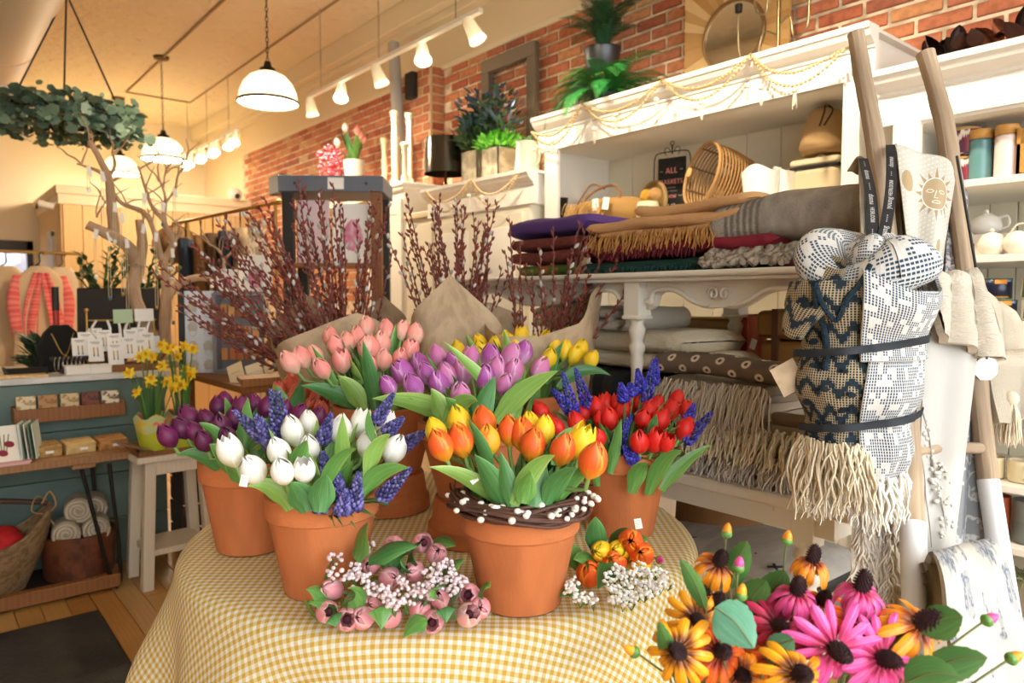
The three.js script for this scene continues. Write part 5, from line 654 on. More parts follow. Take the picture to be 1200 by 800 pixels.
  part(c, 'cover', loft(30, 36, (s, a) => { const e = (1 - abs(2 * s - 1) ** 5) ** 0.5, A = a * 2 * PI, x = 0.25 * sp(cos(A), 0.5) * (0.93 + 0.07 * e); return [x, 0.06 + (0.055 * sp(sin(A), 0.7)) * max(0.25, e) * (1 + 0.3 * (1 - (x / 0.25) ** 2)), lerp(-0.29, 0.29, s)]; }, 1, 0.58), mat(0xffffff, 0.95, { map: blotch(0xa29c94, 0xb4aea4, 8, 64, 4), bumpMap: weave(16, 30, 64), bumpScale: 0.001 }));
  const st = []; for (const [x, z] of [[-0.14, -0.1], [-0.1, 0.1], [0.02, -0.02], [0.06, 0.16], [-0.16, 0.2]]) for (const r of [0.7, -0.7]) st.push(box(0.045, 0.004, 0.006, [x, 0.126 - 0.12 * x * x * 4 * 0.2, z], [0, r, 0])); part(c, 'cross_stitches', st, M.black);
}
// ---------- ladder of driftwood with white dipped feet ----------
const atY = (pts, y) => { for (let i = 1; i < pts.length; i++) { const a = pts[i - 1], b = pts[i]; if ((a[1] - y) * (b[1] - y) <= 0 || i === pts.length - 1) { const t = (y - a[1]) / (b[1] - a[1]); return [lerp(a[0], b[0], t), y, lerp(a[2], b[2], t)]; } } };
{
  const t = thing('driftwood_ladder', 'leaning driftwood ladder with white dipped feet hung with throws', 'ladder', [1.4, 0, -0.5]), o = t.position, L = (p) => V(p).sub(o);
  for (const [i, r0, r1] of [[0, 0.02, 0.022], [2, 0.0195, 0.02]]) {
    const up = RAILS[i], lo = RAILS[i + 1], foot = atY(lo, 0.0); const rail = part(t, 'rail', rough(tube(up.map(L), [r0, r0 * 1.05, r0 * 0.97, r1, r1 * 1.02], 14, 60), 0.0025, 22), M.drift); part(rail, 'knots', [ball(0.007, L(up[2]).toArray(), [1, 1, 1]), ball(0.006, L(up[3]).toArray())], M.greyWood);
    part(t, 'white_foot', tube([L(lo[0]), L(lo[1]), L([foot[0], 0.005, foot[2]])], [r1 * 1.05, r1 * 1.06], 14, 12), mat(0xd2d2d2, 0.5));
  }
  const R1 = [...RAILS[0], RAILS[1][1]], R2 = [...RAILS[2], RAILS[3][1]];
  for (const y of [1.62, 1.3, 1.0, 0.72, 0.36]) { const a = L(atY(R1, y)), b = L(atY(R2, y - 0.01)); part(t, 'rung', tube([a, a.clone().lerp(b, 0.5).add(V(0, 0.005, 0)), b], 0.012, 10, 8), y < 0.7 ? mat(0xeceae4, 0.5) : M.drift); }
}
// sheets hung on the ladder
function drape(k, opt = {}) { const [a, b, c, d] = CL[k].map((p) => V(p)), n = b.clone().sub(a).cross(c.clone().sub(a)).normalize(); if (n.dot(V(-1, 0, 0.6)) < 0) n.negate(); const { w = 0.008, f = 3, th = 0.004, over = 0.03, ph = 0, taper = 1 } = opt;
  return slab(28, 44, (u, v) => { const vv = max(0, (v - 0.08) / 0.92), p = a.clone().lerp(b, u).lerp(c.clone().lerp(d, u), vv); const bend = v < 0.08 ? (1 - v / 0.08) : 0; p.addScaledVector(n, w * sin(u * f * 2 * PI + ph + 1.5 * v) * (0.3 + 0.7 * v) - over * bend * bend + 0.012 * sm(0, 0.15, v)); p.y -= over * bend * bend * 0.6 - 0.012 * sm(0.16, 0, v); return [p.x, p.y, p.z]; }, th, opt.wu || 0.2, opt.wv || 0.5); }
const sunTex = ctex(512, 1024, (g, w, h) => { g.fillStyle = '#c8c1b3'; g.fillRect(0, 0, w, h); for (let i = 0; i < 9000; i++) { g.fillStyle = i % 2 ? 'rgba(200,188,168,0.35)' : 'rgba(255,252,245,0.4)'; const x = (i * 7919) % w, y = (i * 104729) % h; g.fillRect(x, y, i % 3 ? 2 : 14, i % 3 ? 12 : 2); }
  const sunAt = (x, y, r) => { g.fillStyle = '#a98c68'; for (let k = 0; k < 16; k++) { const a = k / 16 * 2 * PI; g.beginPath(); g.moveTo(x + cos(a - 0.12) * r * 1.05, y + sin(a - 0.12) * r * 1.25); g.lineTo(x + cos(a) * r * (k % 2 ? 1.5 : 1.85), y + sin(a) * r * (k % 2 ? 1.7 : 2.1)); g.lineTo(x + cos(a + 0.12) * r * 1.05, y + sin(a + 0.12) * r * 1.25); g.fill(); } g.fillStyle = '#b39a78'; g.beginPath(); g.ellipse(x, y, r, r * 1.2, 0, 0, 7); g.fill(); g.strokeStyle = '#efe8da'; g.lineWidth = 7; g.beginPath(); g.ellipse(x, y, r, r * 1.2, 0, 0, 7); g.stroke(); g.lineWidth = 5; for (const s of [-1, 1]) { g.beginPath(); g.ellipse(x + s * r * 0.42, y - r * 0.2, r * 0.22, r * 0.12, 0, 0, 7); g.stroke(); } g.beginPath(); g.moveTo(x, y - r * 0.25); g.lineTo(x - r * 0.15, y + r * 0.3); g.lineTo(x + r * 0.1, y + r * 0.32); g.stroke(); g.beginPath(); g.ellipse(x, y + r * 0.62, r * 0.28, r * 0.1, 0, 0, 7); g.stroke(); };
  sunAt(330, 380, 105); g.fillStyle = '#b0966f'; for (const [x, y] of [[60, 330], [380, 800], [90, 860]]) { g.beginPath(); g.ellipse(x, y, 48, 80, 0, 0, 7); g.fill(); } }, 1 / 0.2, 1 / 0.5); sunTex.flipY = false;
const toileTex = dtex(512, 512, (u, v) => { const a = fbm(u * 5, v * 5, 3, 5), b = abs(fbm(u * 22, v * 22, 3, 22) - 0.5); const m = sm(0.5, 0.54, a) * (0.35 + 0.65 * sm(0.1, 0.03, b)); return mixc([184, 180, 170], [96, 102, 118], m * 0.9); }, true, 1.5, 1.5);
const greyToile = dtex(256, 256, (u, v) => { const b = abs(fbm(u * 10, v * 10, 4, 10) - 0.5); return mixc([128, 130, 132], [188, 186, 182], sm(0.08, 0.02, b)); }, true, 4, 4);
solo('sun_print_throw', 'cream gauze throw printed with a brown sun face, over the top rung', 'throw', drape('sun', { w: 0.012, f: 1.7 }), mat(0xffffff, 0.9, { map: sunTex, bumpMap: weave(32, 8, 128), bumpScale: 0.001 }));
solo('burlap_throw', 'pale striped throw hanging behind the black ribbon', 'throw', merge([drape('burlap', { w: 0.012, f: 3 }), drape('sunB', { w: 0.006, f: 2 })]), mat(0xffffff, 0.95, { map: woodTex(0xd8c8ae, 0xa58f72, 1, 4, 5), bumpMap: weave(16, 30, 64), bumpScale: 0.002 }));
solo('floral_throw', 'grey blue floral tapestry throw behind the sun print', 'throw', drape('floral', { w: 0.006, f: 2, th: 0.012 }), mat(0xffffff, 0.95, { map: dtex(128, 128, (u, v) => { const a = fbm(u * 8, v * 8, 3, 8); return mixc(mixc([112, 116, 120], [180, 176, 168], sm(0.4, 0.6, a)), [130, 80, 84], sm(0.62, 0.68, fbm(u * 8 + 4, v * 8, 3, 8))); }, true, 10, 10) }));
{
  const t = thing('linen_throw', 'long plain white linen throw with a stitched cord line', 'throw', [0, 0, 0]); part(t, 'cloth', drape('linen', { w: 0.006, f: 1.5 }), mat(0xbdb9b1, 0.92, { bumpMap: weave(32, 20, 128), bumpScale: 0.0006 }));
  const [a, b, c, d] = CL.linen.map((p) => V(p)), n = V(-0.75, 0, 0.66); const ln = (u0, u1, v0, v1) => tube([0, 0.2, 0.4, 0.6, 0.8, 1].map((s, i) => a.clone().lerp(b, lerp(u0, u1, s) + 0.04 * sin(i * 2)).lerp(c.clone().lerp(d, lerp(u0, u1, s)), lerp(v0, v1, s)).addScaledVector(n, 0.022)), 0.0015, 5, 24);
  part(t, 'cord_line', [ln(0.05, 0.75, 0.45, 0.88), ln(0.1, 0.45, 0.62, 0.93)], mat(0xa8a29a, 0.9));
  const pat = []; seed(33); for (let i = 0; i < 60; i++) { const s = R(), u = lerp(0.05, 0.85, s) + rr(-0.14, 0.14), v = lerp(0.48, 0.9, s) + rr(-0.06, 0.06); const p = a.clone().lerp(b, u).lerp(c.clone().lerp(d, u), v).addScaledVector(n, 0.021); pat.push(ball(rr(0.003, 0.0055), p.toArray(), [1, 1, 1], [0, 0, 0], 6)); } part(t, 'tufted_stitching', pat, mat(0xc6c0b5, 0.9)).userData.kind = 'stuff';
}
solo('terry_throw', 'chunky cream terry throw folded over the second rung', 'throw', rough(drape('terry', { w: 0.014, f: 2.2, th: 0.016 }), 0.007, 22), fleece(0xcdc2b0));
solo('grey_toile_throw', 'grey figured throw hanging behind the white linen', 'throw', drape('grey', { w: 0.008, f: 2.5, th: 0.008 }), mat(0xffffff, 0.95, { map: greyToile }));
{
  const t = thing('tassel_throw', 'cream woven throw with a fat tassel on the right rail', 'throw', [0, 0, 0]), m = knit(0xd2c5ae, 0.6, 0.004);
  part(t, 'cloth', drape('tassel', { w: 0.01, f: 1.5, th: 0.02 }), m); part(t, 'folded_end', drape('tassel2', { w: 0.01, f: 1, th: 0.025 }), m);
  const p = [1.8, 1.09, -0.5]; part(t, 'tassel', [ball(0.016, p), merge([strands(90, () => [p[0] + rr(-0.008, 0.008), p[1] - 0.01, p[2] + rr(-0.008, 0.008)], () => [rr(-0.5, 0.5), -0.8, rr(-0.5, 0.5)], 0.085, 0.0018, 0.12, 4)])], mat(0xe0d0b4, 0.9)); part(t, 'pompom', ball(0.014, [1.79, 1.06, -0.53]), fleece(0xc9b493));
}
{ const t = thing('swing_tag', 'white eight-sided paper tag on a black cord', 'tag', [1.74, 1.155, -0.53]); part(t, 'card', put(new THREE.CylinderGeometry(0.026, 0.026, 0.0015, 8), [0, 0, 0], [PI / 2, 0.39, 0]).rotateY(-0.75), M.paper); part(t, 'cord', tube([[0.0, 0.02, 0], [0.012, 0.06, -0.005], [0.02, 0.2, -0.03], [0.045, 0.46, -0.085]], 0.003, 6, 16), M.black); part(t, 'bow', [tube([[0, 0.03, 0], [-0.014, 0.024, 0.006], [0, 0.034, 0], [0.014, 0.022, 0.006]], 0.0025, 5, 10)], M.black); }
{
  // toile throw rolled thick over the lowest visible rung
  const t = thing('toile_throw', 'cream throw printed with blue grey toile, rolled over the low rung', 'throw', [0, 0, 0]), [a, b, c, d] = CL.toile.map((p) => V(p)), n = V(-0.75, 0.25, 0.6).normalize();
  const prof = (v) => { const s = v; return [s, 0.055 * sin(PI * min(1, s * 1.4)) ]; };
  part(t, 'cloth', slab(24, 44, (u, v) => { const back = sm(0.28, 0, v), p = a.clone().lerp(b, u).lerp(c.clone().lerp(d, u), max(0, (v - 0.22) / 0.78) * 1.5); p.addScaledVector(n, 0.05 * sm(0.05, 0.35, v) + 0.004 * sin(u * 9)); p.addScaledVector(V(0.6, -0.6, -0.3), 0.17 * back * back); p.y += 0.035 * sin(PI * sm(0, 0.5, v)); return p.toArray(); }, 0.012, 1, 1), mat(0xffffff, 0.92, { map: toileTex }));
  const rl = []; const ax = b.clone().sub(a); for (const [r, h] of [[0.05, 0], [0.034, 0], [0.018, 0]]) rl.push(loft(12, 18, (s, q) => { const p = a.clone().addScaledVector(ax, lerp(-0.04, 1.0, s)); return [p.x + r * cos(q * 6.283) * 0.75, p.y - 0.04 + r * 1.2 * sin(q * 6.283), p.z - r * cos(q * 6.283) * 0.6]; })); part(t, 'rolled_core', rl, mat(0xa8997e, 0.95, { bumpMap: weave(16, 20, 64), bumpScale: 0.002 }));
}
{
  seed(1501); const t = thing('shaggy_throw', 'shaggy cream throw hanging low beside the ladder foot', 'throw', [0, 0, 0]), [a, b, c, d] = CL.shag.map((p) => V(p)); part(t, 'cloth', drape('shag', { w: 0.015, f: 2, th: 0.03 }), fleece(0xd6cab8));
  part(t, 'shag', strands(900, () => { const u = R(), v = R(); const p = a.clone().lerp(b, u).lerp(c.clone().lerp(d, u), v).addScaledVector(V(-0.75, 0, 0.66), 0.052 + 0.01 * sin(u * 12)); return p.toArray(); }, () => [-0.6, -0.4, 0.4], 0.05, 0.0026, 0.6, 4), mat(0xdccfbe, 0.95)).userData.kind = 'stuff';
  const s2 = thing('shaggy_throw', 'brown boucle throw hanging between the shaggy throw and the rail', 'throw', [0, 0, 0]); const tb = []; for (let i = 0; i < 4; i++) tb.push(rough(tube([[1.5 + i * 0.012, 0.83, -0.6 + i * 0.01], [1.47 + i * 0.014, 0.7, -0.585 + i * 0.012], [1.43 + i * 0.016, 0.5, -0.57 + i * 0.014]], 0.016, 10, 20), 0.004, 40)); part(s2, 'cloth', tb, fleece(0x9c8468));
}
// crocheted navy and white wrap hanging from a printed black ribbon
{
  const croch = (light, dark, blk) => ctex(256, 256, (g) => { g.fillStyle = light; g.fillRect(0, 0, 256, 256); g.fillStyle = dark; for (let j = 0; j < 32; j++) for (let i = 0; i < 32; i++) { const bx = floor(i / 2), by = floor(j / 2), solid = hsh(bx * 7 + by * 13 + 5, by * 3 + bx) < blk * (0.45 + 1.1 * vn(bx * 0.45, by * 0.45)); if (!solid) g.fillRect(i * 8 + 1.5, j * 8 + 1, 4.2, 6); } }, 5.5, 5.5);
  const mw = mat(0xffffff, 0.95, { map: croch('#d0ccc4', '#24384e', 0.3), bumpMap: weave(32, 5.5, 128), bumpScale: 0.002 }), mt = mat(0xffffff, 0.95, { map: ctex(256, 256, (g) => { g.fillStyle = '#b9a580'; g.fillRect(0, 0, 256, 256); for (let j = 0; j < 32; j++) for (let i = 0; i < 32; i++) { g.fillStyle = '#1b2b36'; if (((j + floor(2.5 * sin(i * 0.8))) % 11 + 11) % 11 < 4) g.fillRect(i * 8, j * 8, 8, 8); else g.fillRect(i * 8 + 1.5, j * 8 + 1, 4.6, 5.6); } }, 5.5, 5.5), bumpMap: weave(32, 5.5, 128), bumpScale: 0.002 }), mn = knit(0x17303f, 0.6, 0.006);
  const t = thing('crochet_wrap', 'navy and white crocheted wrap tied with black bands, hanging on the ladder', 'wrap', [1.4, 0.97, -0.645]), A = atan2(-sin(YAW), cos(YAW));
  const camR = V(cos(YAW), 0, sin(YAW)), tc = V(-sin(YAW), 0, cos(YAW));
  const P = (r, y, f) => { const q = camR.clone().multiplyScalar(r).addScaledVector(tc, f); return [q.x, y, q.z]; };
  const wid = (y) => prof2(y, [[0, 0.08], [0.06, 0.1], [0.105, 0.094], [0.17, 0.115], [0.245, 0.1], [0.33, 0.132], [0.4, 0.122], [0.43, 0.1]]), dep = (y) => wid(y) * 0.78;
  function prof2(x, a) { for (let i = 1; i < a.length; i++) if (x <= a[i][0]) { const k = (x - a[i - 1][0]) / (a[i][0] - a[i - 1][0]); return lerp(a[i - 1][1], a[i][1], k * k * (3 - 2 * k)); } return a[a.length - 1][1]; }
  const surf = (th, y, o = 0) => { const w = wid(max(0, y)) + o, w2 = dep(max(0, y)) + o, nz = 0.022 * (fbm(th * 1.8 + 9, y * 13, 3) - 0.5); return P((w + nz) * sin(th), y, (w2 + nz) * cos(th)); };
  part(t, 'dark_side', grid(40, 44, (u, v) => surf(lerp(-2.9, 0.25, u), lerp(0.03, 0.365, v)), 0.36, 0.4), mt);
  const bl = []; seed(1601); for (let i = 0; i < 46; i++) { const th = rr(-1.5, -0.05), y = rr(0.04, 0.3); if (fbm(th * 3, y * 18, 2) < 0.48) continue; const p = surf(th, y, 0.004); bl.push(ball(rr(0.006, 0.011), p, [1, 0.6, 0.4], [0, -YAW, rr(-0.4, 0.4)], 8)); } part(t, 'navy_scallops', bl, mn).userData.kind = 'stuff';
  part(t, 'navy_border', [tube([0, 0.2, 0.4, 0.6, 0.8, 1].map((s) => surf(lerp(-0.95, -0.2, s), 0.36 - 0.09 * sin(s * 3) * (s < 0.5 ? 1 : 0.6) + 0.04 * s, 0.004)), 0.005, 8, 30), tube([0, 0.25, 0.5, 0.75, 1].map((s) => surf(-0.95 + 0.1 * s, lerp(0.36, 0.2, s), 0.004)), 0.006, 8, 20)], mn);
  part(t, 'front_panel', slab(36, 60, (u, v) => { const y = lerp(0.0, 0.345, v), th = lerp(-0.16 - 0.12 * sin(v * 5), 1.95, u); return surf(th, y, 0.011 + 0.004 * sin(v * 20)); }, 0.004, 0.3, 0.36), mw);
  part(t, 'panel_top', slab(36, 30, (u, v) => { const th = lerp(-0.3, 1.9, u), y = 0.22 + lerp(0, 0.165 - 0.06 * sin(u * PI) + 0.03 * u, v); return surf(th, y, 0.02 - 0.004 * v); }, 0.006, 0.3, 0.18), mw);
  part(t, 'cowl', [[0.084, 0.042, 0.022, 0.4, 0], [0.044, 0.028, 0.03, 0.412, 2]].map(([q, rt, cx, cy, ph]) => loft(48, 18, (s, a) => { const th = s * 2 * PI, r = rt * (1 + 0.22 * sin(th * 3 + 1 + ph)), R0 = q * (1 + 0.1 * sin(2 * th + ph)), f = (R0 * 0.82 + r * cos(a * 6.283) * 0.85) * cos(th); return P(cx + (R0 + r * cos(a * 6.283)) * sin(th), cy + 0.014 * sin(th + 1) + r * 0.9 * sin(a * 6.283) - 0.5 * f + 0.02 * sin(2 * th + 0.6 + ph), 0.0 + f + 0.012 * (fbm(th * 2 + 3, a * 4, 2) - 0.5)); }, 0.2, 0.55)), mw);
  part(t, 'shoulder_fold', loft(20, 16, (s, a) => { const r = lerp(0.028, 0.05, sin(s * PI)); return P(lerp(-0.135, -0.06, s) + r * 0.5 * cos(a * 6.283), lerp(0.27, 0.4, s ** 0.8) + r * 0.5 * sin(a * 6.283), 0.03 + r * cos(a * 6.283 + 1)); }, 0.2, 0.2), mt);
  for (const y of [0.105, 0.245]) part(t, 'black_band', slab(40, 3, (u, v) => { const th = lerp(-1.4, 1.3, u); return surf(th, y + 0.018 * sin(th * 0.8) + 0.014 * (v - 0.5), 0.024); }, 0.002), mat(0x1b2028, 0.7));
  const str = (n, th0, th1, y0, l, w) => strands(n, (s) => surf(lerp(th0, th1, s), y0 + rr(-0.01, 0.01), 0.008), () => [rr(-0.3, 0.3), -1, rr(-0.3, 0.3)], l, w, 0.5, 7);
  part(t, 'white_fringe', str(95, -0.1, 1.9, 0.0, 0.1, 0.0032), mat(0xe6dfd2, 0.95)); part(t, 'tan_fringe', str(130, -1.9, -0.1, 0.06, 0.13, 0.0026), mat(0xd6c6a8, 0.95)); part(t, 'frayed_ends', str(46, -1.5, 0.1, -0.02, 0.07, 0.0018), mat(0xf0ece4, 0.95));
  part(t, 'kraft_label', box(0.05, 0.06, 0.001, P(-0.13, 0.18, 0.0), [0, -YAW, 0.5]), M.kraft);
  const unflip = (t) => { t.flipY = false; return t; };
  // printed ribbon loop round the rail
  const rib = (rev) => unflip(ctex(64, 1024, (g, w, h) => { g.fillStyle = '#171a20'; g.fillRect(0, 0, w, h); g.fillStyle = '#e8e4dc'; g.save(); g.translate(w / 2, h / 2); g.rotate(rev ? -PI / 2 : PI / 2); g.textAlign = 'center'; g.textBaseline = 'middle'; g.font = 'italic 34px serif'; const d = '♥ ♥ ♥ ♥ ♥'; const seq = rev ? [['• • • •', -450], ['young', -330], ['• • • •', -210], ['young', -80], ['HEIRLOOM', 60], ['• • •', 200], ['donna', 320]] : [['• • • •', -440], ['donna', -310], ['• • • • •', -170], ['donna', -30], ['HEIRLOOM', 130], ['• • •', 290], ['young', 410]]; for (const [s, x] of seq) { g.font = s === 'HEIRLOOM' ? '30px sans-serif' : s[0] === '•' ? '26px sans-serif' : 'italic 36px serif'; g.fillText(s, x, 0); } g.restore(); }));
  const r = thing('black_ribbon', 'long black ribbon with white lettering looped over the ladder rail', 'ribbon', [0, 0, 0]);
  const strip = (p0, p1, w, bend) => slab(4, 24, (u, v) => { const a = V(p0).lerp(V(p1), v).addScaledVector(tc, bend * sin(v * PI)).addScaledVector(camR, (u - 0.5) * w * (0.8 + 0.2 * v)); return a.toArray(); }, 0.001, 1, 1);
  part(r, 'ribbon_tail', strip([1.642, 1.612, -0.754], [1.403, 1.382, -0.624], 0.026, 0.02), mat(0xffffff, 0.6, { map: rib(false) })); part(r, 'ribbon_tail', strip([1.700, 1.644, -0.721], [1.414, 1.382, -0.614], 0.026, 0.02), mat(0xffffff, 0.6, { map: rib(true) }));
}
// ---------- goods in and on the hutches ----------
const straw = (c) => mat(c, 0.85, { bumpMap: weave(16, 14), bumpScale: 0.004 });
{
  const Y = 1.69;
  // chalk sign in a scrolled iron frame
  const s = thing('chalk_sign', 'small black chalk sign reading ALL BASKETS in a scrolled iron frame', 'sign', [2.98, Y, -2.32], -1.35);
  const ct = ctex(256, 512, (g, w, h) => { g.fillStyle = '#1d1b19'; g.fillRect(0, 0, w, h); g.fillStyle = '#d98a84'; g.textAlign = 'center'; g.font = 'bold 66px sans-serif'; g.fillText('ALL', 128, 130); g.font = 'bold 54px sans-serif'; g.fillText('BASKETS', 128, 220); g.font = 'bold 40px sans-serif'; g.fillText('NOW', 128, 340); g.fillStyle = '#c9b8a8'; g.fillRect(20, 108, 26, 5); g.fillRect(210, 100, 26, 5); g.fillRect(16, 326, 44, 4); g.fillRect(196, 322, 44, 4); g.fillRect(88, 250, 80, 3); g.fillRect(70, 280, 116, 3); g.font = 'bold 58px sans-serif'; g.fillText('1/2', 128, 430); });
  part(s, 'board', put(new THREE.PlaneGeometry(0.145, 0.3), [0, 0.17, 0.0065]), mat(0xffffff, 0.9, { map: ct })); part(s, 'backing', soft(0.15, 0.305, 0.01, [0, 0.17, 0], [0, 0, 0], 0.004, 1), M.black);
  const fr = [[-0.095, 0], [-0.095, 0.33], [-0.088, 0.345], [0, 0.352], [0.088, 0.345], [0.095, 0.33], [0.095, 0]].map(([x, y]) => [x, y, 0]), cur = []; for (const d of [-1, 1]) { const p = []; for (let i = 0; i < 9; i++) p.push([d * (0.012 + 0.03 * (1 - cos(i * 0.55)) * 0.5), 0.352 + 0.022 * sin(i * 0.5), 0]); cur.push(tube(p, 0.002, 5, 18)); }
  part(s, 'iron_frame', [tube(fr, 0.003, 6, 40), ...cur, tube([[0, 0.34, 0], [0, 0.385, 0]], 0.0035, 6, 2), put(new THREE.TorusGeometry(0.01, 0.002, 5, 14), [0, 0.393, 0])], M.iron);
  // round rattan basket on its side
  const b = thing('rattan_basket', 'round rattan hoop basket lying on its side, mouth open', 'basket', [2.9, Y + 0.157, -1.98], 0), ax = V(0.86, -0.22, 0.4).normalize(), q = new THREE.Quaternion().setFromUnitVectors(V(0, 1, 0), ax), rm = mat(0xa87c44, 0.6), dk = mat(0x6a4a28, 0.6);
  for (let i = 0; i < 13; i++) { const v = i / 12, r = 0.146 - 0.03 * (v - 0.2) ** 2 * 1.2 + (i === 0 ? 0.004 : 0), h = part(b, 'hoop', put(new THREE.TorusGeometry(r, i === 0 || i === 12 ? 0.008 : 0.0045, 6, 40), [0, v * 0.2 - 0.1, 0], [PI / 2, 0, 0]), rm); h.quaternion.copy(q); }
  for (let i = 0; i < 8; i++) { const a = i / 8 * 2 * PI, h = part(b, 'stave', tube([0, 0.5, 1].map((v) => [cos(a) * (0.14 - 0.018 * v * v), v * 0.2 - 0.1, sin(a) * (0.14 - 0.018 * v * v)]), 0.004, 5, 6), dk); h.quaternion.copy(q); }
  const bt = part(b, 'bottom', cyl(0.122, 0.122, 0.008, [0, 0.1, 0], [0, 0, 0], 28), mat(0x3b2e22, 0.8)); bt.quaternion.copy(q); const tg = part(b, 'swing_tag', cyl(0.022, 0.022, 0.002, [0.02, -0.115, -0.1], [0, 0, 0], 8), mat(0xc2a060, 0.8)); tg.quaternion.copy(q);
  // raffia bag, hat and pompoms
  seed(2001);
  const r = thing('raffia_bag', 'flat raffia bag with looped handles and white swing tags', 'bag', [2.82, Y, -2.6]); part(r, 'bag_body', loft(24, 26, (s2, a) => { const e = (1 - abs(2 * s2 - 1) ** 4) ** 0.5, c = a * 6.283; return [0.1 * cos(c) * e, 0.07 + 0.065 * sp(sin(c), 0.8) * (0.3 + 0.7 * e), lerp(-0.22, 0.22, s2)]; }, 0.6, 0.44), straw(0xb98d4e)); part(r, 'handle', [tube([[-0.06, 0.12, -0.14], [-0.02, 0.18, -0.08], [0, 0.2, 0.02], [-0.03, 0.16, 0.1], [-0.07, 0.1, 0.14]], 0.007, 6, 20), tube([[-0.03, 0.12, -0.2], [0, 0.22, -0.12], [0.01, 0.19, -0.04]], 0.005, 6, 14)], mat(0x8a6030, 0.7));
  part(r, 'raffia_fringe', strands(160, (u) => [-0.09 + rr(-0.02, 0.02), 0.07 + rr(-0.02, 0.05), lerp(-0.22, 0.05, u)], () => [-0.7, -0.4, 0.5], 0.09, 0.0026, 0.25, 4), mat(0xc49a5a, 0.85)); for (const z of [0.02, 0.09]) part(r, 'swing_tag', box(0.001, 0.06, 0.04, [-0.12, 0.09, z], [z * 3 - 0.1, 0.1, 0]), M.paper);
  const st = thing('straw_tray', 'pale straw tray with rolled rim leaning behind the raffia bag', 'tray', [2.96, Y, -2.42]); part(st, 'tray', [put(new THREE.TorusGeometry(0.12, 0.012, 6, 36), [0, 0.115, 0], [0, 1.2, 0], [1, 0.8, 1])], straw(0xd0ac6e)); part(st, 'base', put(cyl(0.115, 0.115, 0.01, [0, 0, 0], [PI / 2, 0, 0], 28), [0, 0.115, 0], [0, 1.2, 0], [1, 0.8, 1]), straw(0xc09850));
  for (const [p, c, rad, l] of [[[2.86, Y, -2.38], 0xd9a83a, 0.035, 'mustard yellow pompom beside the chalk sign'], [[2.84, Y, -2.31], 0xc99a5c, 0.034, 'tan pompom beside the chalk sign'], [[2.93, Y, -2.4], 0x1f1c1a, 0.042, 'black pompom behind the yellow one']]) solo('pompom', l, 'pompom', rough(ball(rad, [0, rad + 0.09, 0], [1, 1, 1], [0, 0, 0], 18), 0.006, 40), fleece(c), p);
  const cj = thing('lace_jar', 'small cream lace covered jar under the pompoms', 'jar', [2.82, Y, -2.34]); part(cj, 'body', lathe([[0.001, 0.001], [0.055, 0.001], [0.06, 0.05], [0.05, 0.09], [0.001, 0.092]], 20), mat(0xd9c8a4, 0.9, { bumpMap: bumpT(20, 64, 2), bumpScale: 0.006 })); part(cj, 'black_square_label', box(0.002, 0.03, 0.03, [-0.06, 0.05, 0.0], [0, 0, 0]), M.black);
  solo('shelf_sign', 'slim black sign board leaning at the hutch post', 'sign', soft(0.012, 0.16, 0.05, [0, 0.08, 0], [0.15, 0, 0], 0.002, 1), M.black, [2.74, Y, -2.86]);
  // white fabric bins, wicker hamper and felt bag
  for (const [z, x, l] of [[-1.75, 2.86, 'white fabric bin with slumped rim beside the rattan basket'], [-1.66, 2.96, 'white fabric bin with slumped rim beside the wicker hamper']]) solo('fabric_bin', l, 'bin', loft(12, 30, (s, a) => { const c = a * 6.283, k = lerp(0.062, 0.082, s); return [k * cos(c), s * 0.17 + 0.014 * s * sin(3 * c + z * 40), k * sin(c)]; }), mat(0xf2ede4, 0.85), [x, Y, z]);
  const h = thing('wicker_hamper', 'cream wicker hamper with black trim and rope lid handle', 'basket', [2.92, Y, -1.5]); part(h, 'body', soft(0.17, 0.15, 0.2, [0, 0.075, 0], [0, 0, 0], 0.03, 3), straw(0xdccaa4)); part(h, 'lid', soft(0.18, 0.03, 0.21, [0, 0.168, 0], [0, 0, 0], 0.014, 3), straw(0xe2d2ae)); part(h, 'black_trim', [box(0.176, 0.006, 0.206, [0, 0.148, 0])], M.black); part(h, 'rope_handle', tube([[-0.02, 0.18, -0.03], [-0.03, 0.2, 0], [-0.02, 0.18, 0.03]], 0.006, 6, 10), mat(0xc9a870, 0.9));
  const f = thing('felt_bag', 'tan burlap dome bag with dark leather straps on the hamper', 'bag', [2.92, Y + 0.205, -1.5]); part(f, 'bag_body', rough(lathe([[0.001, 0.0], [0.085, 0.0], [0.1, 0.03], [0.085, 0.1], [0.06, 0.17], [0.035, 0.185], [0.001, 0.187]], 30), 0.003, 12), fleece(0xb89464)); for (const [a, w] of [[-2.2, 0.5], [-2.7, 0.2]]) part(f, 'strap', tube([[0.03 * cos(a), 0.19, -0.03 * sin(a)], [0.062 * cos(a), 0.165, -0.062 * sin(a)], [0.085 * cos(a - w), 0.1, -0.085 * sin(a - w)]], 0.004, 5, 10), mat(0x3e2a1a, 0.6));
}
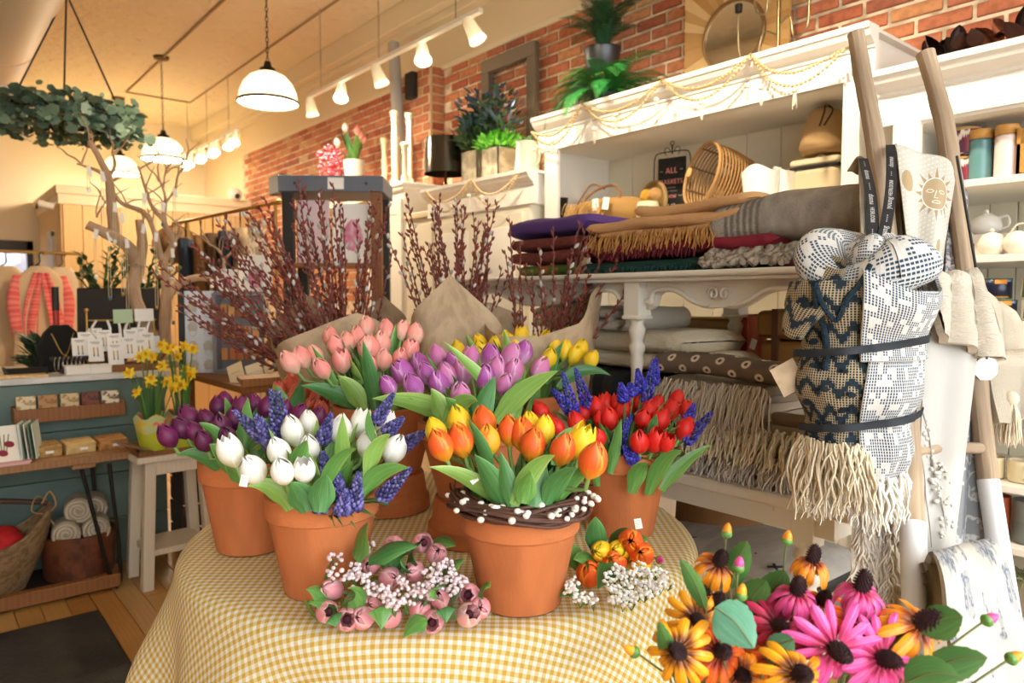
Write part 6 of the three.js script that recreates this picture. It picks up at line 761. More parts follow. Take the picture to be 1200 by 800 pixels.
// second hutch goods
{
  solo('straw_hat', 'pale straw sun hat lying on the shelf behind the ladder rails', 'hat', [lathe([[0.001, 0.07], [0.04, 0.068], [0.06, 0.04], [0.064, 0.004], [0.115, 0.001], [0.115, 0.006], [0.066, 0.01]], 28)], straw(0xdcc79c), [2.78, 1.68, -0.985 + 0.0]);
  seed(2050); const mp = thing('moss_pot', 'small pot of grey green moss at the low shelf end', 'plant', [2.68, 0.3, -0.72]); part(mp, 'pot', lathe([[0.001, 0.002], [0.04, 0.002], [0.05, 0.12], [0.045, 0.12], [0.001, 0.1]], 20), mat(0x8a7a64, 0.8)); part(mp, 'moss', strands(120, () => [rr(-0.045, 0.045), 0.12, rr(-0.045, 0.045)], () => [rr(-1, 1), 0.9, rr(-1, 1)], 0.09, 0.002, 0.5, 4), mat(0x8a8f64, 0.9)).userData.kind = 'stuff';
  const pat = dtex(64, 64, (u, v) => { const n = fbm(u * 8, v * 8, 2, 8), m = fbm(u * 8 + 5, v * 8 + 2, 2, 8); return n > 0.58 ? [150, 40, 52] : m > 0.62 ? [70, 88, 96] : m < 0.36 ? [96, 52, 80] : [232, 222, 206]; }, true, 2, 1);
  const mugM = mat(0xffffff, 0.3, { map: pat }), mug = (r, h) => lathe([[0.001, 0.002], [r * 0.9, 0.002], [r, 0.01], [r, h], [r * 0.94, h], [r * 0.92, 0.012], [0.001, 0.01]], 26);
  for (const [x, y, z, l] of [[2.86, 1.68, -0.86, 'patterned canister at the shelf back behind the flasks'], [2.72, 1.68, -0.91, 'patterned canister beside the teal flask'], [2.72, 1.775, -0.91, 'patterned canister stacked on top beside the teal flask']]) { const t = thing('patterned_canister', l, 'canister', [x, y, z]); part(t, 'body', mug(0.037, 0.085), mugM); part(t, 'rim', lathe([[0.03, 0.082], [0.0385, 0.082], [0.0385, 0.09], [0.03, 0.092]], 26), mat(0xc49a5c, 0.5)); }
  for (const [x, z, c, l] of [[2.7, -0.86, 0x5f8a8c, 'teal flask with bamboo lid'], [2.79, -0.84, 0x3f6a68, 'dark green flask with bamboo lid behind the pink one'], [2.69, -0.785, 0xe6d2ca, 'pale pink flask with bamboo lid']]) { const t = thing('flask', l, 'flask', [x, 1.68, z]); part(t, 'body', lathe([[0.001, 0.001], [0.03, 0.001], [0.033, 0.006], [0.033, 0.13], [0.03, 0.138], [0.001, 0.14]], 26), mat(c, 0.35)); part(t, 'bamboo_lid', lathe([[0.001, 0.139], [0.033, 0.139], [0.0335, 0.165], [0.031, 0.169], [0.001, 0.17]], 26), mat(0xc8934a, 0.5)); }
  const am = thing('amber_caddy', 'amber wood crate holding honey jars', 'crate', [2.72, 1.68, -0.68]); part(am, 'crate', [box(0.12, 0.012, 0.14, [0, 0.006, 0]), box(0.01, 0.1, 0.14, [-0.055, 0.05, 0]), box(0.01, 0.1, 0.14, [0.055, 0.05, 0]), box(0.12, 0.14, 0.01, [0, 0.08, -0.065])], mat(0xb9853c, 0.6)); part(am, 'jar', lathe([[0.001, 0.014], [0.03, 0.014], [0.032, 0.1], [0.022, 0.12], [0.022, 0.15], [0.001, 0.15]], 20), mat(0x9a4a1e, 0.3));
  const box1 = thing('tea_carton', 'white carton with an orange fruit print under the teapot', 'carton', [2.78, 1.44, -0.86]); part(box1, 'carton', box(0.12, 0.075, 0.15, [0, 0.0375, 0], [0, 0, 0], 0.002), mat(0xe4d8d0, 0.6)); part(box1, 'print', [cyl(0.013, 0.013, 0.001, [-0.061, 0.05, -0.045], [0, 0, PI / 2], 14)], mat(0xe08a2c, 0.6)); part(box1, 'green_print', box(0.001, 0.04, 0.03, [-0.061, 0.025, -0.03]), mat(0x5a8a48, 0.6));
  const tp = thing('teapot', 'white round teapot standing on the carton', 'teapot', [2.79, 1.515, -0.865]); part(tp, 'body', lathe([[0.001, 0.001], [0.03, 0.001], [0.048, 0.025], [0.042, 0.055], [0.02, 0.068], [0.001, 0.07]], 26), mat(0xe2ddd4, 0.25)); part(tp, 'lid', [ball(0.009, [0, 0.078, 0]), cyl(0.018, 0.018, 0.005, [0, 0.069, 0])], mat(0xe2ddd4, 0.25)); part(tp, 'spout', tube([[0, 0.025, -0.04], [0, 0.035, -0.06], [0, 0.055, -0.068]], [0.009, 0.006], 8, 8), mat(0xe2ddd4, 0.25)); part(tp, 'handle', tube([[0, 0.055, 0.035], [0, 0.06, 0.06], [0, 0.03, 0.065], [0, 0.018, 0.04]], 0.0045, 6, 14), mat(0xe2ddd4, 0.25));
  for (const [z, l] of [[-0.81, 'cream round lidded jar in front of the carton'], [-0.74, 'cream round jar with a looped rope handle']]) { const j = thing('round_jar', l, 'jar', [2.67, 1.44, z]); part(j, 'body', lathe([[0.001, 0.001], [0.022, 0.001], [0.038, 0.022], [0.04, 0.04], [0.028, 0.066], [0.008, 0.074], [0.001, 0.075]], 26), mat(0xe6dccb, 0.3)); part(j, 'knob', z > -0.78 ? tube([[0, 0.07, -0.02], [0, 0.095, 0], [0, 0.09, 0.03], [0, 0.06, 0.035]], 0.003, 6, 12) : ball(0.007, [0, 0.08, 0]), mat(0xe0d4be, 0.4)); }
  const canT = ctex(128, 64, (g) => { g.fillStyle = '#1b2038'; g.fillRect(0, 0, 128, 64); for (let i = 0; i < 4; i++) { g.fillStyle = '#d88a2c'; g.fillRect(i * 32 + 2, 18, 18, 9); g.fillRect(i * 32 + 2, 40, 22, 4); g.fillStyle = '#c8402c'; g.fillRect(i * 32 + 12, 48, 14, 9); g.fillStyle = '#7a9ac0'; g.fillRect(i * 32 + 20, 20, 9, 5); } });
  for (const [x, y, z, l] of [[2.67, 1.235, -0.86, 'navy printed tin beside the rail, bottom row'], [2.67, 1.235, -0.775, 'navy printed tin under another tin'], [2.67, 1.302, -0.79, 'navy printed tin stacked on top'], [2.76, 1.235, -0.9, 'dark tin at the shelf back']]) { const t = thing('printed_tin', l, 'tin', [x, y, z]); part(t, 'tin', lathe([[0.001, 0.001], [0.04, 0.001], [0.04, 0.064], [0.001, 0.064]], 28), mat(0xffffff, 0.3, { map: canT })); part(t, 'seam_rims', [put(new THREE.TorusGeometry(0.04, 0.0018, 5, 28), [0, 0.003, 0], [PI / 2, 0, 0]), put(new THREE.TorusGeometry(0.04, 0.0018, 5, 28), [0, 0.063, 0], [PI / 2, 0, 0])], mat(0x3a6a50, 0.3)); }
  const treeT = ctex(128, 64, (g) => { g.fillStyle = '#e4dccb'; g.fillRect(0, 0, 128, 64); g.fillStyle = '#3f6a44'; for (const [x, s] of [[20, 1], [52, 0.7], [90, 1.1]]) { g.beginPath(); g.moveTo(x, 8); g.lineTo(x - 11 * s, 48); g.lineTo(x + 11 * s, 48); g.fill(); g.fillRect(x - 2, 48, 4, 8); } });
  for (const [y, z, l] of [[1.235, -0.68, 'cream mug printed with green fir trees'], [1.302, -0.685, 'cream mug printed with fir trees, stacked on another']]) { const t = thing('tree_mug', l, 'mug', [2.67, y, z]); part(t, 'cup', mug(0.042, 0.064), mat(0xffffff, 0.35, { map: treeT })); part(t, 'handle', tube([[0, 0.05, 0.038], [0, 0.048, 0.062], [0, 0.02, 0.06], [0, 0.014, 0.038]], 0.005, 6, 12), mat(0xe4dccb, 0.35)); }
  for (const [z, l] of [[-0.79, 'cream stoneware mug behind the tassel'], [-0.71, 'cream stoneware mug with big handle']]) { const t = thing('stoneware_mug', l, 'mug', [2.68, 0.725, z]); part(t, 'cup', mug(0.036, 0.07), mat(0xd9c9a4, 0.45)); part(t, 'handle', tube([[-0.03, 0.055, 0.02], [-0.055, 0.05, 0.03], [-0.055, 0.025, 0.03], [-0.032, 0.016, 0.02]], 0.005, 6, 12), mat(0xd9c9a4, 0.45)); }
  for (const [y, z, c, l] of [[0.535, -0.77, 0xb0532c, 'small terracotta planter on the low shelf'], [0.6, -0.77, 0xa84e2a, 'small terracotta planter stacked on its twin'], [0.535, -0.69, 0x6a6c68, 'small grey planter on the low shelf'], [0.6, -0.69, 0x74766f, 'small grey planter stacked on its twin']]) solo('small_planter', l, 'planter', mug(0.038, 0.072), mat(c, 0.7), [2.68, y, z]);
  // bronze leaf wreath on top
  seed(2101); const w = thing('metal_leaf_wreath', 'dark bronze metal leaf wreath lying on the shelf top', 'wreath', [2.86, 2.068, -0.82]), lm = [mat(0x3a1e16, 0.35, { metalness: 0.7 }), mat(0x241512, 0.3, { metalness: 0.7 }), mat(0x552a18, 0.35, { metalness: 0.7 })];
  for (let i = 0; i < 70; i++) { const a = rr(0, 6.283), rad = rr(0.05, 0.2), p = V(cos(a) * rad * 0.6, rr(0.01, 0.09), sin(a) * rad * 1.6), d = V(rr(-0.8, 0.3), rr(0.1, 0.9), rr(-0.9, 0.9)).normalize(), tip = p.clone().addScaledVector(d, rr(0.07, 0.11)); part(w, 'leaf', blade(p, p.clone().lerp(tip, 0.5).add(V(0, 0.018, 0)), tip, 0.05, V(rr(-1, 0), -0.5, rr(-0.5, 0.5)).normalize(), 0.4, 8, (v) => sin(PI * min(1, v ** 0.7)) ** 0.8 + 0.02), lm[i % 3]); }
}
// ---------- on top of the first hutch and on the bricks ----------
function fernFrond(len, sd) { const g = [], c = new THREE.QuadraticBezierCurve3(V(0, 0, 0), V(len * 0.35, len * 0.75, 0), V(len * 0.95, len * 0.45, 0)); g.push(tube([0, 0.25, 0.5, 0.75, 1].map((t) => c.getPoint(t)), [0.0025, 0.001], 4, 10)); for (let i = 3; i < 28; i++) { const t = i / 28, q = c.getPoint(t), tg = c.getTangent(t), l = len * 0.2 * sin(PI * (0.15 + 0.83 * t)); for (const s of [-1, 1]) { const tip = q.clone().addScaledVector(tg, l * 0.45).add(V(0, -l * 0.15, s * l)); g.push(grid(1, 3, (u, v) => { const p = q.clone().lerp(tip, v), w = (u - 0.5) * len * 0.019 * sin(PI * (0.12 + 0.86 * v)) * 1.2; return [p.x + tg.x * w, p.y + tg.y * w, p.z + tg.z * w]; })); } } return merge(g); }
function fern(name, label, p, n, len, up, col, potG, potM) { const t = thing(name, label, 'fern', p), fg = [0, 1, 2].map((k) => fernFrond(len * (0.85 + 0.15 * k), k)), ms = [mat(col, 0.6), mat(new THREE.Color(col).multiplyScalar(0.75), 0.6), mat(new THREE.Color(col).offsetHSL(0.02, 0.05, 0.04), 0.6)]; part(t, 'pot', potG, potM); const top = new THREE.Box3().setFromBufferAttribute(t.children[0].geometry.attributes.position).max.y - 0.01; for (let i = 0; i < n; i++) { const m = part(t, 'frond', fg[i % 3], ms[floor(R() * 3)]); m.position.set(0, top, 0); m.rotation.set(0, i * 2.4 + rr(-0.3, 0.3), rr(...up), 'YZX'); m.scale.setScalar(rr(0.75, 1.1)); } }
{
  seed(2201); const zinc = mat(0x55585a, 0.4, { metalness: 0.8 });
  const tb = thing('wooden_lantern', 'slim wooden lantern frame standing behind the lower fern', 'lantern', [3.02, 2.28, -2.84]); part(tb, 'roof', [box(0.18, 0.02, 0.18, [0, 0.24, 0], [0, 0, 0], 0.004), box(0.2, 0.015, 0.2, [0, 0.0075, 0], [0, 0, 0], 0.003)], mat(0xb08850, 0.7)); for (const x of [-0.08, 0.08]) for (const z of [-0.08, 0.08]) part(tb, 'post', box(0.016, 0.23, 0.016, [x, 0.12, z]), mat(0xc49a5c, 0.7));
  fern('hanging_fern', 'spiky dark fern in a zinc bucket above the other fern', [3.02, 2.532, -2.84], 64, 0.27, [-0.1, 1.0], 0x28502a, lathe([[0.001, 0.001], [0.085, 0.001], [0.1, 0.15], [0.104, 0.155], [0.09, 0.15], [0.001, 0.12]], 24), zinc);
  fern('fern', 'bright green feathery fern in a dark bowl on the hutch top', [2.8, 2.28, -2.6], 72, 0.28, [-0.9, 0.0], 0x2f7a2c, lathe([[0.001, 0.001], [0.07, 0.001], [0.09, 0.06], [0.085, 0.062], [0.001, 0.05]], 24), mat(0x2c3034, 0.4));
  const wd = thing('iron_candle_rack', 'small dark iron candle rack at the hutch end', 'candle holder', [2.88, 2.28, -2.88]); part(wd, 'rods', [...[-0.05, 0, 0.05].map((z) => tube([[0, 0, z], [0, 0.13, z]], 0.005, 6, 2)), tube([[0, 0.06, -0.07], [0, 0.06, 0.07]], 0.005, 6, 2)], M.iron); part(wd, 'glass_cup', cyl(0.025, 0.03, 0.08, [0, 0.17, 0], [0, 0, 0], 16), mat(0x9a9c94, 0.2));
  // square sunburst mirror
  const mr = thing('sunburst_mirror', 'square wood veneer sunburst panel with round mirror leaning on the bricks', 'mirror', [3.13, 2.28, -2.08]); seed(2301);
  const ray = [0xd2ab72, 0xc49a60, 0xb88b50, 0xdcb982].map((c) => mat(c, 0.5)); for (let i = 0; i < 40; i++) { const a0 = i / 40 * 2 * PI, a1 = (i + 1) / 40 * 2 * PI, e = (a) => { const k = 0.29 / max(abs(cos(a)), abs(sin(a))); return [cos(a) * k, sin(a) * k]; }, n = (a) => [cos(a) * 0.16, sin(a) * 0.16]; const m = part(mr, 'veneer_ray', extr([n(a0), e(a0), e(a1), n(a1)], 0.014 + 0.002 * (i % 2), [0.02, 0.3, 0], [0, -PI / 2, 0]), ray[floor(R() * 4)]); }
  part(mr, 'mirror_rim', put(new THREE.TorusGeometry(0.165, 0.011, 8, 48), [-0.0, 0.3, 0], [0, PI / 2, 0]), mat(0x8a6a48, 0.35, { metalness: 0.5 })); part(mr, 'mirror_glass', cyl(0.16, 0.16, 0.006, [0.0, 0.3, 0], [0, 0, PI / 2], 48), mat(0xe8e6e0, 0.03, { metalness: 1 }));
  const cd = thing('candelabra', 'tall curled brass and iron candelabra in front of the mirror', 'candelabra', [2.96, 2.28, -1.74]); part(cd, 'column', [cyl(0.008, 0.008, 0.62, [0, 0.31, 0], [0, 0, 0], 10), lathe([[0.001, 0], [0.06, 0], [0.05, 0.012], [0.012, 0.03]], 20)], mat(0x8a7450, 0.3, { metalness: 0.9 }));
  for (const [s, y, l] of [[-1, 0.12, 0.2], [-1, 0.3, 0.12], [1, 0.16, 0.14], [1, 0.34, 0.1]]) { part(cd, 'arm', tube([[0, y + 0.05, 0], [0, y + 0.08, s * l * 0.35], [0, y - 0.02, s * l * 0.55], [0, y, s * l * 0.9], [0, y + 0.12, s * l], [0, y + 0.2, s * l]], 0.005, 6, 30), mat(0x9a8a68, 0.3, { metalness: 0.9 })); part(cd, 'candle_cup', lathe([[0.001, y + 0.2], [0.016, y + 0.205], [0.018, y + 0.24], [0.014, y + 0.24], [0.001, y + 0.215]], 14, [0, 0, s * l]), M.iron); }
  // bead garlands on the crowns
  const bead = (pts, n, r) => { const c = new THREE.CatmullRomCurve3(pts.map((p) => V(p))), g = []; for (let i = 0; i <= n; i++) { const q = c.getPointAt(i / n); g.push(ball(r * (i % 2 ? 1 : 0.8), q.toArray(), [1, 1, 1], [0, 0, 0], 6)); } return merge(g); };
  const gar = (label, x, pins, lows, r, tn) => { const t = thing('bead_garland', label, 'garland', [x, 0, 0]); for (let i = 1; i < pins.length; i++) for (const k of [1, 0.62]) { const a = pins[i - 1], b = pins[i], m = [(a[0] + b[0]) / 2, (a[1] + b[1]) / 2 - lows * k]; part(t, 'bead_swag', bead([[0, a[1], a[0]], [-0.012, lerp(a[1], m[1], 0.75), lerp(a[0], m[0], 0.5)], [-0.012, m[1], m[0]], [-0.012, lerp(b[1], m[1], 0.75), lerp(b[0], m[0], 0.5)], [0, b[1], b[0]]], floor(hypot(b[0] - a[0], lows) / (r * 1.9)), r), mat(0xcfb07a, 0.6)); }
    for (const [z, y] of tn) part(t, 'tassel', [ball(r * 1.6, [-0.014, y, z]), strands(16, () => [-0.014 + rr(-0.003, 0.003), y - 0.006, z + rr(-0.003, 0.003)], () => [rr(-0.2, 0.2), -1, rr(-0.2, 0.2)], 0.06, 0.0016, 0.06, 3)], mat(0xece2cc, 0.8)); };
  seed(2401);
  gar('cream wooden bead garland with tassels looped along the hutch crown', 2.62, [[-2.98, 2.2], [-2.6, 2.27], [-2.1, 2.275], [-1.66, 2.275], [-1.27, 2.2]], 0.13, 0.0075, [[-2.94, 2.1], [-2.8, 2.12], [-2.5, 2.13], [-2.36, 2.17], [-2.12, 2.19], [-1.88, 2.13], [-1.66, 2.15], [-1.6, 2.13], [-1.46, 2.09]]);
  gar('white bead garland swagged across the cream dresser crown', 2.54, [[-3.9, 1.98], [-3.42, 2.0], [-3.0, 1.97]], 0.16, 0.007, [[-3.42, 1.9], [-3.3, 1.88], [-3.6, 1.86]]);
}
// ---------- decor over the far cabinets ----------
{
  const bal = mat(0xd3c3a2, 0.65, { bumpMap: bumpT(10, 64, 4), bumpScale: 0.002 });
  const stick = (h, r) => lathe([[0.001, 0], [r * 2.1, 0], [r * 2.1, 0.02], [r * 1.2, 0.04], [r * 1.5, 0.06], [r * 0.9, 0.08], [r * 1.05, h * 0.5], [r * 0.85, h - 0.08], [r * 1.3, h - 0.065], [r * 0.9, h - 0.05], [r * 1.5, h - 0.02], [r * 1.5, h], [0.001, h]], 20);
  [[2.8, -4.86, 0.4, 0.02, 'short cream candlestick at the cabinet end'], [2.86, -4.8, 0.42, 0.022, 'cream candlestick with round collar'], [2.78, -4.68, 0.56, 0.022, 'tall cream candlestick in the group'], [2.86, -4.6, 0.54, 0.022, 'tall cream candlestick beside the grey pipe'], [2.76, -4.5, 0.3, 0.02, 'stout low cream candlestick']].forEach(([x, z, h, r, l]) => solo('candlestick', l, 'candlestick', stick(h, r), bal, [x, 2.11, z]));
  solo('grey_column', 'leaning pale grey turned column rising to the cornice', 'column', tube([[2.95, 2.111, -4.86], [3.0, 3.3, -5.05]], [0.05, 0.045], 18, 8), mat(0xa8a29a, 0.7));
  const sp2 = thing('wall_speaker', 'small black speaker fixed on the brick pier', 'speaker', [3.04, 2.94, -4.86]); part(sp2, 'cabinet', soft(0.06, 0.2, 0.11, [0, 0, 0], [0, 0, 0], 0.015, 2), M.black); part(sp2, 'bracket', box(0.05, 0.02, 0.03, [0.05, 0, 0]), M.iron);
  solo('wall_speaker', 'square black speaker box low on the far bricks', 'speaker', soft(0.12, 0.2, 0.3, [0, 0, 0], [0, 0, 0], 0.01, 1), M.black, [3.1, 2.52, -7.6]);
  // shelf ledge that carries vases left of the candlesticks
  const lg = thing('wall_ledge', 'cream wall ledge beyond the candlesticks', 'shelf', [2.88, 2.06, -5.55]); part(lg, 'board', box(0.4, 0.03, 0.9, [0.08, 0.015, 0], [0, 0, 0], 0.004), M.cream); part(lg, 'bracket', box(0.3, 0.12, 0.03, [0.1, -0.06, 0.3]), M.cream);
  seed(2501); const vs = thing('flower_vase', 'white fluted vase of mixed tulips beside the candlesticks', 'vase', [2.84, 2.09, -5.42]); part(vs, 'vase', lathe([[0.001, 0.001], [0.05, 0.001], [0.06, 0.1], [0.085, 0.34], [0.078, 0.34], [0.05, 0.1], [0.001, 0.02]], 24), mat(0xe6dfd2, 0.4));
  for (let i = 0; i < 12; i++) { const a = i * 2.4, d = V(cos(a) * rr(0.05, 0.16), rr(0.45, 0.62), sin(a) * rr(0.05, 0.16)); part(vs, 'leaf', blade(V(0, 0.3, 0), d.clone().multiplyScalar(0.6).setY(d.y * 0.8), d, 0.06, V(-cos(a), 0, -sin(a)), 0.3, 8), LEAFM[i % 3]); if (i < 7) { const h = new THREE.Group(); h.name = 'bloom'; vs.add(h); bloomAt(h, d.clone().multiplyScalar(0.9).add(V(0, 0.02, 0)), V(cos(a) * 0.3, 1, sin(a) * 0.3).normalize(), 0.08, [PM.D[0], PM.B[0], PM.E[0]][i % 3], false); } }
  const pf = thing('flower_vase', 'glass jar of coral pink blossom sprays', 'vase', [2.84, 2.09, -5.78]); part(pf, 'jar', lathe([[0.001, 0.001], [0.05, 0.001], [0.05, 0.16], [0.045, 0.16], [0.045, 0.01], [0.001, 0.01]], 20), mat(0xc9c2b8, 0.1)); const bl = []; for (let i = 0; i < 260; i++) { const a = rr(0, 6.28), r = rr(0, 0.15); bl.push(ball(rr(0.008, 0.016), [cos(a) * r, 0.2 + rr(0, 0.3), sin(a) * r], [1, 1, 1], [0, 0, 0], 6)); } part(pf, 'blossom_spray', bl, mat(0xc4505c, 0.7)).userData.kind = 'stuff';
  // lamp with mercury glass shade
  const lp = thing('table_lamp', 'table lamp with smoky mirrored drum shade', 'lamp', [2.88, 1.88, -4.17]); part(lp, 'base', lathe([[0.001, 0.001], [0.07, 0.001], [0.06, 0.02], [0.02, 0.04], [0.035, 0.08], [0.05, 0.13], [0.03, 0.19], [0.012, 0.22], [0.012, 0.3]], 20), mat(0x8a5c34, 0.25, { metalness: 0.8 })); part(lp, 'lamp_shade', lathe([[0.15, 0.28], [0.14, 0.52], [0.136, 0.52], [0.146, 0.28]], 40), mat(0x5a544c, 0.18, { metalness: 0.9 }));
  // concrete planters with foliage
  const bush = (t, n, r, h, y0, cols, s) => { const gs = cols.map(() => []); for (let i = 0; i < n; i++) { const a = rr(0, 6.28), rad = rr(0, r), y = y0 + rr(0, h) * (1 - (rad / r) ** 2 * 0.5), p = V(cos(a) * rad, y, sin(a) * rad), d = V(cos(a) + rr(-0.5, 0.5), rr(0, 1.2), sin(a) + rr(-0.5, 0.5)).normalize(), tip = p.clone().addScaledVector(d, s * rr(0.7, 1.3)); gs[i % cols.length].push(blade(p, p.clone().lerp(tip, 0.5).add(V(0, s * 0.12, 0)), tip, s * 0.45, V(rr(-1, 1), -1, rr(-1, 1)).normalize(), 0.2, 4)); } cols.forEach((c, i) => { if (gs[i].length) part(t, 'foliage', gs[i], mat(c, 0.6)).userData.kind = 'stuff'; }); };
  seed(2601); const conc = mat(0xffffff, 0.9, { map: blotch(0xb8ab92, 0x9a8d76, 8, 64, 3) }), pot = (w, h) => [box(w, 0.01, w, [0, 0.005, 0]), ...[-1, 1].map((s) => box(0.012, h, w, [s * (w / 2 - 0.006), h / 2, 0], [0, 0, 0], 0.003)), ...[-1, 1].map((s) => box(w, h, 0.012, [0, h / 2, s * (w / 2 - 0.006)], [0, 0, 0], 0.003)), box(w - 0.02, 0.01, w - 0.02, [0, h - 0.03, 0])];
  const p1 = thing('square_planter', 'pale concrete planter of tall blue green foliage', 'planter', [2.92, 2.0, -3.84]); part(p1, 'box', pot(0.17, 0.26), conc); bush(p1, 420, 0.14, 0.24, 0.27, [0x2f4a2a, 0x3c5a34], 0.06); bush(p1, 160, 0.16, 0.3, 0.36, [0x3c5468], 0.06);
  const p2 = thing('square_planter', 'pale concrete planter of bright green creeping foliage', 'planter', [2.9, 2.0, -3.6]); part(p2, 'box', pot(0.17, 0.24), conc); bush(p2, 420, 0.14, 0.1, 0.24, [0x5aa030, 0x6ab83a], 0.045); bush(p2, 200, 0.14, 0.3, 0.34, [0x46586a, 0x3a5a3a], 0.05);
  const jg = thing('zinc_jug', 'tall pale ribbed jug with small succulents on the dresser', 'jug', [2.78, 2.0, -3.2]); part(jg, 'jug', lathe([[0.001, 0.001], [0.075, 0.001], [0.075, 0.03], [0.071, 0.04], [0.069, 0.09], [0.066, 0.1], [0.062, 0.2], [0.066, 0.205], [0.06, 0.2], [0.05, 0.02], [0.001, 0.02]], 26), mat(0xc9c4b0, 0.45)); part(jg, 'handle', tube([[0, 0.17, 0.06], [0, 0.16, 0.1], [0, 0.08, 0.1], [0, 0.06, 0.07]], 0.006, 6, 12), mat(0xc9c4b0, 0.45)); bush(jg, 60, 0.05, 0.03, 0.19, [0x5a8a4a], 0.03);
  const j2 = thing('zinc_jug', 'small cream jug of round green leaves beside the hutch post', 'jug', [2.95, 2.0, -3.13]); part(j2, 'jug', lathe([[0.001, 0.001], [0.05, 0.001], [0.052, 0.13], [0.046, 0.13], [0.001, 0.02]], 22), mat(0xd9d0ba, 0.45)); bush(j2, 70, 0.06, 0.12, 0.13, [0x6a9a3c, 0x4a7a30], 0.05);
  // weathered window frame leaning on the bricks
  const fr = thing('weathered_frame', 'weathered grey timber window frame leaning on the bricks', 'frame', [3.14, 2.0, -3.78]); for (const z of [-0.26, 0.22]) part(fr, 'stile', rough(soft(0.04, 0.94, 0.09, [0, 0.47, z], [0, 0, 0], 0.006, 3), 0.004, 14), M.greyWood); for (const y of [0.04, 0.9]) part(fr, 'rail', rough(soft(0.045, 0.09, 0.56, [-0.003, y, -0.02], [0, 0, 0], 0.006, 3), 0.004, 14), M.greyWood); part(fr, 'price_tag', box(0.002, 0.06, 0.035, [-0.03, 0.32, 0.22]), M.paper);
}
// ---------- eucalyptus ring hanging from the ceiling ----------
{
  seed(3001); const t = thing('eucalyptus_ring', 'hanging hoop thickly wound with grey green eucalyptus', 'wreath', [0.858, 2.5, -5.635]), gm = [mat(0x5a7460, 0.6), mat(0x46604e, 0.6), mat(0x6f8a72, 0.6)], disc = [0, 1, 2].map((k) => grid(6, 6, (u, v) => { const a = u * 2 * PI, r = v * 0.5 * (1 + 0.1 * cos(a + k)); return [r * cos(a), 0.06 * r * r, r * sin(a) + 0.5]; }));
  part(t, 'hoop', put(new THREE.TorusGeometry(0.36, 0.012, 6, 48), [0, 0, 0], [PI / 2, 0, 0]), M.iron);
  for (let i = 0; i < 300; i++) { const a = rr(0, 6.283), p = [cos(a) * 0.36 + rr(-0.06, 0.06), rr(-0.09, 0.08), sin(a) * 0.36 + rr(-0.06, 0.06)], m = part(t, 'leaf', disc[i % 3], gm[floor(R() * 3)]); m.position.set(...p); m.rotation.set(rr(-1.2, 1.2), -a + PI / 2 + rr(-1.6, 1.6), rr(-1, 1)); m.scale.setScalar(rr(0.05, 0.09)); }
  const rest = []; for (let i = 0; i < 900; i++) { const a = rr(0, 6.283), k = rr(0.02, 0.075) * (R() < 0.5 ? 0.6 : 1.1), sx = R() < 0.25 ? 0.14 : 0.075; rest.push(tint(put(disc[i % 3].clone(), [cos(a) * 0.36 + rr(-sx, sx), rr(-0.12, 0.09), sin(a) * 0.36 + rr(-sx, sx)], [rr(-1.4, 1.4), rr(0, 6.3), rr(-1, 1)], [k, k, k]), [0x5a7460, 0x3c5444, 0x6f8a72][i % 3])); } part(t, 'small_leaves', rest, mat(0xffffff, 0.6, { vertexColors: true })).userData.kind = 'stuff';
  for (let k = 0; k < 3; k++) { const a = k * 2.1 + 0.6; part(t, 'hanging_rod', tube([[cos(a) * 0.36, 0, sin(a) * 0.36], [0.02, 0.8, 0.02]], 0.006, 6, 2), M.iron); }
  part(t, 'ceiling_hook', [tube([[0.02, 0.78, 0.02], [0.02, 1.09, 0.02]], 0.006, 6, 2), cyl(0.05, 0.05, 0.012, [0.02, 1.093, 0.02])], M.iron);
}
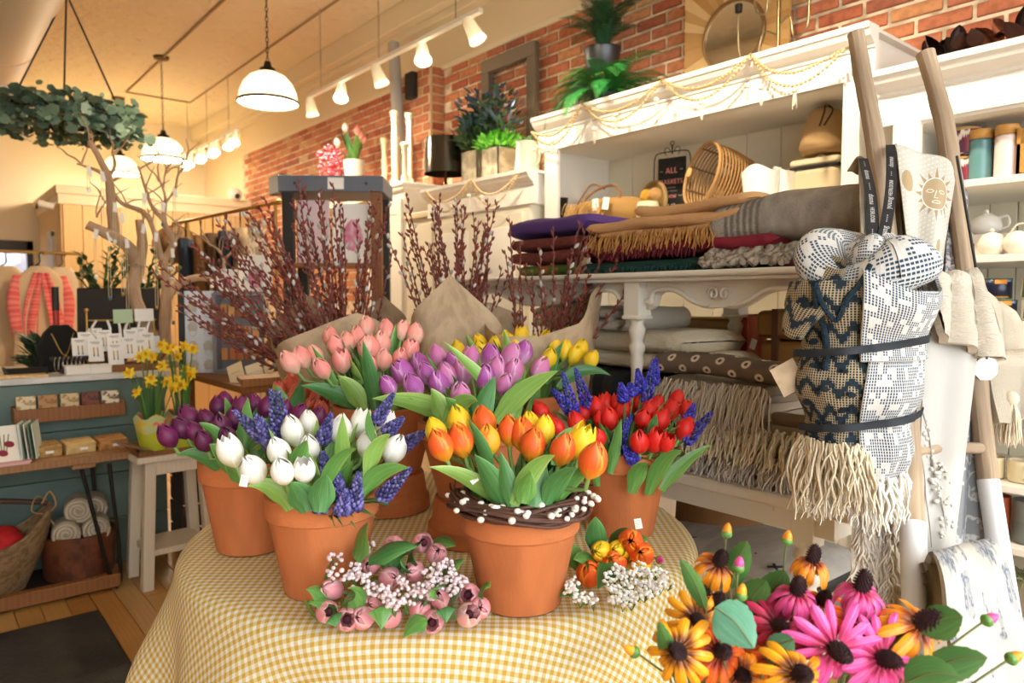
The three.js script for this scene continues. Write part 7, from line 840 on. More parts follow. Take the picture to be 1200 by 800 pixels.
// ---------- jewellery tree and counter displays ----------
{
  seed(3101); const D = mat(0xffffff, 0.8, { map: woodTex(0xc4a280, 0x94745a, 1, 2, 4), bumpMap: bumpT(10, 64, 6), bumpScale: 0.004 });
  const t = thing('jewellery_tree', 'branching driftwood tree hung with necklaces on the counter', 'display', [0.98, CH, -4.22]);
  const cz = -4.22, B = (pts, r, n = 24) => part(t, 'branch', rough(tube(pts, r, 9, n), 0.004, 16), D), tips = [];
  const b = (x, y, dz = 0) => [x - 0.98, y - CH, dz];
  part(t, 'trunk', rough(tube([b(1.02, CH), b(1.0, 1.1), b(0.94, 1.24, 0.02), b(0.92, 1.37), b(0.95, 1.48, -0.03), b(0.9, 1.58), b(0.79, 1.64, 0.03), b(0.72, 1.68)], [0.05, 0.042, 0.036, 0.032, 0.036, 0.028, 0.024], 12, 50), 0.006, 14), D); part(t, 'trunk', rough(tube([b(1.06, CH), b(1.07, 1.15), b(1.08, 1.35), b(1.07, 1.5, 0.02)], [0.048, 0.034, 0.027, 0.02], 12, 30), 0.005, 14), D);
  part(t, 'base', rough(cyl(0.16, 0.15, 0.03, [0.05, 0.015, 0], [0, 0, 0], 24), 0.004, 20), D);
  for (const [p, r] of [[[b(0.95, 1.48), b(0.97, 1.6), b(0.96, 1.72)], [0.03, 0.022]], [[b(0.84, 1.62), b(0.83, 1.78), b(0.82, 1.92), b(0.78, 2.02), b(0.74, 2.1)], [0.028, 0.022, 0.012]], [[b(0.82, 1.9), b(0.78, 1.95), b(0.72, 1.97), b(0.68, 1.98)], [0.012, 0.006]], [[b(0.83, 1.86), b(0.88, 1.8), b(0.98, 1.76), b(1.03, 1.66), b(1.06, 1.52)], [0.012, 0.012, 0.018]], [[b(0.82, 1.92), b(0.85, 1.99), b(0.84, 2.06)], [0.01, 0.004]], [[b(1.07, 1.5), b(1.12, 1.6), b(1.08, 1.72), b(1.09, 1.85), b(1.06, 1.95)], [0.024, 0.014, 0.006]], [[b(1.08, 1.72), b(1.02, 1.8), b(0.99, 1.9), b(0.96, 2.0)], [0.01, 0.004]], [[b(1.09, 1.82), b(1.14, 1.9), b(1.16, 1.98), b(1.24, 2.06)], [0.008, 0.003]], [[b(1.08, 1.9), b(1.1, 2.0), b(1.18, 2.1)], [0.006, 0.003]], [[b(1.1, 1.6), b(1.16, 1.66), b(1.14, 1.74)], [0.012, 0.005]], [[b(1.08, 1.3), b(1.14, 1.38), b(1.24, 1.42), b(1.36, 1.42), b(1.42, 1.44)], [0.026, 0.02, 0.014]], [[b(1.4, 1.44), b(1.39, 1.52), b(1.44, 1.58), b(1.42, 1.66)], [0.01, 0.004]], [[b(1.4, 1.5), b(1.36, 1.58), b(1.3, 1.62)], [0.007, 0.003]]]) B(p, r);
  for (const [x, y] of [[0.74, 2.08], [0.7, 1.98], [0.84, 2.05], [0.82, 1.9], [0.8, 1.8], [0.96, 1.98], [1.0, 1.86], [1.06, 1.93], [1.1, 1.98], [1.16, 1.98], [1.2, 2.06], [1.09, 1.8], [1.14, 1.72], [1.12, 1.62], [1.02, 1.7], [1.42, 1.64], [1.32, 1.6], [1.4, 1.5], [0.9, 1.8], [0.97, 1.7], [0.76, 1.72]]) for (let k = 0; k < 2; k++) { const p = [V(b(x, y))]; let d = V(rr(-1, 1), rr(0.3, 1.1), rr(-0.5, 0.5)).normalize(); for (let j = 0; j < 4; j++) { d = d.clone().add(V(rr(-0.5, 0.5), rr(-0.3, 0.4), rr(-0.4, 0.4))).normalize(); p.push(p[j].clone().addScaledVector(d, rr(0.03, 0.055))); } part(t, 'twig', tube(p, [0.005, 0.0035, 0.0018], 5, 12), D); }
  // necklaces with white tags
  const chain = mat(0xc8b48a, 0.3, { metalness: 0.8 });
  [[0.74, 1.66, 0.24], [0.78, 1.95, 0.3], [0.8, 1.65, 0.34], [0.83, 1.8, 0.2], [0.86, 1.75, 0.42], [0.88, 1.62, 0.5], [0.96, 1.7, 0.3], [1.02, 1.66, 0.4], [1.1, 1.58, 0.4], [1.12, 1.9, 0.3], [1.3, 1.42, 0.14], [1.38, 1.43, 0.2], [0.72, 1.97, 0.12], [0.97, 1.86, 0.1], [1.06, 1.82, 0.12]].forEach(([x, y, l], i) => { const n = thing('necklace', 'fine necklace with white tag hanging on the driftwood tree', 'necklace', [x, y - l, cz + 0.05], 0, 'necklaces on the driftwood tree'); part(n, 'chain', [tube([[-0.006, 0, 0], [-0.004, l, 0]], 0.0016, 4, 2), tube([[0.006, 0, 0], [0.004, l, 0]], 0.0016, 4, 2)], chain); part(n, 'pendant', ball(0.009, [0, -0.004, 0], [1, 1.3, 0.6]), [M.paper, M.brass, mat(0x4a6a70, 0.3)][i % 3]); part(n, 'white_tag', box(0.022, 0.048, 0.001, [0.004, l - 0.03, 0.006], [0, 0.4, rr(-0.3, 0.3)]), M.paper); });
  // monitor
  const mo = thing('monitor', 'large black monitor back behind the driftwood tree', 'monitor', [0.9, CH, -4.48], -0.5); part(mo, 'panel', soft(0.42, 0.36, 0.03, [0, 0.24, 0], [-0.06, 0, 0], 0.01, 2), mat(0x201e1c, 0.4)); part(mo, 'stand', [box(0.05, 0.1, 0.03, [0, 0.05, -0.03]), box(0.2, 0.012, 0.16, [0, 0.006, -0.02])], M.black);
  // earring cards in a wooden tray
  const cardT = ctex(64, 96, (g) => { g.fillStyle = '#f4f0e8'; g.fillRect(0, 0, 64, 96); g.fillStyle = '#8a8078'; g.fillRect(12, 10, 40, 3); g.fillRect(18, 17, 28, 2); g.fillStyle = '#b08a4c'; g.fillRect(22, 34, 5, 34); g.fillRect(38, 34, 5, 34); g.fillStyle = '#6a8a94'; g.fillRect(21, 66, 7, 8); g.fillRect(37, 66, 7, 8); }), cardM = mat(0xffffff, 0.7, { map: cardT });
  const tr = thing('card_tray', 'brown wooden tray with raised end on the counter', 'tray', [0.78, CH, -4.05]); part(tr, 'tray', [box(0.38, 0.03, 0.16, [0, 0.015, 0], [0, 0, 0], 0.004), tube([[0.14, 0.03, 0.07], [0.2, 0.06, 0.07], [0.23, 0.11, 0.06]], 0.014, 6, 12)], M.brownWood);
  let ci = 0; for (const [x, y, z] of [[0.65, 0.06, -4.1], [0.68, 0.09, -4.12], [0.72, 0.11, -4.13], [0.71, 0.05, -4.06], [0.76, 0.1, -4.11], [0.79, 0.03, -4.02], [0.8, 0.08, -4.08], [0.86, 0.06, -4.05], [0.88, 0.1, -4.1], [0.92, 0.11, -4.11], [0.91, 0.05, -4.05], [0.95, 0.08, -4.08]]) { const c = solo('earring_card', 'white earring card standing in the wooden tray', 'card', put(muv(new THREE.BoxGeometry(0.07, 0.11, 0.002)), [0, 0.055, 0]), cardM, [x, CH + 0.005 + y * 0.9, z], rr(-0.15, 0.15), 'earring cards in the tray'); c.rotation.x = -0.25; const g = c.geometry.attributes.uv, p = c.geometry.attributes.position; for (let i = 0; i < g.count; i++) g.setXY(i, p.getX(i) / 0.07 + 0.5, p.getY(i) / 0.11); }
  // brass bracelet stand with a card sign
  const st = thing('jewellery_stand', 'brass rail stand with hanging white ribbons and a pale sign card', 'display', [0.83, CH, -4.16]); part(st, 'rail', [tube([[-0.14, 0, 0], [-0.14, 0.29, 0]], 0.006, 6, 2), tube([[-0.14, 0.25, 0], [0.18, 0.25, 0]], 0.005, 6, 2), tube([[0.17, 0, 0], [0.17, 0.25, 0]], 0.005, 6, 2), ball(0.012, [-0.14, 0.3, 0])], M.brass); part(st, 'green_card', box(0.09, 0.07, 0.002, [0.02, 0.27, 0.02], [0, 0, 0.02]), mat(0xb8cfa8, 0.8)); part(st, 'white_card', box(0.09, 0.065, 0.002, [0.12, 0.275, 0.02], [0, 0, 0.02]), M.paper); for (let i = 0; i < 6; i++) part(st, 'ribbon', tube([[-0.1 + i * 0.05, 0.25, 0.01], [-0.105 + i * 0.05 + rr(-0.02, 0.02), 0.2, 0.02], [-0.09 + i * 0.05 + rr(-0.03, 0.03), 0.14, 0.02]], [0.006, 0.008], 5, 8), M.paper); part(st, 'lower_sign', box(0.12, 0.09, 0.002, [0.13, 0.12, 0.03], [-0.2, 0, 0]), mat(0xdfe2ea, 0.8));
  const bu = thing('necklace_bust', 'black velvet necklace bust with a fine gold chain', 'display', [0.58, CH, -4.2], 0.2); part(bu, 'bust', extr([[-0.085, 0], [0.085, 0], [0.1, 0.12], [0.06, 0.19], [0.03, 0.22], [-0.03, 0.22], [-0.06, 0.19], [-0.1, 0.12]], 0.04, [0, 0, 0], [-0.15, 0, 0], 0.008), mat(0x14120f, 0.95)); part(bu, 'gold_chain', [tube([[-0.05, 0.19, 0.03], [0, 0.08, 0.05], [0.05, 0.19, 0.03]], 0.0025, 5, 16), ball(0.009, [0, 0.075, 0.055])], M.brass);
  const ru = thing('red_tool', 'red and black handled tool standing behind the bust', 'tool', [0.585, CH, -4.35]); part(ru, 'red_shaft', cyl(0.014, 0.014, 0.3, [0, 0.15, 0]), mat(0xb0241c, 0.4)); part(ru, 'black_grip', cyl(0.016, 0.016, 0.12, [0, 0.36, 0]), M.black);
  const gr = (t, n, r, h, col, s) => { const gs = []; for (let i = 0; i < n; i++) { const a = rr(0, 6.28), p = V(cos(a) * rr(0, r), rr(0.02, h), sin(a) * rr(0, r)), tip = p.clone().add(V(cos(a) * s, rr(0, s), sin(a) * s)); gs.push(blade(p, p.clone().lerp(tip, 0.5).add(V(0, s * 0.2, 0)), tip, s * 0.35, V(rr(-0.5, 0.5), -1, rr(-0.5, 0.5)).normalize(), 0.3, 5)); } part(t, 'foliage', gs, mat(col, 0.55)).userData.kind = 'stuff'; };
  for (const [p, c, l] of [[[0.5, CH, -4.3], 0x2e4a2c, 'dark leafy pot plant beside the necklace bust'], [[0.68, CH, -4.35], 0x34402a, 'dark leafy pot plant behind the earring cards']]) { const o = thing('pot_plant', l, 'plant', p); part(o, 'pot', lathe([[0.001, 0.001], [0.04, 0.001], [0.05, 0.08], [0.045, 0.08], [0.001, 0.06]], 18), M.black); gr(o, 90, 0.05, 0.14, c, 0.09); }
  for (const [p, l] of [[[0.85, 1.28, -4.62], 'dark leafy zamia plant behind the monitor'], [[1.1, 1.24, -4.75], 'leafy plant behind the driftwood branches']]) { const o = thing('pot_plant', l, 'plant', [p[0], CH, p[2]]); part(o, 'pot', lathe([[0.001, 0.001], [0.08, 0.001], [0.1, 0.36], [0.09, 0.36], [0.001, 0.3]], 20), mat(0x9a6a48, 0.8)); for (let i = 0; i < 14; i++) { const a = rr(0, 6.28), tip = V(cos(a) * rr(0.1, 0.24), rr(0.5, 0.68), sin(a) * rr(0.1, 0.24)), st2 = part(o, 'stalk', tube([[0, 0.34, 0], tip.clone().multiplyScalar(0.6).setY(tip.y * 0.85), tip], [0.006, 0.003], 5, 8), darkStem), lv = []; for (let k = 0; k < 8; k++) { const f = 0.3 + k * 0.09, q = V(tip.x * f, lerp(0.34, tip.y, f), tip.z * f), e = q.clone().add(V(rr(-0.06, 0.06), 0.03, rr(-0.06, 0.06))); lv.push(blade(q, q.clone().lerp(e, 0.5).add(V(0, 0.01, 0)), e, 0.026, V(0.2, -1, 0.1), 0.2, 4)); } part(st2, 'leaflets', lv, mat(0x2a4a22, 0.45)); } }
  for (const [x, y, z, w, l] of [[0.62, 0, -3.99, 0.11, 'white gift box at the counter edge'], [0.71, 0, -3.985, 0.09, 'white gift box beside the wooden tray']]) solo('gift_box', l, 'box', [box(w, 0.035, 0.07, [0, 0.0175, 0], [0, 0, 0], 0.003), box(w + 0.005, 0.012, 0.075, [0, 0.036, 0], [0, 0, 0], 0.003)], mat(0xe9e4da, 0.7), [x, CH, z]);
  const bt = thing('black_tray', 'shallow black tray on the counter', 'tray', [0.42, CH, -4.08]); part(bt, 'tray', [box(0.16, 0.012, 0.12, [0, 0.006, 0]), box(0.16, 0.04, 0.01, [0, 0.02, 0.055], [0.3, 0, 0]), box(0.01, 0.04, 0.12, [-0.08, 0.02, 0], [0, 0, 0.3])], M.black);
  solo('wood_board', 'flat pale wooden board lying on the counter', 'board', soft(0.3, 0.012, 0.1, [0, 0.006, 0], [0, 0, 0], 0.003, 1), M.pine, [0.34, CH, -3.98]);
  for (let i = 0; i < 7; i++) { const o = thing('bangle', 'thin silver bangle on the black bar beside the bust', 'bangle', [0.54 + i * 0.018, CH + 0.045, -4.06], 1.2, 'bangles on the black bar'); part(o, 'ring', put(new THREE.TorusGeometry(0.034, 0.0022, 5, 20), [0, 0, 0], [0, 0, 0]), M.steel); }
  const bar = thing('bangle_bar', 'black padded bangle bar on the counter', 'display', [0.595, CH, -4.06]); part(bar, 'bar', cyl(0.01, 0.01, 0.16, [0, 0.072, 0], [0, 0, PI / 2], 10), M.black); part(bar, 'foot', box(0.08, 0.014, 0.05, [0, 0.007, 0]), M.black);
}
// ---------- clothes rail at the back ----------
function garment(name, label, p, ry, w, h, m, group, sleeves) { const t = thing(name, label, 'garment', p, ry, group); part(t, 'body', loft(18, 20, (s, a) => { const y = -s * h, k = w * (s < 0.12 ? lerp(0.35, 1, s / 0.12) : 1 + 0.15 * s), c = a * 6.283; return [k * 0.5 * cos(c) * (1 + 0.06 * sin(9 * c) * s), y, 0.05 * sin(c) * (1 + 0.2 * sin(7 * c) * s)]; }, w * 2, h), m); for (const s of [-1, 1]) part(t, 'sleeve', tube([[s * w * 0.38, -0.08, 0], [s * w * 0.52, -0.25, 0.03], [s * w * 0.48, -0.5, 0.05]], [0.05, 0.046, 0.04], 10, 12).scale(1, 1, 0.45), sleeves || m); part(t, 'hanger', tube([[-w * 0.3, -0.04, 0], [0, 0.03, 0], [0, 0.09, 0], [0.02, 0.11, 0], [0.03, 0.09, 0]], 0.005, 5, 14), M.iron); return t; }
{
  seed(3301); const fab = (c) => mat(c, 0.95, { bumpMap: weave(16, 10), bumpScale: 0.002 }), coral = mat(0xffffff, 0.95, { map: dtex(16, 64, (u, v) => ((v * 24) % 1 < 0.5 ? [224, 96, 92] : [238, 140, 128])) });
  const r = thing('garment_rack', 'brass clothes rack near the back doorway', 'rack', [0.72, 0, -6.6]); part(r, 'rail', [tube([[-0.5, 1.66, 0], [0.35, 1.66, 0]], 0.012, 8, 2), tube([[-0.5, 0, 0], [-0.5, 1.66, 0]], 0.012, 8, 2), tube([[0.35, 0, 0], [0.35, 1.66, 0]], 0.012, 8, 2)], M.brass); part(r, 'foot', [box(0.03, 0.03, 0.4, [-0.5, 0.015, 0]), box(0.03, 0.03, 0.4, [0.35, 0.015, 0])], M.brass);
  [[0.5, 0x8a7458, 'brown wool coat at the rack end'], [0.58, 0xc8ae88, 'camel long coat behind the striped cardigan'], [0.94, 0xe0cba6, 'cream cardigan at the rack end']].forEach(([x, c, l]) => garment('coat', l, [x, 1.55, -6.6], 0.5, 0.36, 0.95, fab(c)));
  garment('striped_cardigan', 'coral striped cardigan over a cream top on the clothes rack', [0.78, 1.55, -6.5], 0.15, 0.34, 0.85, fab(0xd8bc94), null, coral); const sc = thing('coral_scarf', 'coral striped scarf draped over the cardigan', 'scarf', [0.78, 1.5, -6.5]); for (const s of [-1, 1]) part(sc, 'scarf_end', slab(8, 24, (u, v) => [s * (0.02 + 0.07 * sin(v * 2.2)) + (u - 0.5) * (0.05 + 0.05 * sin(v * 3)) + 0.02 * v, -0.8 * v * (s < 0 ? 0.75 : 1), 0.06 + 0.012 * sin(u * 9 + v * 5)], 0.006, 1, 1), coral);
  // long brass rail with hanging wares behind the counter
  const q = thing('hanging_rail', 'slanting brass rail carrying hung garments and bags', 'rack', [0, 0, 0]); part(q, 'rail', [tube([[1.5, 1.845, -5.6], [1.83, 1.915, -4.5]], 0.012, 8, 2), ball(0.02, [1.83, 1.915, -4.5]), ball(0.018, [1.5, 1.845, -5.6])], M.brass); part(q, 'post', tube([[1.82, 0, -4.53], [1.82, 1.91, -4.53]], 0.012, 8, 2), M.brass, 'pale brass post'); part(q, 'post', tube([[1.55, 0, -5.45], [1.55, 1.85, -5.45]], 0.012, 8, 2), M.brass); part(q, 'foot', [box(0.25, 0.02, 0.25, [1.82, 0.01, -4.53]), box(0.25, 0.02, 0.25, [1.55, 0.01, -5.45])], M.iron);
  [[0.12, 0x2a3648, 'navy garment on the slanting rail'], [0.28, 0x8a6236, 'tan garment on the slanting rail'], [0.4, 0x5a4028, 'dark brown garment on the slanting rail'], [0.52, 0x29384c, 'deep blue garment on the slanting rail'], [0.66, 0xa89070, 'beige garment on the slanting rail']].forEach(([f, c, l]) => garment('rail_garment', l, [lerp(1.5, 1.83, f), lerp(1.845, 1.915, f) - 0.12, lerp(-5.6, -4.5, f)], 1.25, 0.3, 0.62, fab(c)));
  const pt = dtex(128, 128, (u, v) => { const b = abs(fbm(u * 5, v * 5, 3, 5) - 0.5); return mixc([150, 134, 112], [214, 202, 182], sm(0.09, 0.05, b)); }, true, 3, 3); const sh = thing('patterned_shawl', 'grey brown swirl patterned shawl hung on the brass rail', 'shawl', [1.76, 1.7, -4.7], 0.9); part(sh, 'cloth', slab(16, 20, (u, v) => [(u - 0.5) * 0.34, 0.1 - v * 0.7, 0.02 * sin(u * 20) * v], 0.004, 0.34, 0.7), mat(0xffffff, 0.9, { map: pt }));
  solo('straw_hat', 'brown straw hat hanging at the rail end', 'hat', [lathe([[0.001, 0.08], [0.05, 0.078], [0.08, 0.05], [0.085, 0.0], [0.15, -0.01], [0.15, 0.0]], 24)], straw(0x9a6e40), [1.5, 1.7, -5.62]).rotation.set(1.2, 0, 0.4);
  // security cameras
  for (const [p, l] of [[[2.98, 2.52, -8.6], 'white dome security camera above the partition'], [[1.06, 2.26, -8.75], 'dark bullet camera at the partition corner']]) { const c = thing('security_camera', l, 'camera', p); part(c, 'housing', p[0] > 2 ? ball(0.075, [0, 0, 0], [1, 1, 1], [0, 0, 0], 18) : cyl(0.035, 0.035, 0.14, [0.06, 0, 0], [0, 0, PI / 2 - 0.2], 14), p[0] > 2 ? M.white : mat(0xcac4b8, 0.5)); part(c, 'lens', p[0] > 2 ? ball(0.035, [0.0, -0.02, 0.05]) : cyl(0.03, 0.03, 0.02, [-0.015, -0.015, 0], [0, 0, PI / 2 - 0.2]), M.black); part(c, 'bracket', p[0] > 2 ? cyl(0.03, 0.03, 0.1, [0.0, 0, -0.08], [PI / 2, 0, 0]) : tube([[0.1, 0, 0], [0.18, 0.04, 0.01]], 0.012, 6, 2), M.white); }
}
// ---------- jewellery table behind the flowers ----------
{
  seed(3401); const t = thing('jewellery_table', 'dark stained table with a sloping wooden display board', 'table', [1.37, 0, -3.65]); part(t, 'tabletop', box(0.5, 0.03, 0.92, [0, 0.9, 0], [0, 0, 0], 0.004), M.brownWood); for (const x of [-0.22, 0.22]) for (const z of [-0.43, 0.43]) part(t, 'leg', box(0.04, 0.89, 0.04, [x, 0.445, z]), M.brownWood);
  const C = (dx, dz, y = 0.915) => [1.37 + dx, y, -3.65 + dz], fy = -0.62;
  const p = thing('earring_stand', 'tall white earring panel with black side and paired earrings', 'display', C(-0.19, -0.32), -0.4); part(p, 'panel', box(0.15, 0.43, 0.012, [0, 0.215, 0], [0, 0, 0], 0.003), mat(0xd4d8e0, 0.4)); part(p, 'black_side', box(0.03, 0.43, 0.05, [-0.09, 0.215, -0.01], [0, 0, 0], 0.002), M.black); for (let k = 0; k < 4; k++) for (const x of [-0.037, 0.037]) { const e = part(p, 'earring_holder', lathe([[0.001, 0], [0.02, 0.002], [0.024, 0.03], [0.012, 0.05], [0.001, 0.052]], 12, [x, 0.32 - k * 0.1, 0.008], [0, 0, 0], [1, 1, 0.15]), mat(0xb9b2a6, 0.4)); part(e, 'hoop', put(new THREE.TorusGeometry(0.016, 0.0016, 5, 18), [x, 0.31 - k * 0.1, 0.013]), M.steel); }
  const s = thing('spinner_rack', 'grey card spinner rack filled with orange earring cards', 'display', C(-0.02, -0.2), -0.62); part(s, 'rack_frame', [box(0.24, 0.02, 0.12, [0, 0.01, 0]), box(0.02, 0.42, 0.12, [-0.12, 0.21, 0]), box(0.22, 0.4, 0.006, [0, 0.21, -0.03]), box(0.24, 0.015, 0.12, [0, 0.42, 0])], mat(0x7a7a80, 0.4)); for (let r = 0; r < 3; r++) for (let k = 0; k < 5; k++) part(s, 'orange_card', box(0.032, 0.062, 0.002, [-0.085 + k * 0.04, 0.33 - r * 0.115, rr(0, 0.015)], [-0.1, 0, rr(-0.06, 0.06)]), mat([0xc98a4c, 0xd9a066, 0xb86a3a, 0xcf9258, 0x6a9a9a][k === 4 && r === 0 ? 4 : floor(R() * 4)], 0.7));
  const br = thing('bracelet_bar', 'cylinder bar stacked with beaded green and cream bracelets', 'display', C(0.06, 0.12, 0.915), 0.5); part(br, 'bar', [cyl(0.024, 0.024, 0.17, [0, 0.16, 0], [0, 0, PI / 2], 18), cyl(0.012, 0.012, 0.15, [0, 0.075, 0]), box(0.1, 0.014, 0.06, [0, 0.007, 0])], mat(0x8a5c34, 0.5)); for (let k = 0; k < 10; k++) part(br, 'bracelet', put(new THREE.TorusGeometry(0.03, 0.006, 6, 20), [-0.07 + k * 0.015, 0.157, 0], [0, PI / 2, 0]), mat([0x5a6a4a, 0xd9c9a4, 0x6a7a5a, 0xe3d6ba][k % 4], 0.5));
  for (let k = 0; k < 6; k++) { const o = solo('display_card', 'cream jewellery card leaning on the sloping board', 'card', [box(0.075, 0.1, 0.003, [0, 0.05, 0]), box(0.05, 0.012, 0.008, [0, 0.06, 0.004])], mat([0xe9d9b4, 0xf0e6d0][k % 2], 0.7), C(-0.2 + k * 0.07, 0.26 + (k % 3) * 0.05), -0.62 + rr(-0.2, 0.2), 'cards on the sloping board'); o.rotation.x = -0.6; }
  const bd = thing('sloping_board', 'sloping wooden display board at the table front', 'board', C(0.0, 0.4), 0); part(bd, 'board', box(0.48, 0.02, 0.1, [0, 0.02, 0], [0.25, 0, 0], 0.003), M.oak); part(bd, 'lip', box(0.5, 0.035, 0.014, [0, 0.018, 0.055]), M.oak);
  const fl = dtex(64, 64, (u, v) => { const d = hypot(u - 0.5, v - 0.45), n = fbm(u * 10, v * 10, 3, 10); return d < 0.22 + 0.1 * n ? mixc([190, 90, 120], [236, 200, 208], n) : [236, 230, 222]; });
  for (const [dx, dz, w, h, y, l] of [[0.12, -0.36, 0.17, 0.22, 1.32, 'white art print with a pink flower above the spinner'], [-0.02, -0.4, 0.1, 0.12, 1.34, 'small card with a purple flower on the spinner top']]) { const f = thing('art_print', l, 'print', C(dx, dz, y), -0.62); part(f, 'sheet', put(new THREE.PlaneGeometry(w, h), [0, h / 2, 0.005]), mat(0xffffff, 0.7, { map: fl })); part(f, 'mount', box(w + 0.01, h + 0.01, 0.006, [0, h / 2, 0]), M.paper); part(f, 'stand', box(0.01, y - 0.915 + h * 0.5, 0.01, [0, -(y - 0.915) / 2 + h * 0.25, -0.008]), M.paper); }
  // dark display tower
  const w = thing('display_tower', 'dark post display tower with slate grey top holding picture books', 'shelf', [1.99, 0, -4.0], -0.66), H = 2.0; part(w, 'top', box(0.59, 0.09, 0.42, [0, H - 0.045, 0], [0, 0, 0], 0.004), mat(0x5f6672, 0.5)); part(w, 'label_card', box(0.09, 0.065, 0.002, [0.03, H - 0.045, 0.212]), M.paper); for (const x of [-0.2, 0.2]) part(w, 'bolt', cyl(0.008, 0.008, 0.006, [x, H - 0.045, 0.21], [PI / 2, 0, 0]), M.black);
  for (const x of [-0.25, 0.25]) for (const z of [-0.16, 0.16]) part(w, 'post', box(0.06, H - 0.075, 0.06, [x, (H - 0.075) / 2, z], [0, 0, 0], 0.003), z > 0 && x > 0 ? M.brownWood : mat(0x1f1c1a, 0.6)); for (const y of [0.2, 0.7, 1.2, 1.5]) part(w, 'shelf', box(0.5, 0.02, 0.36, [0, y, 0]), M.brownWood);
  for (const [x, wd, h, c, l] of [[-0.12, 0.18, 0.36, 0xd8c0c4, 'plain pink book facing out on the tower'], [0.1, 0.22, 0.34, 0xffffff, 'white book with floral cover on the tower']]) { const b = thing('picture_book', l, 'book', [1.99 + cos(-0.66) * x, 1.512, -4.0 - sin(-0.66) * x], -0.66); part(b, 'cover', put(new THREE.PlaneGeometry(wd, h), [0, h / 2, 0.1215]), c === 0xffffff ? mat(c, 0.5, { map: fl }) : mat(c, 0.6)); part(b, 'pages', box(wd, h, 0.02, [0, h / 2, 0.11]), M.paper); }
}
// ---------- daffodils on the stool ----------
{
  seed(3501); const ym = mat(0xf6d626, 0.55), cup = mat(0xf0b81c, 0.55), wrapM = mat(0xffffff, 0.6, { map: dtex(64, 64, (u, v) => { const n = fbm(u * 8, v * 8, 2, 8), b = fbm(u * 8 + 3, v * 8 + 5, 2, 8); return v > 0.5 && n > 0.6 ? [222, 110, 120] : v > 0.5 && b > 0.6 ? [232, 190, 60] : v > 0.55 ? [190, 200, 140] : [186, 190, 42]; }) });
  const pg = grid(3, 5, (u, v) => { const s = u * 2 - 1, w = 0.28 * sin(PI * min(0.97, 0.12 + v * 0.86)); return [s * w, 0.12 * v - 0.1 * s * s, v]; });
  const cupG = lathe([[0.1, 0], [0.22, 0.15], [0.26, 0.45], [0.32, 0.55]], 12);
  for (const [x, z, l, n] of [[0.84, -3.57, 'daffodil pot in a yellow green floral sleeve at the stool edge', 12], [0.98, -3.6, 'daffodil pot in a floral sleeve beside the purple tulips', 12]]) {
    const t = thing('daffodil_pot', l, 'plant', [x, 0.606, z]); part(t, 'floral_sleeve', loft(10, 24, (s, a) => { const c = a * 6.283, r = lerp(0.05, 0.075, s) * (1 + 0.05 * s * sin(6 * c)); return [r * cos(c), s * 0.17 + 0.012 * s * sin(5 * c), r * sin(c)]; }), wrapM); part(t, 'soil', cyl(0.055, 0.055, 0.01, [0, 0.1, 0]), soilM);
    for (let i = 0; i < n; i++) { const a = i * 2.4, r = rr(0.02, 0.11), y = rr(0.28, 0.5), hp = V(cos(a) * r, y, sin(a) * r), A = V(-0.6 + rr(-0.6, 0.6), rr(0, 0.5), 0.75 + rr(-0.5, 0.3)).normalize(), q = new THREE.Quaternion().setFromUnitVectors(V(0, 1, 0), A), fl = new THREE.Group(); fl.name = 'daffodil'; t.add(fl); part(fl, 'stem', tube([[cos(a) * 0.02, 0.1, sin(a) * 0.02], [hp.x * 0.7, y * 0.75, hp.z * 0.7], hp], 0.003, 5, 8), darkStem); for (let k = 0; k < 6; k++) { const m = part(fl, 'petal', pg, ym); m.scale.setScalar(0.031); m.position.copy(hp); m.quaternion.copy(q).multiply(new THREE.Quaternion().setFromAxisAngle(V(0, 1, 0), k * PI / 3)); } const c = part(fl, 'trumpet', cupG, cup); c.scale.setScalar(0.031); c.position.copy(hp); c.quaternion.copy(q); }
    for (let i = 0; i < 22; i++) { const a = rr(0, 6.28), tip = V(cos(a) * rr(0.03, 0.1), rr(0.26, 0.42), sin(a) * rr(0.03, 0.1)); part(t, 'leaf', blade(V(cos(a) * 0.03, 0.1, sin(a) * 0.03), V(tip.x * 0.5, 0.28, tip.z * 0.5), tip, 0.012, V(-cos(a), 0, -sin(a)), 0.3, 6), LEAFM[i % 2]); }
  }
  const tr = thing('stool_tray', 'thin brown wooden tray under the daffodil pots', 'tray', [0.92, 0.606, -3.62], 0.05); part(tr, 'rim', [box(0.34, 0.02, 0.008, [0, 0.01, 0.14]), box(0.34, 0.02, 0.008, [0, 0.01, -0.14]), box(0.008, 0.02, 0.28, [0.166, 0.01, 0]), box(0.008, 0.02, 0.28, [-0.166, 0.01, 0])], M.brownWood);
  solo('leaflet_fan', 'fan of printed leaflets leaning at the stool edge', 'leaflets', [0, 1, 2, 3].map((k) => box(0.1, 0.002, 0.12, [-0.02 * k, 0.02 + 0.008 * k, 0], [0, 0, -0.35])), mat(0x8a6a58, 0.6), [0.78, 0.62, -3.5]);
}
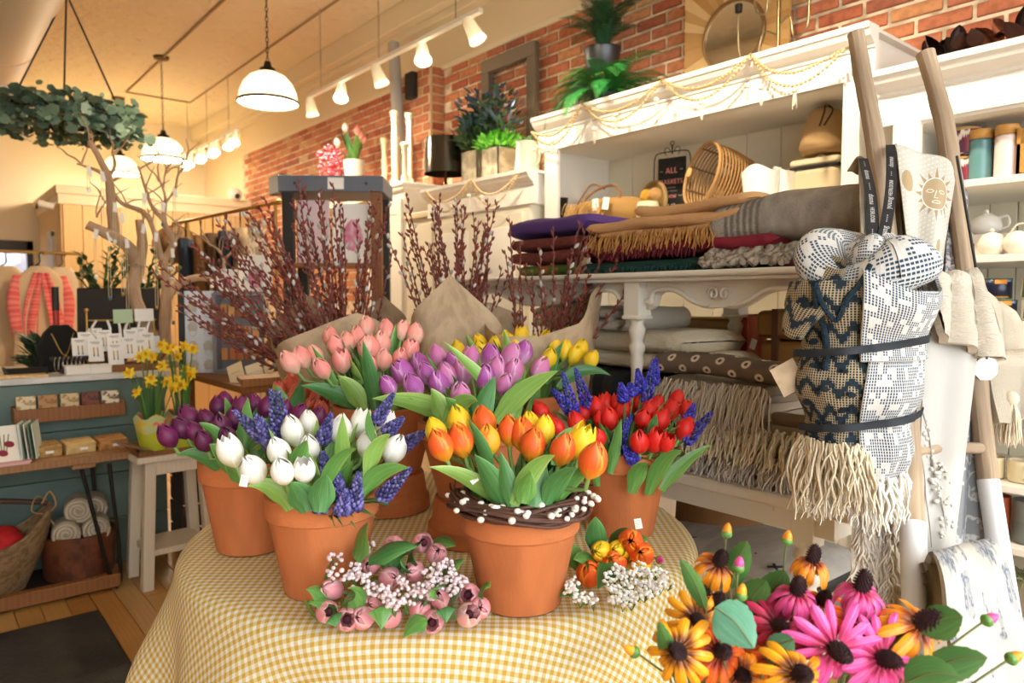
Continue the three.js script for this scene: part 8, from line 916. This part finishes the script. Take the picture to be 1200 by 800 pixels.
// ---------- baskets, towels and cards by the counter ----------
{
  seed(3601); const rope = mat(0xffffff, 0.9, { map: blotch(0x9a7a54, 0x7a5c3a, 8, 64, 8), bumpMap: weave(16, 6), bumpScale: 0.006 });
  const b = thing('seagrass_basket', 'large seagrass boat basket with rope tied handle', 'basket', [0.2, 0.062, -3.72]); part(b, 'body', slab(40, 16, (u, v) => { const c = u * 2 * PI, rim = 0.2 + 0.14 * abs(cos(c)) ** 2.5, k = 0.6 + 0.4 * sin(v * PI / 2); return [0.24 * k * cos(c) * (1 + 0.05 * v), v * rim, 0.13 * k * sin(c)]; }, 0.008, 1.4, 0.3), rope);
  part(b, 'rope_rim', tube([...Array(24)].map((_, i) => { const c = i / 24 * 2 * PI; return [0.252 * cos(c), 0.2 + 0.14 * abs(cos(c)) ** 2.5, 0.13 * sin(c)]; }), 0.008, 6, 96, true), rope); part(b, 'handle', tube([[-0.24, 0.34, 0], [0, 0.39, 0.0], [0.24, 0.35, 0]], 0.012, 8, 12), mat(0x4a3020, 0.6)); part(b, 'rope_tie', [tube([[0.22, 0.35, 0.01], [0.25, 0.4, 0.02], [0.27, 0.34, 0.03], [0.24, 0.3, 0.03], [0.27, 0.24, 0.03]], 0.004, 5, 24), tube([[0.24, 0.36, 0], [0.2, 0.39, 0.03], [0.18, 0.33, 0.04], [0.22, 0.31, 0.04]], 0.003, 5, 20)], mat(0xb08a58, 0.9));
  solo('red_yarn_rose', 'bright red crinkled yarn ball inside the seagrass basket', 'yarn', rough(ball(0.09, [0, 0, 0], [1, 0.85, 1], [0, 0, 0], 30), 0.02, 22), mat(0xb8161a, 0.8), [0.26, 0.27, -3.7]);
  const tin = thing('storage_drum', 'reddish brown round drum holding rolled towels', 'basket', [0.56, 0.062, -3.74]); part(tin, 'drum', lathe([[0.001, 0.002], [0.135, 0.002], [0.14, 0.01], [0.15, 0.19], [0.145, 0.2], [0.135, 0.19], [0.13, 0.02], [0.001, 0.02]], 36), mat(0xffffff, 0.6, { map: blotch(0x6e3a1c, 0x4a2410, 10, 64, 3) }));
  const tw = knit(0xcfc0a6, 0.5, 0.004); [[-0.055, 0.215, 0.05, 'rolled cream towel at the drum front'], [0.06, 0.215, 0.055, 'rolled cream towel with frayed edge in the drum'], [0.0, 0.3, 0.01, 'rolled cream towel on top of the others'], [0.07, 0.285, -0.05, 'rolled cream towel at the drum back']].forEach(([x, y, z, l]) => { const o = thing('rolled_towel', l, 'towel', [0.56 + x, 0.062 + y, -3.74 + z], -0.15); part(o, 'roll', [cyl(0.056, 0.056, 0.11, [0, 0, -0.004], [PI / 2, 0, 0], 24), tube([...Array(34)].map((_, i) => { const q = i / 33 * 3 * 2 * PI, r2 = 0.008 + 0.045 * i / 33; return [r2 * cos(q), r2 * sin(q), 0.053]; }), 0.0065, 6, 120)], tw); });
  const cardT = ctex(128, 128, (g) => { g.fillStyle = '#efe6d4'; g.fillRect(0, 0, 128, 128); g.strokeStyle = '#7a8a5a'; g.lineWidth = 4; for (let i = 0; i < 6; i++) { g.beginPath(); g.moveTo(20 + i * 14, 30); g.lineTo(50 + i * 6, 96); g.stroke(); } g.fillStyle = '#8a2030'; for (const [x, y] of [[38, 88], [90, 66], [70, 96]]) { g.beginPath(); g.ellipse(x, y, 16, 11, 0.3, 0, 7); g.fill(); } });
  for (let i = 0; i < 6; i++) { const o = thing('greeting_card', i === 0 ? 'greeting card printed with red radishes at the front of the row' : 'green and white greeting card standing in the row behind the radish card', 'card', [0.275 + i * 0.014 + (i ? 0.065 : 0), 0.618, i ? -3.69 : -3.63], i ? 1.3 : 0.1, 'greeting cards on the rack'); part(o, 'card', box(0.15, 0.15, 0.003, [0, 0.085, 0], [-0.1, 0, 0]), i ? mat([0xdfe2da, 0x8aa08a, 0xe9e4d6, 0x6f8a74, 0xc9d0c0][i - 1], 0.7) : M.paper); if (!i) part(o, 'printed_face', put(new THREE.PlaneGeometry(0.148, 0.148), [0, 0.085, 0.0025], [-0.1, 0, 0]), mat(0xffffff, 0.7, { map: cardT })); }
  solo('leaflet_stack', 'stack of pink edged leaflets under the greeting cards', 'leaflets', [box(0.22, 0.006, 0.08, [0, 0.003, 0]), box(0.21, 0.006, 0.078, [0.01, 0.009, 0], [0, 0.05, 0])], mat(0xd9a8a4, 0.7), [0.26, 0.618, -3.62]);
}
// yard beyond the back door
{ seed(3701); const cols = [0x5a7a48, 0x7a9a58, 0xd8a040, 0xd8c8b8]; for (let i = 0; i < 3; i++) { const t = thing('yard_shrub', ['leafy green shrub beyond the glazed door', 'pale flowering shrub beyond the glazed door', 'orange flowering shrub beyond the glazed door', 'tall green shrub beyond the glazed door', 'low grey green shrub beyond the glazed door'][i], 'shrub', [0.1 + i * 0.64, -0.1, -11.7]), g = []; for (let k = 0; k < 140; k++) { const a = rr(0, 6.28), r = rr(0, 0.3); g.push(ball(rr(0.03, 0.06), [cos(a) * r, rr(0.3, 1.3 + 0.2 * (i % 2)), sin(a) * r], [1, 0.6, 1], [rr(0, 3), 0, 0], 5)); } part(t, 'foliage', g, mat(cols[[0, 3, 2, 1, 0][i]], 0.8)).userData.kind = 'stuff'; part(t, 'stem', cyl(0.03, 0.02, 1, [0, 0.5, 0]), M.brownWood); } }
scene.traverse((o) => { if (o.isMesh) { o.castShadow = true; o.receiveShadow = true; } if (o.isLight) o.castShadow = !o.isRectAreaLight; });
renderer.render(scene, camera);
